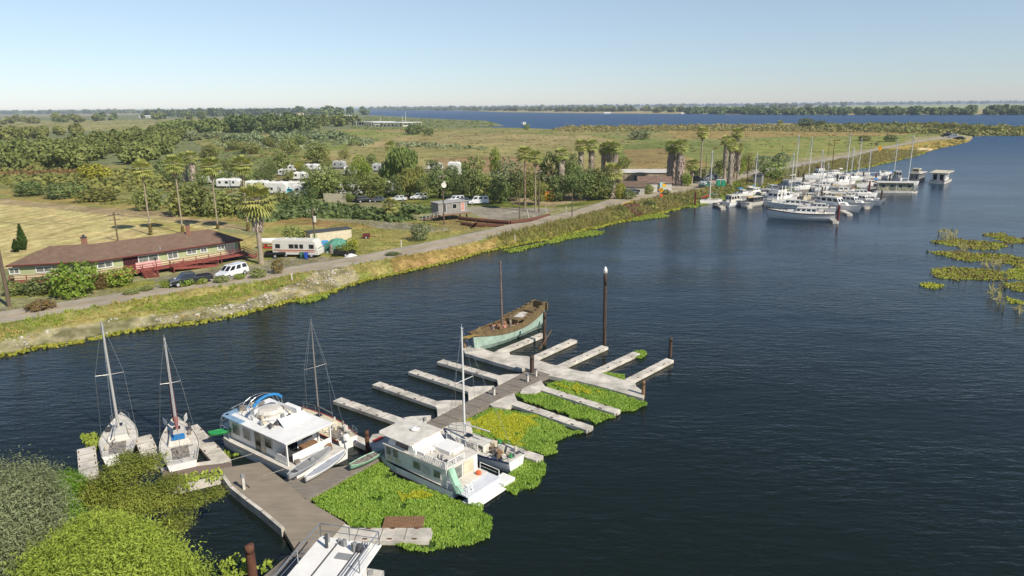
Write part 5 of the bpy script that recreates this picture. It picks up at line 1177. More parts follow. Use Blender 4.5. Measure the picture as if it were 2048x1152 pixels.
def car(kind, p, rz, mt, label, cat=None, group=None, s=1, second=None):
    r=empty({'van':'van','pickup':'pickup_truck','suv':'parked_car','sedan':'parked_car','jeep':'parked_car'}[kind],p,rz,label,cat or {'van':'van','pickup':'pickup truck'}.get(kind,'car'),group,s)
    if kind in('suv',):
        b=profile_body(r,[(-2.4,.35),(-2.42,.95),(-2.3,1.1),(1.25,1.08),(2.3,.85),(2.45,.6),(2.4,.35)],1.85,mt); c=cabin(r,-2.35,1.55,1.76,1.7,1.04,.74,mt,1.3,.16,nw=3,wz=(.12,.86)); wheels(r,(-1.5,1.55),.94); lights(r,2.38,.7,.72,-2.43,1.0)
    elif kind=='sedan':
        b=profile_body(r,[(-2.3,.32),(-2.34,.85),(-2.2,.95),(1.0,.93),(2.15,.78),(2.3,.55),(2.25,.32)],1.78,mt); cabin(r,-1.65,.95,1.62,1.58,.92,.5,mt,1.1,.16,nw=2,wz=(.12,.86)); wheels(r,(-1.4,1.4),.9,.32); lights(r,2.22,.65,.65,-2.35,.8)
    elif kind=='pickup':
        b=profile_body(r,[(-2.9,.45),(-2.92,1.05),(1.3,1.08),(2.5,.98),(2.65,.75),(2.6,.45)],1.95,mt); cabin(r,-.75,1.35,1.8,1.74,1.06,.66,mt,.9,.14,nw=1,wz=(.12,.86)); wheels(r,(-1.8,1.75),.98,.39)
        if second: cabin(r,-2.85,-.8,1.8,1.8,1.07,.62,second,.15,.1,nw=2,wz=(.35,.8))
        else: MB().box((-1.85,0,1.075),(1.95,1.6,.02)).build('bed_liner',black,r)
        lights(r,2.58,.75,.82,-2.93,.85); MB().box((2.66,0,.5),(.12,1.9,.2)).build('bumper',galv,r)
    elif kind=='jeep':
        b=profile_body(r,[(-2.0,.5),(-2.02,1.1),(.8,1.1),(2.0,1.02),(2.05,.5)],1.75,mt); cabin(r,-1.95,.75,1.65,1.6,1.09,.7,second or mt,.3,.06,nw=2,wz=(.12,.86)); wheels(r,(-1.3,1.35),.9,.4); lights(r,2.0,.6,.85,-2.05,.95)
    else:
        b=profile_body(r,[(-2.6,.4),(-2.62,1.25),(1.6,1.2),(2.45,.95),(2.55,.4)],1.95,mt); cabin(r,-2.58,1.75,1.9,1.86,1.18,.95,mt,.75,.08,nw=3,wz=(.25,.85)); wheels(r,(-1.6,1.7),.98,.35); lights(r,2.5,.75,.75,-2.63,1.2)
    return r
def onroad(px0,py0,px1,py1):
    a=GP(px0,py0);c=GP(px1,py1); d=c-a; m_=(a+c)/2; m_.z=gz(m_.x,m_.y); return m_, math.atan2(d.y,d.x)
silver=mat('silver_grey_car','6d7276',.3,.08,1,metal=.5,coat=.5); carw=mat('white_car','dfe0df',.25,.04,1,coat=.6); cdark=mat('dark_car','2c3036',.25,.1,1,coat=.6)
p,rz=onroad(497,549,432,560); car('suv',p,rz,carw,'white minivan parked nose left below the red ramp of the ranch house')
p,rz=onroad(414,563,345,574); car('pickup',p,rz,cdark,'dark grey pickup truck parked in front of the red stairs')
# motorhome
def motorhome(p, rz, label, Ls=8., W_=2.4, h=2.6, stripe=None, mt=None, group=None, classc=False, nw=3, name='motorhome'):
    r=empty(name,p,rz,label,'motorhome',group); mt=mt or mat('rv_cream','d6d2c6',.4,.06,1)
    pts=[(-Ls/2,.5),(-Ls/2-.05,h*.6),(-Ls/2+.05,h+.45),(Ls/2-.9,h+.5),(Ls/2-.5,h+.2),(Ls/2-.02,1.3),(Ls/2,.5)] if not classc else [(-Ls/2,.5),(-Ls/2,h+.4),(Ls/2-1.2,h+.5),(Ls/2-.5,h+.1),(Ls/2-.6,h-.5),(Ls/2-1.0,h-.65),(Ls/2-.2,1.25),(Ls/2+.4,1.1),(Ls/2+.45,.5)]
    b=profile_body(r,pts,W_,mt,.04); wheels(r,(-Ls*.22,Ls*.34),W_/2-.02,.42)
    m=MB().add([(Ls/2-.62+.03,-W_*.42,h+.02),(Ls/2-.62+.03,W_*.42,h+.02),(Ls/2-.1+.03,W_*.44,1.5),(Ls/2-.1+.03,-W_*.44,1.5),(Ls/2-.7,-W_*.42,h),(Ls/2-.7,W_*.42,h),(Ls/2-.2,W_*.44,1.48),(Ls/2-.2,-W_*.44,1.48)],[(0,1,2,3),(7,6,5,4),(0,4,5,1),(1,5,6,2),(2,6,7,3),(3,7,4,0)])
    if not classc: m.build('windscreen',gcur,r)
    for s in (-1,1):
        xs=[-Ls*.38]+[(-.08+.11*i)*Ls for i in range(nw)]+[Ls*.36]
        for x in xs: pane(r,(x,s*W_/2*1.0,h*.78),(.75 if x<0 or x>Ls*.3 else .55,.62),g=glass,frame=greyd)
        if stripe: MB().box((-.2,s*(W_/2+.005),1.25),(Ls-.8,.02,.16)).box((.2,s*(W_/2+.005),1.0),(Ls-1.6,.02,.08)).build('stripe',stripe,r)
    m=MB()
    for x in (-Ls*.3,-.1*Ls,.18*Ls): m.box((x,.1,h+.55),(.7,.6,.22))
    m.build('roof_unit',white2,r); return r
p,rz=onroad(557,512,637,514); rvs=mat('orange_stripe','b8603a',.6,.1,2)
motorhome(p+Vector((0,.3,0)),rz,'cream motorhome with orange stripe parked in the yard beside the big palm',7.9,2.4,2.45,rvs,nw=3)
bins=[(584,513,'dark_green','3f5a4a','dark green wheeled bin closest to the rear of the motorhome'),(605,517,'greenb','4d7a62','green wheeled bin left of the blue one beside the motorhome'),(613,518,'blueb','2c4fa8','blue wheeled bin beside the motorhome'),(575,512,'dark_green','3f5a4a','dark green bin, left one of the pair behind the motorhome')]
for px,py,mn,hx,lb in bins:
    p=GP(px,py); r=empty('wheeled_bin',p,.2,lb,'bin','wheeled bins by the motorhome'); mt=mat(mn,hx,.5,.1,2)
    MB().add([(-.25,-.25,.1),(.25,-.25,.1),(.25,.25,.1),(-.25,.25,.1),(-.32,-.32,1.0),(.32,-.32,1.0),(.32,.32,1.0),(-.32,.32,1.0)],[(3,2,1,0),(4,5,6,7),(0,1,5,4),(1,2,6,5),(2,3,7,6),(3,0,4,7)]).build('body',mt,r)
    MB().box((0,0,1.04),(.7,.72,.08)).build('lid',mt,r); MB().tube((-.3,.3,.12),(.3,.3,.12),.12,.12,10).build('wheel',tyre,r)
p=GP(545,496); r=empty('propane_tank',p,math.radians(0),'long white propane tank on a red frame behind the big palm','tank')
MB().lathe([(.05,-2.3),(.45,-2.1),(.6,-1.7),(.6,1.7),(.45,2.1),(.05,2.3)],(0,0,0),14).build('tank',white,r,True).rotation_euler=(0,math.pi/2,0)
for ch in r.children: ch.location=(0,0,1.2)
MB().box((-1.2,0,.4),(.2,1,.8)).box((1.2,0,.4),(.2,1,.8)).box((0,0,.12),(3.8,1.1,.15)).build('frame',red,r)
p=GP(553,514); r=empty('utility_trailer',p,.1,'low black utility trailer between the big palm and the motorhome','trailer')
MB().box((0,0,.55),(3.4,1.7,.1)).box((0,.85,.75),(3.4,.06,.4)).box((0,-.85,.75),(3.4,.06,.4)).box((-1.7,0,.75),(.06,1.7,.4)).build('bed',black,r); wheels(r,(0,),1.0,.32); MB().tube((1.7,0,.5),(2.8,0,.45),.05,.05,5).build('tow_bar',greyd,r)
# storage container with netting, crates, debris
a=GP(622,492);c=GP(704,482); rz=math.atan2((c-a).y,(c-a).x); L_=(c-a).length
r=empty('storage_shed',(a+c)/2,rz,'long low cream shed behind the motorhome with a dark flat roof','shed')
MB().box((0,1.2,1.15),(L_,2.4,2.3)).build('wall',cream,r); MB().box((0,1.2,2.36),(L_+.3,2.7,.12)).build('roof',greyd,r); MB().box((-L_/2+.8,-.02,1.0),(.9,.06,2.0)).build('door',siding,r)
p=GP(676,500); net=mat('green_netting','5f9a84',.9,.3,3)
r=empty('netted_heap',p,.2,'heap of junk under torn green netting in front of the cream shed','junk heap')
V=[];n_=10; rr_h=random.Random(4)
m=MB().lathe([(2.6,0),(2.4,.6),(1.7,1.3),(.9,1.9),(.1,2.1)],(0,0,0),14,.35); m.build('netting',net,r); clutter(r,30,-2.6,2.6,-2.8,-.6,0,[rust,woodb,clutter_m,grey],.9,seed=31,name='junk')
p=GP(643,498); r=empty('water_tote',p,.1,'pair of light blue plastic water totes beside the motorhome','water tote')
for i,x in enumerate((-.65,.65)): MB().box((x,0,.75),(1.1,1.1,1.4)).build('tank',cyanp,r,bevel=.08)
m=MB()
for x in (-.65,.65):
    for z in (.3,.75,1.2): m.box((x,-.57,z),(1.16,.04,.05))
m.build('cage',galv,r)
p=GP(690,512); r=empty('brush_trailer',p,math.radians(8),'black trailer piled with cut branches beside the road','trailer')
MB().box((0,0,.6),(3.6,1.7,.12)).box((0,-.85,.85),(3.6,.06,.5)).box((0,.85,.85),(3.6,.06,.5)).build('bed',black,r); wheels(r,(.2,),1.0,.32)
br=mobj('branches',TV['bush_olive'][0][0],r,(0,0,.6),0,(3.4,2.2,1.6))
p=GP(702,514); r=empty('tarpaulin',p,0,'crumpled white tarpaulin on the ground at the roadside','tarpaulin'); MB().lathe([(1.1,0),(.9,.25),(.4,.5),(.05,.6)],(0,0,0),11,.5).lathe([(.7,0),(.5,.3),(.05,.4)],(2.,-.2,0),9,.5).build('sheet',white,r)
p=GP(733,477); r=empty('farm_implement',p,.1,'small red farm implement standing in the dry meadow','farm tool'); MB().box((0,0,.6),(1.3,.8,.7)).build('body',redd,r); wheels(r,(0,),.6,.3); MB().tube((.6,0,.4),(1.9,0,.3),.05,.05,5).tube((-.6,0,.4),(-1.9,.3,1.2),.04,.04,5).build('tow_bar',redd,r)
for px,py,ty,lb in ((584,556,541,'white marker post on the verge below the motorhome'),(803,495,484,'white marker post beside the road below the meadow shrub'),(1030,470,457,'white marker post beside the road past the grey pipe'),(352,572,557,'white mailbox post in front of the dark pickup')):
    b_=GP(px,py); r=empty('marker_post',b_,0,lb,'post'); MB().box((0,0,.5),(.1,.1,1.0)).build('post',white,r); MB().box((0,0,1.04),(.12,.3,.16)).build('cap',white,r)
# ------------------------------------------------------------------ utility poles and signs
polem=mat('pole_timber','6b5c4c',.9,.2,3,streak=(4,4,.3))
def pole(px,py,ty,label,arms=1,tr=None,r0=.17,h=None,base=None,lamp=False,lean=(0,0),cat='utility pole',g='utility poles',mt=None,az=.9):
    b_=base or GP(px,py); hh=h or top_z(b_,ty)-b_.z; r=empty('utility_pole',b_,0,label,cat,g)
    MB().tube((0,0,-.2),(lean[0],lean[1],hh),r0,r0*.65,8).build('pole',mt or polem,r)
    if arms:
        for k in range(arms):
            z=hh-.5-1.0*k; d=Vector((math.cos(az),math.sin(az),0)); m=MB().tube(Vector((lean[0],lean[1],z))-d*1.2,Vector((lean[0],lean[1],z))+d*1.2,.06,.06,4); m.build('crossarm',polem,r)
            m=MB()
            for q in (-1.1,-.5,.5,1.1): m.tube(Vector((lean[0],lean[1],z+.05))+d*q,Vector((lean[0],lean[1],z+.3))+d*q,.05,.06,6)
            m.build('insulators',white2,r)
    if tr: MB().tube((lean[0]+.3,lean[1]-.2,hh-2.4),(lean[0]+.3,lean[1]-.2,hh-1.4),.28,.28,10).build('transformer',white2,r)
    return r,b_,hh
pole(19,613,0,'thick bare utility pole at the left edge beside the road',0,r0=.26,h=10.5)
R1=pole(236,482,424,'utility pole with crossarm behind the roof of the ranch house',2)
R2=pole(631,499,416,'utility pole with white transformer behind the motorhome',1,True)
R3=pole(888,448,349,'tall utility pole with a white dish beside the grey cabin on stilts',1,True)
pole(1039,441,384,'plain pole beside the rusty pipeline',0,r0=.13); pole(1078,424,340,'tall twin lamp pole next to the thin ivy palm',1,r0=.15); pole(1144,434,378,'bare pole standing at the water side of the road before the pipes',0,r0=.13)
pole(1493,385,312,'dark pole between the pickup and the gangway',0,r0=.14,mt=woodd); pole(1664,336,276,'tall dark pole behind the moored sailing boats',0,r0=.15,mt=woodd); pole(1656,313,277,'thin pole on the marsh behind the marina',1,r0=.12,mt=woodd)
pole(1743,293,280,'short leaning pole by the road near the yellow curve sign',0,r0=.12,mt=woodd); pole(1775,272,252,'distant pole standing in the marsh bushes',1,r0=.13,mt=woodd); pole(1564,310,289,'pole in the green meadow behind the marina, left of the tallest masts',1,r0=.12,mt=woodd); pole(1421,275,254,'distant pole on the tan marsh right of the tall thin palm',1,r0=.13,mt=woodd); pole(1411,350,311,'slim dark pole beside the clump of palms at the road',0,r0=.12,mt=woodd); pole(1585,273,252,'farthest pole on the marsh beyond the marina masts',0,r0=.13,mt=woodd)
pole(807,391,352,'white flagpole among the caravans',0,r0=.08,mt=white,cat='flagpole',g='flagpoles')
d_=MB().lathe([(.05,0),(.35,.1),(.55,.25)],(0,0,0),14).build('dish',white2); d_.parent=R3[0]; d_.location=(.2,-.3,R3[2]-2.2); d_.rotation_euler=(math.radians(80),0,.4)
def wire(a,c,sag,label):
    m=MB(); P_=[]
    for i in range(13): t=i/12; q=a.lerp(c,t); q.z-=sag*4*t*(1-t); P_.append(q)
    m.path(P_,.022,4); o=m.build('power_line',greyd); tag(o,label,'cable')
tp=lambda R_: Vector((R_[1].x,R_[1].y,R_[1].z+R_[2]-.4))
wire(tp(R1),tp(R2),1.6,'power line sagging between the roof pole and the transformer pole'); wire(tp(R2),tp(R3),2.0,'power line from the transformer pole to the pole with the dish'); wire(tp(R1),G(-30,440,9),1.2,'power line running left from the pole behind the ranch house')
def sign(px,py,ty,label,shape,mt,w_=.8):
    b_=GP(px,py); hh=top_z(b_,ty)-b_.z; r=empty('road_sign',b_,0,label,'sign'); MB().box((0,.03,hh/2),(.08,.06,hh)).build('post',galv,r)
    s=w_*.5; c=Vector((0,-.03,hh-s)); m=MB()
    if shape=='d': m.add([c+Vector(v) for v in ((-s,0,0),(0,0,-s),(s,0,0),(0,0,s),(-s,.03,0),(0,.03,-s),(s,.03,0),(0,.03,s))],[(0,1,2,3),(7,6,5,4),(0,4,5,1),(1,5,6,2),(2,6,7,3),(3,7,4,0)])
    else: m.box(c,(w_,.03,w_))
    po=m.build('panel',mt,r); 
    if shape=='d': MB().tube(c+Vector((-.1*w_,-.025,-.2*w_)),c+Vector((-.1*w_,-.025,.05*w_)),.05*w_,.05*w_,4).tube(c+Vector((-.1*w_,-.025,.05*w_)),c+Vector((.15*w_,-.025,.18*w_)),.05*w_,.05*w_,4).build('arrow_mark',black,po)
    return r,hh
r,hh=sign(1322,398,374,'yellow diamond road sign with a small plate beside the road before the slope bushes','d',mat('sign_yellow','e0a020',.5,.05,2),1.5); MB().box((0,-.03,hh-2.1),(.8,.03,.7)).build('plate',orange,r)
sign(1759,306,291,'large yellow curve warning sign beside the far stretch of road','d',MATS['sign_yellow'],2.6); sign(1752,297,285,'dark back of a road sign left of the yellow curve sign','s',woodd,1.6)
# yellow pipe rail and rusty outfall pipes
m=MB(); a=GP(1238,421); c=GP(1250,412); e_=GP(1265,409); up1=Vector((0,0,.9)); m.tube(a,a+up1,.07,.07,6).tube(a+up1,c+up1,.07,.07,6).tube(c+up1,e_+up1,.07,.07,6).tube(e_,e_+up1,.07,.07,6); o=m.build('barrier_rail',yellow_p); tag(o,'yellow pipe barrier above the rusty outfall pipes','barrier')
for (x0,y0,x1,y1,z0,rr2,lb) in ((1250,414,1276,433,1.6,.75,'rusty outfall pipe at the front of the three on the bank'),(1262,412,1284,430,1.7,.6,'middle rusty outfall pipe of the three on the bank'),(1270,410,1292,424,1.8,.55,'rearmost rusty outfall pipe of the three on the bank')):
    a=G(x0,y0,z0); c=G(x1,y1,.3); o=MB().tube(a,c,rr2,rr2,14).tube(a-(c-a).normalized()*.1,a+(c-a).normalized()*.2,rr2*1.15,rr2*1.15,14).build('outfall_pipe',rust,smooth=False); tag(o,lb,'pipe','outfall pipes on the levee slope')
a=G(920,439,1.9); pts=[G(918,436,1.8),G(960,441,1.9),G(1020,445,2.0),G(1060,440,2.0),G(1098,431,1.6)]
o=MB().path([Vector(p) for p in pts],.42,12).build('pipeline',rust); tag(o,'long rusty pipeline lying beside the road','pipe')
o=MB().path([G(925,447,1.4),G(945,450,1.4),G(1008,452,1.3)],.45,10).tube(G(952,444,2.6),G(952,449,1.2),.25,.25,8).build('pipeline',rust); tag(o,'shorter dark pipe below the long rusty pipeline','pipe')
# cabin on stilts with ramp
a=GP(878,442);c=GP(936,436); dv=(c-a); rz=math.atan2(dv.y,dv.x); L_=dv.length
r=empty('stilt_cabin',(a+c)/2,rz,'grey boxy cabin on stilts with open stair ramp beside the pipeline','cabin'); gw=mat('grey_siding','8f8c86',.8,.1,1)
cw=MB().box((0,1.8,2.5),(L_,3.4,2.5)).build('wall',gw,r); MB().box((0,1.8,3.82),(L_+.4,3.8,.14)).build('roof',mat('pale_roof','a8a59f',.7,.1,1),r); pane(cw,(-L_*.3,.08,2.7),(.9,1.9),'door',g=greyd,frame=trim); pane(cw,(L_*.05,.08,2.9),(1.0,1.0)); pane(cw,(L_*.33,.08,2.7),(.8,1.9),'door',g=pinkw,frame=trim)
m=MB()
for x in np.linspace(-L_/2+.2,L_/2-.2,5):
    for y in (.2,3.3): m.box((x,y,.6),(.22,.22,1.4))
m.build('stilts',woodd,r); MB().box((0,-.5,1.25),(L_+.5,1.3,.12)).build('porch',woodb,r)
a2=GP(842,441); mb=MB(); lc=lambda p: Matrix.Rotation(-rz,3,'Z')@(p-r.location)
s0=lc(a2); s1=Vector((-L_/2,-.4,1.2))
mb.add([s0+Vector((0,-.7,.1)),s1+Vector((0,-.7,0)),s1+Vector((0,.7,0)),s0+Vector((0,.7,.1)),s0+Vector((0,-.7,0)),s1+Vector((0,-.7,-.12)),s1+Vector((0,.7,-.12)),s0+Vector((0,.7,0))],[(0,1,2,3),(7,6,5,4),(0,4,5,1),(1,5,6,2),(2,6,7,3),(3,7,4,0)]).build('ramp',woodb,r); m=MB()
for k in range(6):
    q=s0.lerp(s1,k/5)+Vector((0,-.7,0)); m.tube(q,q+Vector((0,0,1.1)),.05,.05,4)
for hh in (.5,.8,1.1): m.tube(s0+Vector((0,-.7,hh)),s1+Vector((0,-.7,hh)),.04,.04,4)
m.build('ramp_rail',white2,r)
# fence posts in the scrub
for i,(px,py,ty) in enumerate(((1095,432,413),(1058,436,418),(1132,425,412))):
    b_=GP(px,py); r=empty('fence_post',b_,0,['leaning grey fence post by the road before the trees','leaning grey fence post near the end of the pipeline','short white fence post at the roadside grass'][i],'post'); MB().tube((0,0,0),(-.5 if i<2 else 0,0,top_z(b_,ty)-b_.z),.08,.07,6).build('post',white2,r)
# orange and yellow play house
p=GP(1099,402); r=empty('play_structure',p,.3,'orange and yellow wooden play structure under the trees','play structure')
MB().box((0,0,1.1),(2.2,.12,2.2)).box((0,.9,1.1),(2.2,.12,2.2)).box((-1.05,.45,1.1),(.12,.9,2.2)).box((1.05,.45,.5),(.12,.9,1.0)).build('wall',yellow_p,r); MB().box((0,.45,2.35),(2.6,1.5,.16)).box((-2.,.45,1.9),(1.8,1.2,.12)).build('roof',orange,r); MB().box((.1,-.07,1.4),(1.3,.05,.35)).box((.1,-.07,.9),(.5,.05,.4)).build('opening',black,r)
# portable toilets, green pickup, sheds at the bridge
for i,(px,lb) in enumerate(((1436,'left one of two green portable toilets at the roadside'),(1446,'right one of two green portable toilets at the roadside'))):
    p=GP(px,374-i); p.z=gz(p.x,p.y); r=empty('portable_toilet',p,-.35,lb,'portable toilet','portable toilets at the roadside'); tg_=mat('toilet_green','2f9c78',.5,.06,1)
    MB().box((0,0,1.1),(1.15,1.15,2.2)).build('body',tg_,r,bevel=.05); MB().box((0,0,2.26),(1.25,1.25,.14)).build('roof',mat('pale_plastic','cfe0d8',.5,.05,1),r,bevel=.05); MB().box((0,-.6,1.05),(.8,.05,1.9)).build('door',mat('toilet_door','3fae88',.5,.06,1),r)
p,rz=onroad(1420,373,1400,376); p.z=max(p.z,RZ-.05); car('pickup',p+Vector((0,0,.06)),math.radians(55),mat('teal_green_car','2f6a5c',.3,.1,1,coat=.5),'green pickup with a white canopy standing on the road edge',second=carw)
def shed(px,py,w_,d,h,rz,label,wm=gw,rm=greyd,z=0,name='shed',gable=0):
    p=GP(px,py); r=empty(name,p,rz,label,'shed' if name!='house' else 'house'); w0=MB().box((0,d/2,h/2),(w_,d,h)).build('wall',wm,r)
    if gable: MB().add([(-w_/2-.3,-.3,h),(w_/2+.3,-.3,h),(w_/2+.3,d+.3,h),(-w_/2-.3,d+.3,h),(-w_/2-.3,d/2,h+gable),(w_/2+.3,d/2,h+gable)],[(0,1,5,4),(2,3,4,5),(0,4,3),(1,2,5),(3,2,1,0)]).build('roof',rm,r)
    else: MB().box((0,d/2,h+.08),(w_+.4,d+.4,.14)).build('roof',rm,r)
    pane(w0,(-w_*.2,-.02,h*.5),(min(1.2,w_*.25),h*.6),'door',g=greyd,frame=trim); 
    if w_>5: pane(w0,(w_*.22,-.02,h*.55),(1.3,h*.35))
    return r
shed(1513,380,2.6,3.5,3.2,-.5,'small grey weathered shed at the head of the gangway',mat('weathered_grey','8d8a82',.95,.25,1.5,streak=(1,1,.2))); 
r=shed(1264,391,6.5,7,2.3,-.15,'low house with brown roof and dark carport beside the near palm with the big skirt',mat('house_cream','b9b4a6',.8,.1,1),mat('roof_brown','72604f',.9,.2,1,detail=7),name='house',gable=1.2)
r=shed(1290,366,15,9,3.2,-.1,'large barn with pale corrugated roof behind the low brown roofed houses',mat('barn_board','a08f78',.95,.35,.8,streak=(1,1,.1)),mat('corrugated','c9c5bc',.6,.1,1),name='house',gable=.8)
r=shed(1310,384,9,7,2.5,-.1,'low house with rusty brown veranda roof beside the twin shaggy palms',white2,mat('roof_rust','80695a',.9,.25,1,detail=7),name='house',gable=1.5)
p=GP(1330,384); r=empty('notice_board',p,.2,'pale blue and yellow painted board leaning by the twin shaggy palms','board'); MB().box((0,0,1.4),(3.2,.1,2.6)).build('panel',mat('pale_blue_board','9fc3c4',.7,.1,2),r); MB().box((.2,-.08,1.9),(2.2,.05,1.0)).build('yellow_panel',yellow_p,r); MB().box((-1.4,0,.1),(.1,.1,.4)).box((1.4,0,.1),(.1,.1,.4)).build('leg',woodd,r)
p=GP(1375,376); 
# small cars at the far car park and at the point
for px,py,kind,mt,lb in ((1893,274,'suv',cdark,'dark car parked at the point at the end of the levee'),(1905,276,'van',carw,'white van parked at the point at the end of the levee'),(1918,278,'sedan',cdark,'dark low car nearest the tip of the point')):
    p=GP(px,py); car(kind,p,2.4,mt,lb,s=1.5 if kind!='van' else 1.2)
# overturned pale hull on the bank
p=G(1845,300,.5); r=empty('boat_hulk',(p.x,p.y,.3),math.radians(20),'pale wooden boat hulk stranded on the bank near the point','boat'); MB().loft([[(x,-1.6*k,0),(x,-1.1*k,.9*k),(x,0,1.3*k),(x,1.1*k,.9*k),(x,1.6*k,0)] for x,k in ((-7,.3),(-5,.8),(-1,1),(3,.9),(6,.5),(7.5,.1))]).build('hull',mat('bleached_hull','cdb794',.9,.2,1),r)
# ------------------------------------------------------------------ woods that read as one mass
def woodland(name, pxpoly, count, h0, h1, mt, label, seed, n=9000, z=1.1, leaf=.95, world=None, dens=1.0):
    r = np.random.default_rng(seed); w_ = poly(pxpoly, z) if world is None else world; lo=w_.min(0); hi=w_.max(0); q=[]
    while len(q)<count:
        c = lo+(hi-lo)*r.random((400,2)); q += [p for p in c[inside(c,w_)]]
    q=np.array(q[:count]); z0=ground_h(q); h=h0+(h1-h0)*r.random(count); lb=[]
    for (x,y),zz,hh in zip(q,z0,h):
        for k in range(4): 
            rad=hh*(.24+.16*r.random()); lb.append((x+r.normal()*hh*.2,y+r.normal()*hh*.2,zz+hh*(.35+.4*r.random()),rad,rad,rad*.85))
        lb.append((x,y,zz+hh*.3,hh*.42,hh*.42,hh*.38))
    D_=np.median(np.hypot(q[:,0],q[:,1])); s=D_/700*leaf*1.4
    me=crown_mesh(name, lb, n, s, mt, seed, depth=.3, ragged=.12); o=mobj(name,me); tag(o,label,kind='stuff'); return o
woodland('wood',[(-60,344),(100,338),(190,345),(250,338),(310,325),(350,300),(340,288),(250,286),(190,300),(100,300),(0,305),(-60,310)],85,7,11,LEAF['green'],'dense dark green wood at the left beyond the mown field',71,n=80000)
woodland('wood',[(130,300),(220,284),(330,274),(365,282),(362,296),(300,306),(200,312)],50,7,12,LEAF['olive'],'olive green wood rising behind the left wood',72,n=42000)
woodland('wood',[(-60,283),(90,278),(165,271),(160,264),(60,268),(-60,272)],26,8,11,LEAF['olive'],'long low wood at the far left edge',73,n=15000)
woodland('wood',[(330,272),(420,268),(480,266),(460,256),(380,258),(320,262)],44,9,15,LEAF['green'],'green wood in the middle distance left of the dark trees',74,n=18000)
woodland('wood',[(470,267),(560,268),(612,266),(610,257),(540,254),(465,258)],44,14,21,LEAF['dark'],'dark tall wood left of the covered slips',75,n=24000)
woodland('wood',[(450,292),(560,286),(640,284),(690,280),(680,272),(560,274),(460,280)],50,4,7,LEAF['grey'],'grey green willow thicket in the middle meadow',76,n=20000)
woodland('wood',[(360,276),(430,272),(450,276),(380,284)],14,4,7,LEAF['grey'],'small grey thicket below the middle wood',77,n=3000)
woodland('far_treeline',[(285,236),(420,233),(600,229),(600,224),(430,226),(290,229)],260,12,28,LEAF['dark'],'far dark tree line on the left horizon',78,n=22000)
woodland('far_treeline',[(100,247),(250,243),(420,240),(420,234),(240,236),(90,240)],26,9,20,LEAF['olive'],'scattered far trees in the fields at the left',79,n=6000)
woodland('far_treeline',[(0,249),(120,248),(180,243),(60,241),(0,243)],14,8,16,LEAF['olive'],'scattered far trees at the far left edge',80,n=3000)
woodland('far_treeline',[(-100,229),(300,227),(300,225.4),(-100,226.6)],420,10,24,LEAF['olive'],'thin horizon tree line at the left',81,n=26000,leaf=1)
woodland('far_treeline',[(600,262),(640,258),(700,256),(735,250),(700,243),(640,243),(610,250)],24,9,16,LEAF['olive'],'trees around the far waterside settlement',82,n=7000)
woodland('far_treeline',[(600,236),(735,232),(735,225),(600,228)],22,16,34,LEAF['dark'],'tall trees behind the far waterside settlement',83,n=5000)
woodland('far_treeline',[(1372,227),(1480,228.5),(1560,229),(1560,225),(1480,224.5),(1380,223.5)],190,9,18,LEAF['dark'],'dark trees on the opposite bank behind the marina masts',84,n=20000,leaf=1)
woodland('far_treeline',[(1560,229),(1760,229.5),(2100,228.5),(2100,226),(1900,226.5),(1700,226.5),(1560,226)],260,7,17,LEAF['dark'],'long tree line on the opposite bank at the right',85,n=34000,leaf=1)
woodland('far_treeline',[(740,220.5),(1000,222),(1250,226),(1370,227),(1370,221),(1250,220),(1000,218),(740,218)],600,4,11,LEAF['olive'],'low trees on the far shore of the bay',86,n=50000,leaf=1)
woodland('far_treeline',[(740,220.6),(1200,215.6),(1600,211.6),(2100,206.6),(2100,205),(1600,210),(1200,214),(740,218.6)],900,10,30,LEAF['dark'],'hazy horizon tree line beyond the bay',87,n=50000,leaf=.9)
woodland('far_treeline',[(1490,214.5),(1660,213),(1720,213.5),(1660,217),(1500,218)],22,14,26,LEAF['olive'],'scattered trees in the fields beyond the bay',88,n=4000,leaf=1)
# ------------------------------------------------------------------ single trees and bushes
P = plant
P('bush_bright',150,592,531,92,'large round orange tree with dark shade below it in front of the ranch house')
P('bush_green',32,590,564,46,'dark green bush nearest the bare pole at the left edge'); P('bush_dark',84,585,556,80,'wide dark bush between the bare pole and the large orange tree')
P('bush_brown',204,578,549,30,'reddish brown shrub right of the large orange tree'); P('bush_bright',239,571,541,56,'bright green shrub left of the red stairs')
P('bush_brown',82,617,603,64,'low reddish brown shrub at the road edge beside the bare pole')
for px,py,ty,w_,k,lb in ((335,574,561,32,'bush_bright','low green shrub at the nose of the dark pickup'),(372,571,559,34,'bush_bright','low green shrub in front of the dark pickup door'),(404,567,556,26,'bush_bright','low green shrub behind the dark pickup'),(445,564,552,34,'bush_green','low shrub in front of the white minivan nose'),(480,558,549,22,'bush_bright','small shrub at the rear wheel of the white minivan'),(517,555,538,34,'bush_green','shrub at the road between the minivan and the big palm'),(556,547,521,26,'bush_brown','straggly brown shrub at the edge of the gravel yard'),(292,581,573,30,'bush_green','small green shrub on the verge below the red stairs'),(262,588,579,34,'bush_green','low weeds on the verge left of the red stairs')): P(k,px,py,ty,w_,lb)
P('cypress',47,500,446,19,'tall thin cypress behind the left end of the ranch house','cypress_tree'); P('cypress',33,504,477,15,'shorter cypress behind the left end of the ranch house','cypress_tree')
P('bush_green',590,486,456,46,'dark round bush directly behind the motorhome'); P('round_yellow',703,510,473,42,'small orange tree beside the brush trailer')
P('bush_grey',841,481,450,38,'grey green shrub alone in the meadow beside the road'); P('bush_dark',788,547,512,34,'dark bush growing on the levee slope at the water')
P('bush_olive',1243,432,410,24,'dark shrub on the bank left of the outfall pipes'); P('bush_dark',1298,424,402,24,'dark shrub on the bank right of the outfall pipes')
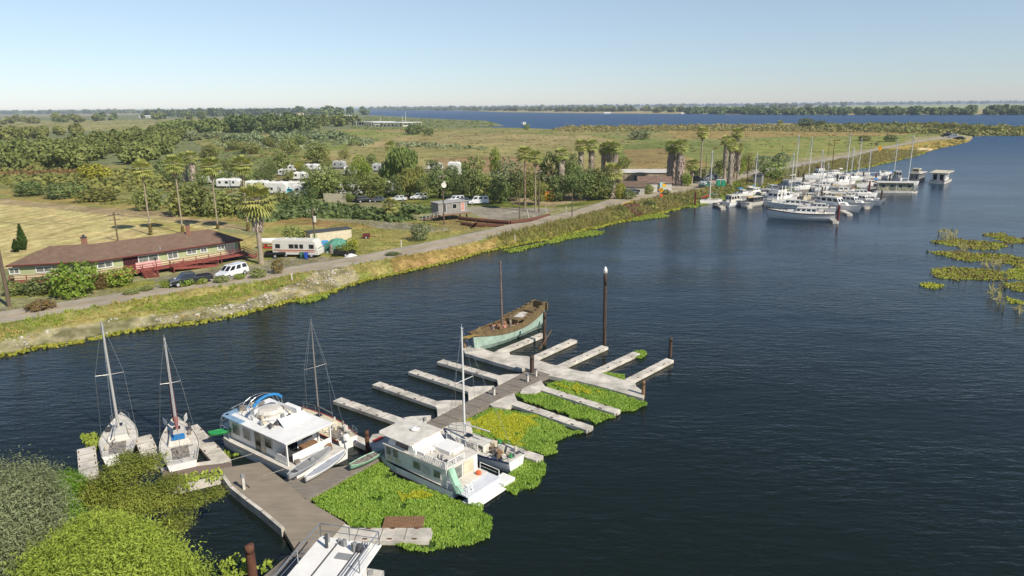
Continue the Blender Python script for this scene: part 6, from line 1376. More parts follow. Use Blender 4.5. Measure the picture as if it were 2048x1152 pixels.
trees = [('round_green',562,346,298,52,'broad green tree behind the caravans, rear left of the park'),('round_dark',537,364,322,38,'dark tree beside the long caravan at the left of the park'),('round_yellow',600,347,321,28,'small yellow green tree between two white caravans'),('round_olive',577,362,337,30,'small olive tree in front of the rear caravans'),
('round_green',655,396,326,88,'big spreading green tree in the middle of the caravan park'),('round_dark',628,392,350,56,'lower dark tree on the left flank of the big spreading tree'),('round_bright',726,373,308,46,'light green upright tree between the two big green trees'),('round_green',746,399,340,64,'round green tree beside the parked cars'),
('willow',805,362,297,80,'tall willow with pale crown behind the flagpole'),('willow',820,395,338,66,'weeping willow right of the flagpole'),('round_dark',880,396,330,76,'dark spreading tree left of the dish pole'),('round_green',655,332,311,24,'small tree among the rear caravans'),
('round_olive',635,327,280,60,'large olive tree standing alone behind the caravans'),('round_green',580,310,270,42,'green and brown tree in the meadow behind the park'),('round_olive',501,308,280,50,'squat olive tree in the meadow left of the park'),('round_olive',420,322,288,44,'pale olive tree behind the twin grey palms'),
('bush_green',708,291,277,22,'small round bush in the meadow behind the park'),('bush_dark',827,269,252,40,'dark bush below the covered slips'),('bush_dark',857,271,257,24,'smaller dark bush right of the one below the covered slips'),('round_olive',631,272,254,30,'olive tree at the edge of the grey thicket'),
('round_dark',622,403,373,36,'small dark round tree in front of the caravans'),('round_dark',679,403,388,16,'tiny tree before the beige fence'),('round_green',699,404,382,26,'small tree at the right end of the beige fence'),('bush_grey',592,404,384,40,'pale grey shrub in front of the caravans'),
('round_green',950,396,304,64,'tall green tree left of the twin thin palms'),('round_bright',992,382,290,32,'narrow light green tree peeping over the grove'),('round_grey',1012,400,312,80,'silvery green tree in the middle of the grove'),('round_dark',938,400,336,60,'dark tree at the left edge of the grove'),('round_dark',1000,407,346,58,'dark low tree under the silvery tree'),
('round_dark',1098,396,298,64,'tall dark tree behind the lamp pole'),('round_dark',1135,386,302,50,'dark tree between the shaggy palms'),('round_olive',1075,410,358,54,'flat topped acacia with bare trunk beside the play structure'),('round_dark',1160,402,334,62,'dark tree left of the near shaggy palm'),('round_green',1195,400,336,60,'green tree touching the near shaggy palm'),
('round_olive',1246,352,309,36,'rusty olive tree behind the near shaggy palm'),('bush_green',1282,386,366,26,'green shrub before the dark carport'),('bush_yellow',1240,398,366,22,'yellow green shrub at the foot of the near shaggy palm'),('bush_bright',1373,372,348,22,'bright shrub between the twin shaggy palms and the small palm'),
('bush_grey',1281,279,262,48,'wide grey bush alone on the tan marsh'),('round_green',1437,358,317,46,'dark green tree left of the palm clump at the road'),('round_bright',1477,354,314,36,'bright green round tree right of the palm clump'),('round_olive',1494,347,302,36,'olive tree behind the palm clump'),
('bush_green',1541,365,327,58,'large dark green bush at the head of the gangway'),('bush_grey',1525,337,312,38,'grey green bush beyond the road above the large dark bush'),('bush_grey',1560,334,309,40,'right one of the two grey green bushes beyond the road'),('bush_bright',1470,380,365,24,'bright bush below the portable toilets'),
('bush_dark',1612,254,238,34,'dark clump of trees on the spit behind the marina'),('bush_dark',1641,254,242,20,'smaller dark clump on the spit behind the marina'),('bush_dark',1781,283,270,30,'dark bush beside the road near the curve'),('bush_olive',1730,282,271,30,'olive bush left of the dark bush near the curve'),('bush_olive',1895,259,247,50,'wide olive bush on the spit above the point'),('bush_olive',1937,261,251,34,'olive bush at the right end of the spit bushes'),
('bush_grey',470,362,340,44,'grey shrub between the thin palms'),('bush_olive',300,420,378,60,'tangled olive shrub behind the leftmost thin palm'),('bush_olive',378,430,374,90,'broad tangled bamboo like thicket between the thin palms'),('bush_olive',438,432,384,74,'dark olive thicket right of the third thin palm'),('bush_dark',480,428,392,60,'dark thicket behind the fourth thin palm'),
('bush_yellow',190,360,330,60,'yellow green willow in front of the left wood'),('bush_green',330,352,322,50,'green bush behind the leftmost thin palm'),('bush_dark',60,392,366,60,'dark brush at the ditch, left part'),('bush_dark',130,396,368,80,'dark brush at the ditch, middle part'),('bush_olive',200,402,376,80,'olive brush at the ditch, right part'),
('bush_green',520,405,378,50,'green bush right of the fourth thin palm'),('bush_olive',560,412,386,44,'olive bush behind the big palm'),('bush_dark',780,352,330,30,'small dark tree between the rear caravans'),('bush_dark',700,352,334,24,'small dark shrub under the light green tree'),('round_dark',450,345,318,30,'dark tree behind the caravans at the left'),('round_green',770,360,330,34,'green tree beside the white trailer'),
('round_dark',905,360,328,36,'dark tree in front of the silver trailer'),('bush_dark',1112,402,384,40,'dark undergrowth behind the play structure'),('bush_dark',1395,362,338,34,'dark shrubs behind the small palm'),('bush_olive',1760,262,254,46,'low bush in the reeds behind the curve sign'),
('round_dark',1033,402,338,50,'dark tree directly behind the ivy clad palm'),('round_green',1062,396,330,46,'green tree right behind the lamp pole'),('round_dark',1120,400,344,50,'dark low tree behind the leaning shaggy palm'),('round_green',1148,396,318,48,'green tree under the two shaggy palms'),('round_dark',1182,398,328,54,'dark tree under the three close shaggy palms'),('round_dark',1206,400,346,44,'dark low tree left of the widest shaggy palm'),
('round_green',970,402,342,54,'green low tree in the front of the grove'),('round_dark',917,398,346,44,'dark low tree above the parked white van'),('round_green',850,398,350,46,'green low tree right of the weeping willow'),('round_dark',795,398,348,42,'dark low tree left of the weeping willow'),('round_green',770,396,352,40,'green low tree above the silver car'),('round_dark',705,396,346,44,'dark tree between the spreading tree and the round green tree'),
('round_green',672,386,336,46,'green tree on the right flank of the big spreading tree'),('round_green',610,356,326,30,'small green tree above the turquoise pickup'),('round_dark',520,372,338,34,'dark tree left of the long caravan row'),('round_green',498,376,346,34,'green tree behind the rightmost thin palm'),('round_olive',470,350,318,40,'olive tree behind the left caravans'),('round_green',445,372,340,34,'green tree between the second and third thin palms'),
('round_green',405,372,338,40,'green tree right of the twin grey trunked palms'),('round_dark',345,372,338,44,'dark tree left of the twin grey trunked palms'),('round_green',745,332,306,30,'small green tree among the rearmost caravans'),('round_dark',870,344,318,36,'dark tree behind the right caravans'),('round_green',925,348,322,34,'green tree right of the silver trailer'),('round_olive',690,318,296,30,'olive tree in the meadow above the rear caravans'),
('round_olive',540,296,272,36,'olive tree in the meadow above the broad green tree'),('round_green',600,292,266,34,'green tree beside the grey thicket'),('round_olive',470,300,276,36,'olive tree in the meadow near the left wood'),('bush_olive',1330,392,380,24,'low brush in front of the painted board'),('bush_dark',1255,398,380,30,'dark bush left of the dark carport'),('bush_green',1297,388,370,26,'green bush between the two low houses')]
for t in trees: P(*t)
# ------------------------------------------------------------------ palms
palm(302,470,317,'thin fan palm behind the ranch house, leftmost of the four in a row',wpx=40,tr=.17,skirt=1.2,sr=(.6,.45),ivyb=2.2)
palm(366,467,307,'second from left of the four thin fan palms behind the ranch house',wpx=40,tr=.17,skirt=1.6,sr=(.7,.5),ivyb=1.6)
palm(436,458,311,'third from left of the four thin fan palms behind the ranch house',wpx=40,tr=.16,skirt=2.2,sr=(.6,.35),ivyb=1.2)
palm(497,462,308,'rightmost of the four thin fan palms behind the ranch house',wpx=42,tr=.18,skirt=1.8,sr=(.75,.5),ivyb=1.8)
palm(523,528,363,'big near fan palm with a hanging brown skirt at the end of the ranch house',wpx=72,tr=.42,skirt=4.4,sr=(1.9,1.0))
palm(372,364,303,'left one of the twin grey trunked palms behind the thin palms',wpx=26,tr=.7,skirt=11,sr=(1.5,1.3)); palm(388,366,300,'right one of the twin grey trunked palms behind the thin palms',wpx=28,tr=.7,skirt=11,sr=(1.5,1.3))
palm(783,437,394,'short stout palm with a brown skirt at the bramble bank',wpx=34,tr=.4,skirt=2.6,sr=(1.1,.9)); palm(783,340,280,'slim palm rising behind the willows of the caravan park',wpx=22,tr=.3)
palm(1050,417,290,'dark ivy clad thin palm beside the lamp pole, left of a pair',wpx=34,tr=.22,ivyb=9); palm(1071,424,298,'thin palm right of the ivy clad one beside the lamp pole',wpx=30,tr=.18,skirt=1.5,sr=(.6,.4))
palm(1122,398,294,'shaggy palm leaning over the dark trees behind the play structure',wpx=28,tr=.45,skirt=9.5,sr=(1.3,1.0))
palm(1161,368,276,'left one of the two shaggy palms above the dark grove',wpx=28,tr=.5,skirt=9,sr=(1.4,1.1)); palm(1182,368,276,'right one of the two shaggy palms above the dark grove',wpx=28,tr=.5,skirt=9,sr=(1.4,1.1))
palm(1207,362,283,'left one of the three close shaggy palms behind the near one',wpx=26,tr=.5,skirt=9,sr=(1.4,1.1)); palm(1217,364,279,'middle one of the three close shaggy palms behind the near one',wpx=28,tr=.5,skirt=9,sr=(1.5,1.2)); palm(1229,366,281,'right one of the three close shaggy palms behind the near one',wpx=26,tr=.5,skirt=9,sr=(1.4,1.1))
palm(1224,397,322,'near shaggy palm with the widest crown beside the road',wpx=42,tr=.6,skirt=7.6,sr=(1.7,1.1)); 
palm(1341,372,277,'left one of the twin massive shaggy palms at the road',wpx=30,tr=.5,skirt=12.5,sr=(1.9,2.2)); palm(1358,371,276,'right one of the twin massive shaggy palms at the road',wpx=30,tr=.5,skirt=12.5,sr=(1.9,2.2))
palm(1383,368,316,'small young palm right of the twin massive palms',wpx=26,tr=.35,skirt=2.5,sr=(.9,.7)); palm(1400,362,252,'tallest thin palm at the road beside the small young palm',wpx=24,tr=.28,skirt=1.6,sr=(.9,.6))
palm(1448,362,269,'dark palm at the left of the clump behind the portable toilets',wpx=22,tr=.45,skirt=8,sr=(1.1,.9)); palm(1459,373,276,'front palm of the clump with a long shaggy trunk',wpx=26,tr=.5,skirt=12,sr=(1.2,1.0)); palm(1469,358,254,'tallest palm of the clump behind the portable toilets',wpx=24,tr=.5,skirt=11,sr=(1.3,1.1)); palm(1474,360,285,'short palm at the right of the clump behind the portable toilets',wpx=20,tr=.4,skirt=7,sr=(1.0,.9))
palm(1560,254,240,'lone far palm on the spit behind the marina',wpx=14,tr=.5)
# ------------------------------------------------------------------ near trees in the bottom left corner
def bigtree(label, foot, lobes, n, s, mt, seed, branches=(), **kw):
    b = empty('tree', foot, 0, label, 'tree'); lo=[(x-foot[0],y-foot[1],z-foot[2],a,bb,c) for x,y,z,a,bb,c in lobes]
    mobj('crown', crown_mesh('crown', lo, n, s, mt, seed, **kw), b); m=MB(); r=random.Random(seed); fk=Vector((0,0,(lo[0][2])*.35)); m.tube((0,0,-.3),fk,.24,.17,8)
    for l in lo:
        q=Vector(l[:3]); mdp=fk.lerp(q,.5)+Vector((r.uniform(-.3,.3),r.uniform(-.3,.3),.1)); m.tube(fk,mdp,.13,.09,6).tube(mdp,q,.09,.03,6)
        for k in range(3): m.tube(q,q+Vector((r.uniform(-1,1)*l[3],r.uniform(-1,1)*l[4],r.uniform(-.3,.9)*l[5])),.03,.01,4)
    m.build('trunk',bark,b,True); return b
def LB(px,py,z,rad,fz=.8):
    g=G(px,py,z); return (g.x,g.y,z,rad,rad,rad*fz)
near_y=leafmat('leaf_yellow_near','7d9434','bcc854',0,.6,.3); near_o=leafmat('leaf_olive_near','66702e','9aa044',0,.6,.25); near_g=leafmat('leaf_grey_near','646d48','939a70',0,.6,.2); near_b=leafmat('leaf_bright_near','587e22','86a83a',0,.6,.3)
bigtree('bright yellow green tree filling the bottom left corner', (-24.5,30,1.2),[LB(215,1130,5.2,2.3),LB(165,1075,5.4,1.1),LB(260,1085,5.0,1.1),LB(215,1060,5.9,.9),LB(110,1120,5.2,1.1),LB(320,1120,4.4,1.0),LB(185,1045,5.6,.6),LB(245,1050,5.5,.55),LB(285,1070,5.0,.7),LB(140,1090,5.6,.7),LB(340,1105,4.2,.6),LB(140,1165,4.6,2.2),LB(290,1160,4.2,2.0),LB(210,1200,5.0,2.8),LB(330,1200,3.6,2.0),LB(120,1230,4.5,2.0)],170000,.038,near_y,201,ragged=.42,elong=2.4,depth=.4,up=.25)
bigtree('grey green willow at the left edge of the picture above the dock', (-33,36.5,1.2),[LB(45,1010,5.0,1.9,1.1),LB(5,1060,5.2,2.3),LB(50,1090,4.2,1.9),LB(-40,1000,4.6,2.2),LB(20,1140,4.0,2.2),LB(70,960,5.4,1.0),LB(35,955,6.2,.7),LB(90,1000,5.2,.8),LB(10,985,6.4,.8),LB(-60,1120,4.6,2.5)],105000,.038,near_g,202,ragged=.48,elong=2.6,depth=.4)
bigtree('green bushy tree between the grey willow and the olive tree', (-28.5,38.2,.9),[LB(130,985,3.0,1.25,1.0),LB(115,1040,2.7,1.3),LB(140,1075,2.2,1.3)],52000,.035,near_b,203,ragged=.22,elong=2.2,depth=.35)
bigtree('olive tree with bare twigs leaning over the dock at the left', (-23.8,37.6,.7),[LB(235,950,3.9,1.2,.6),LB(295,925,4.0,.95,.55),LB(250,915,4.0,.6,.6),LB(340,965,3.6,.8,.5),LB(200,985,3.0,1.1,.7),LB(270,1000,3.0,1.3,.6),LB(330,1000,2.8,1.0,.55),LB(385,1000,2.6,.9,.45),LB(430,985,2.6,.6,.5),LB(350,1045,2.2,.9,.5),LB(225,1035,2.4,1.2,.6),LB(300,985,3.3,.7,.6)],44000,.04,near_o,204,ragged=.55,elong=2.2,depth=.75)
leafbed('bank_weeds',[[(430,1175),(440,1140),(470,1128),(500,1136),(505,1160),(480,1180)],[(520,1150),(530,1120),(540,1130),(535,1160)],[(345,965),(400,955),(447,950),(450,965),(430,975),(360,985)]],70,.08,near_y,'yellow green weeds along the bottom edge beside the reddish piling',205,zr=.8,clump=False)
# ------------------------------------------------------------------ caravans and cars of the park
rvw=mat('caravan_white','dcdad4',.45,.06,1); rvg=mat('caravan_grey','a9aaa8',.5,.08,1)
def trailer(px0,px1,py,ty,label,mt=rvw,rz=None,name='caravan',slide=True,round_=False):
    a=GP(px0,py);c=GP(px1,py); d=c-a; L_=max(3,min(14,d.length)); p=(a+c)/2; h=max(2.4,min(5.,top_z(p,ty)-p.z)); r=empty(name,p,math.atan2(d.y,d.x) if rz is None else rz,label,'caravan','caravans in the park')
    b=MB().loft([[(x,-1.2,.55),(x,-1.22,h-.35-e),(x,-.95,h-e),(x,.95,h-e),(x,1.22,h-.35-e),(x,1.2,.55)] for x,e in ((-L_/2,.35 if round_ else .1),(-L_/2+.4,0),(L_/2-.6,0),(L_/2,.5))]).build('body',mt,r,bevel=.04)
    for i in range(max(2,int(L_/2.2))):
        x=-L_/2+1.1+i*2.2
        if x<L_/2-.6:
            for s in (-1,1): pane(r,(x,s*1.225,1.75),(.9 if i%2 else .6,.65),g=glass,frame=greyd)
    MB().box((L_*.1,-1.25,1.55),(.65,.04,1.8)).build('door',rvg,r); wheels(r,(-.5,.4),1.2,.34)
    m=MB()
    for x in (-L_*.25,L_*.2): m.box((x,0,h+.12),(.8,.6,.25))
    m.build('roof_unit',white2,r); MB().box((0,0,.5),(L_-.3,2.2,.15)).tube((L_/2,0,.5),(L_/2+1.1,0,.45),.05,.05,5).build('chassis',greyd,r); return r
for a in ((437,483,375,357,'long low white caravan at the left end of the park'),(494,540,379,361,'white caravan behind the fourth thin palm'),(541,576,389,363,'tall white caravan with slide out, left of the turquoise pickup'),(574,610,388,363,'white caravan directly above the turquoise pickup'),(590,618,391,368,'white caravan right of the turquoise pickup'),
 (588,616,360,344,'white caravan behind the small olive tree'),(577,592,343,334,'tiny white caravan at the rear left of the park'),(668,691,337,322,'grey and white caravan, highest one at the rear'),(690,713,349,333,'white caravan half behind the light green tree'),(746,775,343,327,'grey caravan with a rail at the rear right'),
 (665,692,389,372,'white boxy caravan in the shade of the big tree'),(775,790,389,363,'tall white caravan beside the weeping willow'),(856,886,340,326,'white caravan beyond the dark tree at the right'),(404,424,368,358,'small pale caravan at the left behind the thin palms'),(425,440,352,343,'small white caravan behind the thicket'),(610,640,341,328,'long grey roofed caravan below the lone olive tree'),(560,578,352,342,'white caravan glimpsed behind the yellow green tree')):
    trailer(*a, mt=rvg if 'grey' in a[4][:5] else rvw)
trailer(897,922,352,322,'tall round ended silver trailer behind the grove',round_=True)
p,rz=onroad(680,390,716,390); motorhome(p,rz,'white cab over motorhome in the shade of the big tree',7.2,2.4,2.5,rvg,rvw,classc=True)
cars=[('pickup',568,590,389,mat('turquoise_car','4fb8c4',.3,.05,1,coat=.5),'turquoise pickup in front of the white caravans'),('suv',827,851,399,carw,'white car parked under the weeping willow'),('sedan',713,731,404,cdark,'dark car at the right end of the beige fence'),('jeep',722,734,405,cdark,'small dark jeep beside the dark car'),('suv',645,668,389,cdark,'dark red car under the big spreading tree'),
 ('sedan',752,772,404,silver,'silver car under the round green tree'),('van',945,968,409,carw,'white van parked on the gravel by the grove'),('sedan',915,934,407,silver,'silver grey car left of the white van'),('suv',903,918,405,carw,'white car at the left of the gravel lot'),('sedan',787,806,402,carw,'white low car behind the flagpole'),('suv',1258,1272,391,cdark,'dark car under the carport by the near shaggy palm'),('sedan',556,566,372,cdark,'dark car glimpsed between the caravans'),('suv',1388,1398,364,cdark,'dark car parked behind the small young palm'),('suv',1415,1428,361,silver,'grey car parked left of the portable toilets beyond the road')]
for kd,x0,x1,py,mt,lb in cars: p,rz=onroad(x0,py,x1,py-.6); car(kd,p,rz+math.pi*(x0%2),mt,lb)
a=GP(648,403);c=GP(692,405); d=c-a; r=empty('board_fence',(a+c)/2,math.atan2(d.y,d.x),'beige board fence in front of the caravans','fence'); MB().box((0,0,1.1),(d.length,.12,2.2)).build('panel',cream,r)
m=MB()
for k in range(6): m.box((-d.length/2+d.length*k/5,.12,1.1),(.14,.12,2.3))
m.build('post',woodb,r)
# far settlement, covered slips
def farhouse(px,py,w_,d,h,label,wm=white2,rm=greyd,gable=2.5,rz=-.1,name='house',tower=False):
    p=GP(px,py); r=empty(name,p,rz,label,'building'); w0=MB().box((0,d/2,h/2),(w_,d,h)).build('wall',wm,r)
    if gable: MB().add([(-w_/2-.3,-.3,h),(w_/2+.3,-.3,h),(w_/2+.3,d+.3,h),(-w_/2-.3,d+.3,h),(-w_/2-.3,d/2,h+gable),(w_/2+.3,d/2,h+gable)],[(0,1,5,4),(2,3,4,5),(0,4,3),(1,2,5),(3,2,1,0)]).build('roof',rm,r)
    else: MB().box((0,d/2,h+.1),(w_+.5,d+.5,.2)).build('roof',rm,r)
    return r
farhouse(600,248,9,9,17,'tall cream water tower block above the dark wood',cream,cream,0,name='tower')
for i,(px,py,w_,h,lb,rm) in enumerate(((668,242,26,6,'white building among the far masts, left one',white),(685,240,24,7,'blue grey roofed building behind the far slips',mat('blue_grey_roof','8f9db0',.6,.1,1)),(700,237,30,6,'long pale building at the far waterside',white),(548,232,40,7,'pale farm building on the left horizon',white2),(290,236,40,6,'white farm building in the left fields',white),(318,236,30,6,'small white farm building right of the other in the left fields',white),(20,243,40,6,'pale barn at the far left edge',white2),(1215,229,20,5,'tiny white building on the far shore',white))): farhouse(px,py,w_,12,h,lb,white2,rm,2)
for (x0,x1,y0,yt,lb) in ((707,748,252,242,'left covered boat slip with a white roof'),(742,806,254,243,'right covered boat slip with a long white roof')):
    a=G(x0,y0,.3);c=G(x1,y0+.4,.3); d=c-a; L_=d.length; h=5.2; r=empty('covered_slip',((a+c)/2).to_tuple()[:2]+(.4,),math.atan2(d.y,d.x),lb,'boat shed','covered boat slips'); wd=42
    MB().box((0,wd/2,h+.2),(L_,wd,.5)).build('roof',white,r); m=MB()
    for k in range(9):
        for y in (.5,wd/2,wd-.5): m.box((-L_/2+.6+(L_-1.2)*k/8,y,h/2),(.5,.5,h))
    m.build('posts',white2,r); m=MB()
    for k in range(8): m.box((-L_/2+L_*(k+.5)/8,8,1.2),(3,11,2.0))
    m.build('moored_hulls',white2,r)
pr=random.Random(5)
for i,px in enumerate((646,652,659,668,688,714,762,806,812)):
    p=G(px,244 if px<700 else 253,.3); o=MB().tube((0,0,0),(0,0,(9 if i%2 else 13)+(6 if px>800 else 0)),.35,.2,6).build('distant_mast',white2); o.location=p; tag(o,ORD[i]+' of the pale masts round the far covered slips','mast','masts at the far slips')
p=G(1049,262,.3); 
P('bush_green',1053,259,249,14,'small bush at the tip of the marsh by the bay')
for px,py,ty,w_,lb in ((1049,259,244,3.0,'square white channel marker at the marsh tip'),(1044,259,245,1.0,'thin pale stake left of the white channel marker'),(1135,255,245,.8,'thin channel stake in the bay, left one'),(1277,256,246,.8,'thin channel stake in the bay, right one'),(1365,228,225,8,'pale beacon on the opposite bank')):
    b_=G(px,py,0); r=empty('channel_marker',b_,0,lb,'marker'); hh=top_z(b_,ty); MB().tube((0,0,-.5),(0,0,hh),.25,.2,6).build('post',greyd,r); MB().box((0,0,hh-w_*.5),(w_,.2,w_)).build('board',white,r)
# ------------------------------------------------------------------ the far marina
ZF=.5
mdock = empty('marina_dock', G(1600,390,0), 0, 'weathered floating dock of the crowded marina below the gangway','dock')
def mchild(m, name, mt):
    o=m.build(name,mt,mdock); o.matrix_parent_inverse=Matrix.Translation(-mdock.location); return o
def mwalk(a,b,wd=1.8,name='walkway',mt=wood):
    A_=G(*a,ZF);B_=G(*b,ZF); d=(B_-A_).normalized(); n=Vector((-d.y,d.x,0))*wd/2; mchild(MB().prism([tuple((A_+n)[:2]),tuple((A_-n)[:2]),tuple((B_-n)[:2]),tuple((B_+n)[:2])],-.1,ZF+random.uniform(-.02,.02)),name,mt)
for a,b in (((1432,411),(1600,389)),((1600,389),(1680,381)),((1680,381),(1822,377)),((1600,389),(1765,400)),((1600,388),(1625,362)),((1625,362),(1700,354)),((1680,380),(1760,352))): mwalk(a,b,2.2)
for a,b in (((1440,411),(1447,416)),((1480,405),(1500,413)),((1520,400),(1548,412)),((1600,392),(1672,443)),((1640,395),(1700,428)),((1690,397),(1735,414)),((1740,399),(1758,405)),((1650,384),(1668,392)),((1700,380),(1722,388)),((1640,361),(1672,371)),((1660,359),(1700,368)),((1740,361),(1790,368))): mwalk(a,b,1.2,'finger',conc)
for i,(px,py,ty,lb) in enumerate(((1390,412,384,'brown piling left of the small sailing boat with the teal cover'),(1528,408,395,'short piling behind the boat with the tan canopy'),(1595,408,393,'short piling behind the white flybridge yacht'),(1675,446,410,'tall brown piling at the stern of the long white motor yacht'),(1643,395,374,'left one of two close brown pilings in the middle of the marina'),(1649,395,374,'right one of two close brown pilings in the middle of the marina'),
 (1605,372,346,'dark piling beside the white sailing boats near the bank'),(1673,374,348,'dark piling right of the cruiser with the red edged top'),(1737,390,362,'brown piling left of the flat roofed green barge'),(1750,371,348,'brown piling behind the flat roofed green barge'),(1761,408,381,'outermost brown piling at the end of the right dock'),(1726,359,344,'thin dark piling beside the sailing boat with the teal sail cover'),(1596,359,341,'small piling at the foot of the tallest masts'),(1779,361,348,'small piling left of the grey cabin boat'))):
    piling(px,py,ty,.24,lb,mt=redd if i in (0,3,8,9) else pile_m,grp='marina pilings')
# gangway
a=G(1537,378,2.2); c=G(1602,387,.8); dv=c-a; r=empty('gangway',a,0,'grey truss gangway sloping from the bank down to the marina dock','gangway'); L_=dv.length; d=dv/L_; sn=Vector((-d.y,d.x,0)).normalized()*.9
MB().add([sn,-sn,dv-sn,dv+sn,sn-Vector((0,0,.15)),-sn-Vector((0,0,.15)),dv-sn-Vector((0,0,.15)),dv+sn-Vector((0,0,.15))],[(0,1,2,3),(7,6,5,4),(0,4,5,1),(1,5,6,2),(2,6,7,3),(3,7,4,0)]).build('deck',wood,r)
for s in (1,-1):
    m=MB(); n=12
    for i in range(n):
        p0=sn*s+dv*i/n; p1=sn*s+dv*(i+1)/n; U_=Vector((0,0,1.3)); m.tube(p0,p0+U_,.05,.05,4).tube(p0,p1+U_,.04,.04,4)
    m.tube(sn*s+Vector((0,0,1.3)),sn*s+dv+Vector((0,0,1.3)),.07,.07,4).tube(sn*s,sn*s+dv,.07,.07,4); m.build('truss_rail',galv,r)
def at(px,py,z=0): g=G(px,py,z); return Vector((g.x,g.y,0))
def msail(px,py,deg,Ls,mtx,mty,label,cover=None,mt=white,stripe=None,mbx=None,deckm=white2,boom=None):
    """moored sailing boat, hull centred under (px,py), its mast top at row mty"""
    c=at(px,py); mh=top_z(Vector((c.x,c.y,0)),mty); b=sail(label,c,math.radians(deg),Ls,Ls*.32,.95,mh,.06*Ls,boomm=cover,stripe=stripe,cab=(-.05*Ls,.28*Ls),mr=.14,mmat=MATS['white_mast'],mt=mt,deckm=deckm,wire=.025,group='sailing boats in the far marina',gear=4,seed=px); return b
def mcruiser(px,py,deg,Ls,label,fly=False,canopy=None,stripe=None,mt=white,cabm=None,name='motorboat',cat='motorboat',fb=1.15,ch=1.15,rl=True,cabx=(-.25,.25),arch=False,nw=3):
    b=empty(name,at(px,py),math.radians(deg),label,cat,'motorboats in the far marina'); B=Ls*.34; cm_=cabm or white
    hull(b,Ls,B,fb,mt,white2,stripe=stripe,stern=.92,full=.6,sheer=.3)
    cabin(b,cabx[0]*Ls,cabx[1]*Ls,B*.74,B*.6,fb-.03,ch,cm_,.7,.12,nw=nw,roofm=white2)
    cabin(b,cabx[1]*Ls-.3,cabx[1]*Ls+Ls*.14,B*.55,B*.3,fb-.03,ch*.45,cm_,1.0,.15,win=False)
    if fly:
        MB().box((cabx[0]*Ls*.3,0,fb+ch+.35),(Ls*.26,B*.5,.6)).build('flybridge',white,b,bevel=.05)
        MB().add([(cabx[0]*Ls*.3+Ls*.13,-B*.24,fb+ch+.65),(cabx[0]*Ls*.3+Ls*.13,B*.24,fb+ch+.65),(cabx[0]*Ls*.3+Ls*.10,B*.22,fb+ch+1.0),(cabx[0]*Ls*.3+Ls*.10,-B*.22,fb+ch+1.0)],[(0,1,2,3)]).build('windscreen',glass,b)
    if canopy:
        z=fb+(ch+1.5 if fly else 1.5); x0=cabx[0]*Ls*1.75 if not fly else -Ls*.16; x1=cabx[0]*Ls if not fly else Ls*.06
        MB().loft([[(x,-B*.36,z-.25),(x,-B*.3,z),(x,0,z+.1),(x,B*.3,z),(x,B*.36,z-.25)] for x in (x0,(x0+x1)/2,x1)],caps=False).build('canopy',canopy,b)
        m=MB()
        for x in (x0,x1):
            for s in (-1,1): m.tube((x,s*B*.35,fb),(x,s*B*.34,z-.2),.03,.03,5)
        m.build('canopy_frame',chrome,b)
    if arch: [MB().tube((-Ls*.12+q,s*B*.4,fb),(-Ls*.05+q,s*B*.34,fb+ch+1.7),.14,.1,6).build('arch_leg',white,b) for q in (0,-Ls*.1) for s in (-1,1)]
    if rl: rail(b,[(-.02*Ls+.12*Ls,B*.45,fb+.03),(.3*Ls,B*.36,fb+.15),(.47*Ls,0,fb+.32),(.3*Ls,-B*.36,fb+.15),(.1*Ls,-B*.45,fb+.03)],.55,r=.025)
    clutter(b,6,-Ls*.46,cabx[0]*Ls-.2,-B*.35,B*.35,fb,[white2,clutter_m,greyd,white],.6,seed=int(px)); return b
# front row
b=msail(1421,407,205,6.4,1427,301,'small white sailing boat with a teal sail cover at the left end of the marina',teal,boom=2.5)
tag(small_boat('kayak',(1400,397),(1416,393),.8,.35,red,'red kayak on the dock behind the leftmost marina boat','kayak',1.0,red),group='motorboats in the far marina') if False else small_boat('kayak',(1404,398),(1418,393),.8,.35,red,'red kayak propped behind the leftmost marina boat','kayak',1.0,red)
o=MB().box(at(1438,411)+Vector((0,0,.35)),(3.0,1.6,.9),.6).build('dock_float',conc,bevel=.05); tag(o,'square pale float between the two leftmost marina boats','float')
mcruiser(1472,411,35,8.2,'white cabin boat with square dark windows, second from the left in the front row',cabx=(-.42,.12),ch=1.7,cabm=white2,nw=3)
mcruiser(1513,411,35,9.6,'boat with a wide tan canopy over a dark open cockpit in the front row',canopy=tan_c,cabm=greyd,cabx=(-.3,.2),mt=white2,ch=1.2)
mcruiser(1562,408,32,12.5,'tall white flybridge yacht with slanted arches and dark canopy in the front row',fly=True,canopy=greyd,arch=True,ch=1.6,fb=1.6,cabx=(-.3,.2))
mcruiser(1604,438,157,13.2,'long white motor yacht with a dark sheer stripe, nearest of the marina boats',stripe=mat('dark_stripe','3d2f2c',.5,.1,1),ch=1.0,fb=1.55,cabx=(-.22,.14),nw=4)
mcruiser(1583,417,157,10,'white cruiser directly behind the long motor yacht',ch=1.0,cabx=(-.2,.2)); 
mcruiser(1676,420,-62,10.5,'white cruiser pointing its round bow at the open water right of the tall brown piling',ch=1.7,cabx=(-.42,.12),fb=1.3)
mcruiser(1706,413,-60,9.5,'white cruiser second of the three bows pointing right',ch=1.3,canopy=tan_c,cabx=(-.3,.15)); mcruiser(1727,408,-58,8.5,'small white cruiser third of the three bows pointing right',ch=1.0,cabx=(-.25,.15)); mcruiser(1746,402,-55,5.5,'open white skiff at the end of the right dock',ch=.5,cabx=(-.1,.15),rl=False,fb=.7)
mcruiser(1509,390,30,10,'white boat under a stretched tarpaulin beside the bank',canopy=cream,cabx=(-.2,.2),ch=1.0); o=small_boat('upturned_boat',(1522,384),(1558,383),1.9,.7,white,'upturned white boat with a red bow lying on the dock by the gangway','boat',1.2,red)
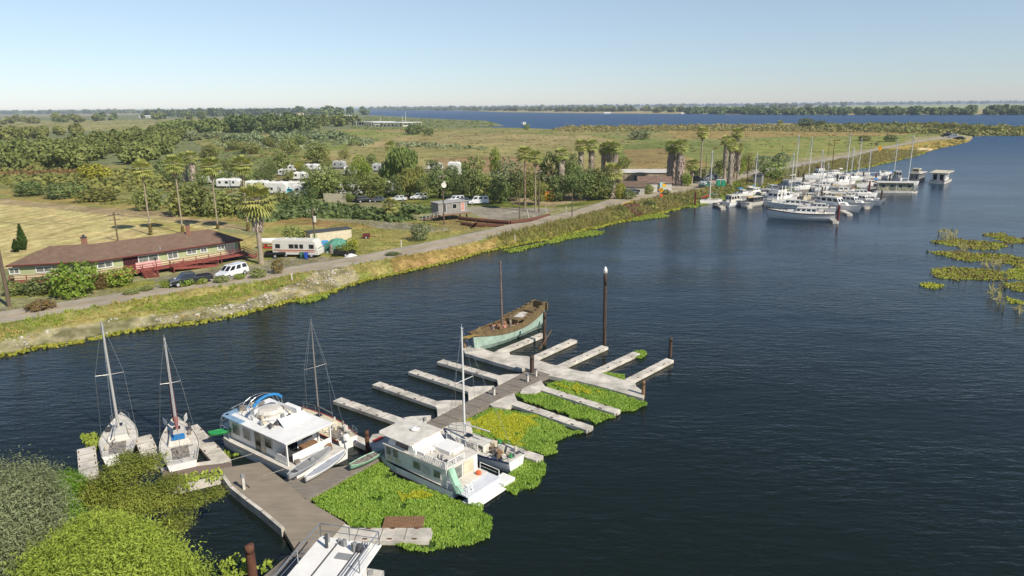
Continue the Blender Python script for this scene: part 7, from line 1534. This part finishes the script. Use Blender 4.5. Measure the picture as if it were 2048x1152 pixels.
msail(1507,388,40,7,1509,306,'white sailing boat behind the tan canopy boat',blue); mcruiser(1487,394,30,7,'small white boat with blue barrels on deck beside the bank',canopy=blue,cabx=(-.2,.1),ch=.9)
msail(1578,395,32,9.5,1578,307,'sailing boat whose mast rises behind the flybridge yacht',None); msail(1588,364,40,10.5,1590,270,'sailing boat with the tallest left mast, nearest the bank',white2); msail(1614,368,40,10,1622,274,'sailing boat with a tall mast left of the cruiser with the red edged top',None)
msail(1640,411,165,10.5,1631,300,'low white sailing boat with a dark blue cover in the middle of the marina',navy); msail(1653,402,160,7,1657,326,'grey sailing boat beside the two close pilings',None,mt=white2); msail(1641,380,30,7,1648,323,'small sailing boat behind the cream open boat',None)
mcruiser(1634,359,200,9.5,'white flybridge cruiser with a red edged top near the bank',fly=True,canopy=redd,ch=1.6,fb=1.5,cabx=(-.3,.15)); mcruiser(1667,352,205,7.5,'white boat with a pale canopy beside the bank',canopy=white2,ch=.9); 
msail(1690,355,30,9.5,1693,266,'sailing boat with the tallest right mast',None); msail(1701,398,150,9,1705,295,'sailing boat with a mast leaning right in front of the yellow green weeds',None); msail(1718,351,200,8.5,1719,276,'sailing boat with a teal cover moored by the weeds',teal)
mcruiser(1686,372,215,9,'white cruiser with a pale wheelhouse in the inner row',ch=1.7,cabx=(-.15,.2),fb=1.4); mcruiser(1643,377,165,10.5,'long low white cruiser in the inner row',ch=.9,cabx=(-.2,.15)); mcruiser(1657,366,210,7,'small white cruiser between the inner row masts',ch=1.0)
msail(1738,359,190,8,1746,299,'white sailing boat with a short mast left of the flat roofed barge',None); mcruiser(1734,375,200,7.5,'small boat under a bright blue canopy',canopy=blue,ch=1.1,cabm=white2); 
mcruiser(1620,400,20,6,'pale yellow open boat in the middle of the marina',mt=cream,ch=.7,cabm=cream,rl=False); mcruiser(1676,403,-10,9.5,'boat under a long pale tent cover in the middle of the marina',canopy=white2,ch=1.1,cabm=white2); mcruiser(1705,400,-10,6,'small boat under a cream cover right of the long pale tent cover',canopy=cream,ch=.8,rl=False)
mcruiser(1768,352,20,6,'small white open boat left of the grey cabin boat',ch=.6,rl=False,cabx=(-.1,.15)); msail(1785,356,30,8,1788,279,'sailing boat with a thin mast behind the grey cabin boat',blue)
mcruiser(1795,362,250,8.5,'grey cabin boat with white posts behind the flat roofed barge',cabm=grey,ch=2.0,cabx=(-.3,.25)); msail(1812,371,20,9.5,1817,272,'sailing boat with a tall white mast at the right end of the flat roofed barge',None)
# flat roofed barge
def barge(px,py,deg,Lb,wb,label,wallm,roofm_,h=2.4,over=.5,nwin=4,name='houseboat',porch=0,z0=.7):
    b=empty(name,at(px,py),math.radians(deg),label,'houseboat'); MB().loft([[(x,-wb/2*k,z0),(x,-wb/2*k,.05),(x,-wb*.4*k,-.3),(x,wb*.4*k,-.3),(x,wb/2*k,.05),(x,wb/2*k,z0)] for x,k in ((-Lb/2,.9),(-Lb/2+.5,1),(Lb/2-1.5,1),(Lb/2,.6))]).build('hull',white2,b)
    MB().box((0,0,z0+.03),(Lb-.9,wb*.95,.06)).build('deck',wood,b); w0=MB().box((-porch/2,0,z0+h/2),(Lb*.78-porch,wb*.8,h)).build('cabin',wallm,b)
    for i in range(nwin):
        x=-porch/2-(Lb*.78-porch)/2+(Lb*.78-porch)*(i+.5)/nwin
        for s in (-1,1): pane(w0,(x,s*wb*.402,z0+h*.58),(min(1.1,(Lb*.7-porch)/nwin*.6),h*.4),g=glass,frame=white2)
    for s in (-1,1): pane(w0,((-porch/2+(Lb*.78-porch)/2)+.01,s*wb*.2,z0+h*.5),(wb*.25,h*.75),'door',g=glass,frame=white,axis='x'); pane(w0,((-porch/2-(Lb*.78-porch)/2)-.01,s*wb*.2,z0+h*.5),(wb*.25,h*.75),'door',g=glass,frame=white,axis='x')
    MB().box((0,0,z0+h+.08),(Lb*.86+over,wb+over,.16)).build('roof',roofm_,b); m=MB()
    for x in (-Lb*.42,0,Lb*.42):
        for s in (-1,1): m.box((x,s*wb*.47,z0+h/2),(.09,.09,h))
    m.build('roof_post',white,b); return b
barge(1788,385,-13,11.5,3.6,'flat roofed houseboat with dark green sides and cream hull',mat('dark_green_side','37544c',.7,.3,1.2,c2='c2b894'),white2,2.2)
barge(1833,362,48,10,3.3,'grey houseboat with a small raised wheelhouse left of the outermost houseboat',grey,white2,2.0); wh=at(1829,366); o=[c for c in bpy.data.objects if c.get('label','').startswith('grey houseboat with a small')][0]; w0=MB().box((-1.8,0,3.6),(2.4,2.2,1.3)).build('wheelhouse',cream,o); pane(w0,(-3.02,0,3.7),(1.6,.6),axis='x'); pane(w0,(-1.8,-1.12,3.7),(1.5,.6))
hb3=barge(1881,364,50,13,4.6,'outermost white houseboat with a flat cream roof, alone at the right of the marina',white,cream,2.5,.7,3,porch=2.5); rail(hb3,[(-5.8,-2.3,3.4),(5.8,-2.3,3.4),(5.8,2.3,3.4),(-5.8,2.3,3.4)],.6,mid=False); clutter(hb3,7,-6,-4.6,-1.8,1.8,.75,[red,white,greyd],.6,seed=77)
o=MB().path([G(1470,388,.9),G(1475,386,.9)],.35,8).build('barrel',cyanp); tag(o,'blue barrels on the dock by the bank','barrel')

mcruiser(1548,397,32,8,'white cabin boat tucked behind the flybridge yacht near the bank',cabx=(-.3,.15),ch=1.3)
mcruiser(1632,424,157,8.5,'small white boat wedged between the long motor yacht and the round bowed cruiser',ch=.9,cabx=(-.25,.15))
mcruiser(1655,413,-60,9,'white boat with a grey top left of the round bowed cruiser',canopy=grey,ch=1.2,cabx=(-.3,.15))
mcruiser(1606,381,215,8,'white boat at the foot of the gangway',ch=1.1,cabx=(-.25,.2)); mcruiser(1690,389,-12,8.5,'low open boat with a tan cover beside the inner walkway',canopy=tan_c,ch=.9,rl=False)
mcruiser(1722,395,-15,7,'brown topped boat by the outer piling of the right dock',canopy=woodb,ch=1.0,rl=False); mcruiser(1704,362,210,8,'white cruiser near the weeds at the back of the marina',ch=1.3,cabx=(-.3,.1)); mcruiser(1757,381,-12,6,'small dark boat at the left end of the flat roofed houseboat',cabm=greyd,ch=.9,rl=False)
# ------------------------------------------------------------------ haze
hm = bpy.data.materials.new('haze_air'); hm.use_nodes = True; nt = hm.node_tree; nt.nodes.clear()
o_ = nt.nodes.new('ShaderNodeOutputMaterial'); pv = nt.nodes.new('ShaderNodeVolumePrincipled')
pv.inputs['Color'].default_value = (.72,.83,1,1); pv.inputs['Density'].default_value = .00009; pv.inputs['Anisotropy'].default_value = .0
nt.links.new(pv.outputs[0], o_.inputs['Volume'])
hz = MB().box((0,11500,14.0),(56000,31000,34)).build('haze', hm); tag(hz, kind='stuff', label='thin pale haze over the far delta')
hz.location = (0,0,0)
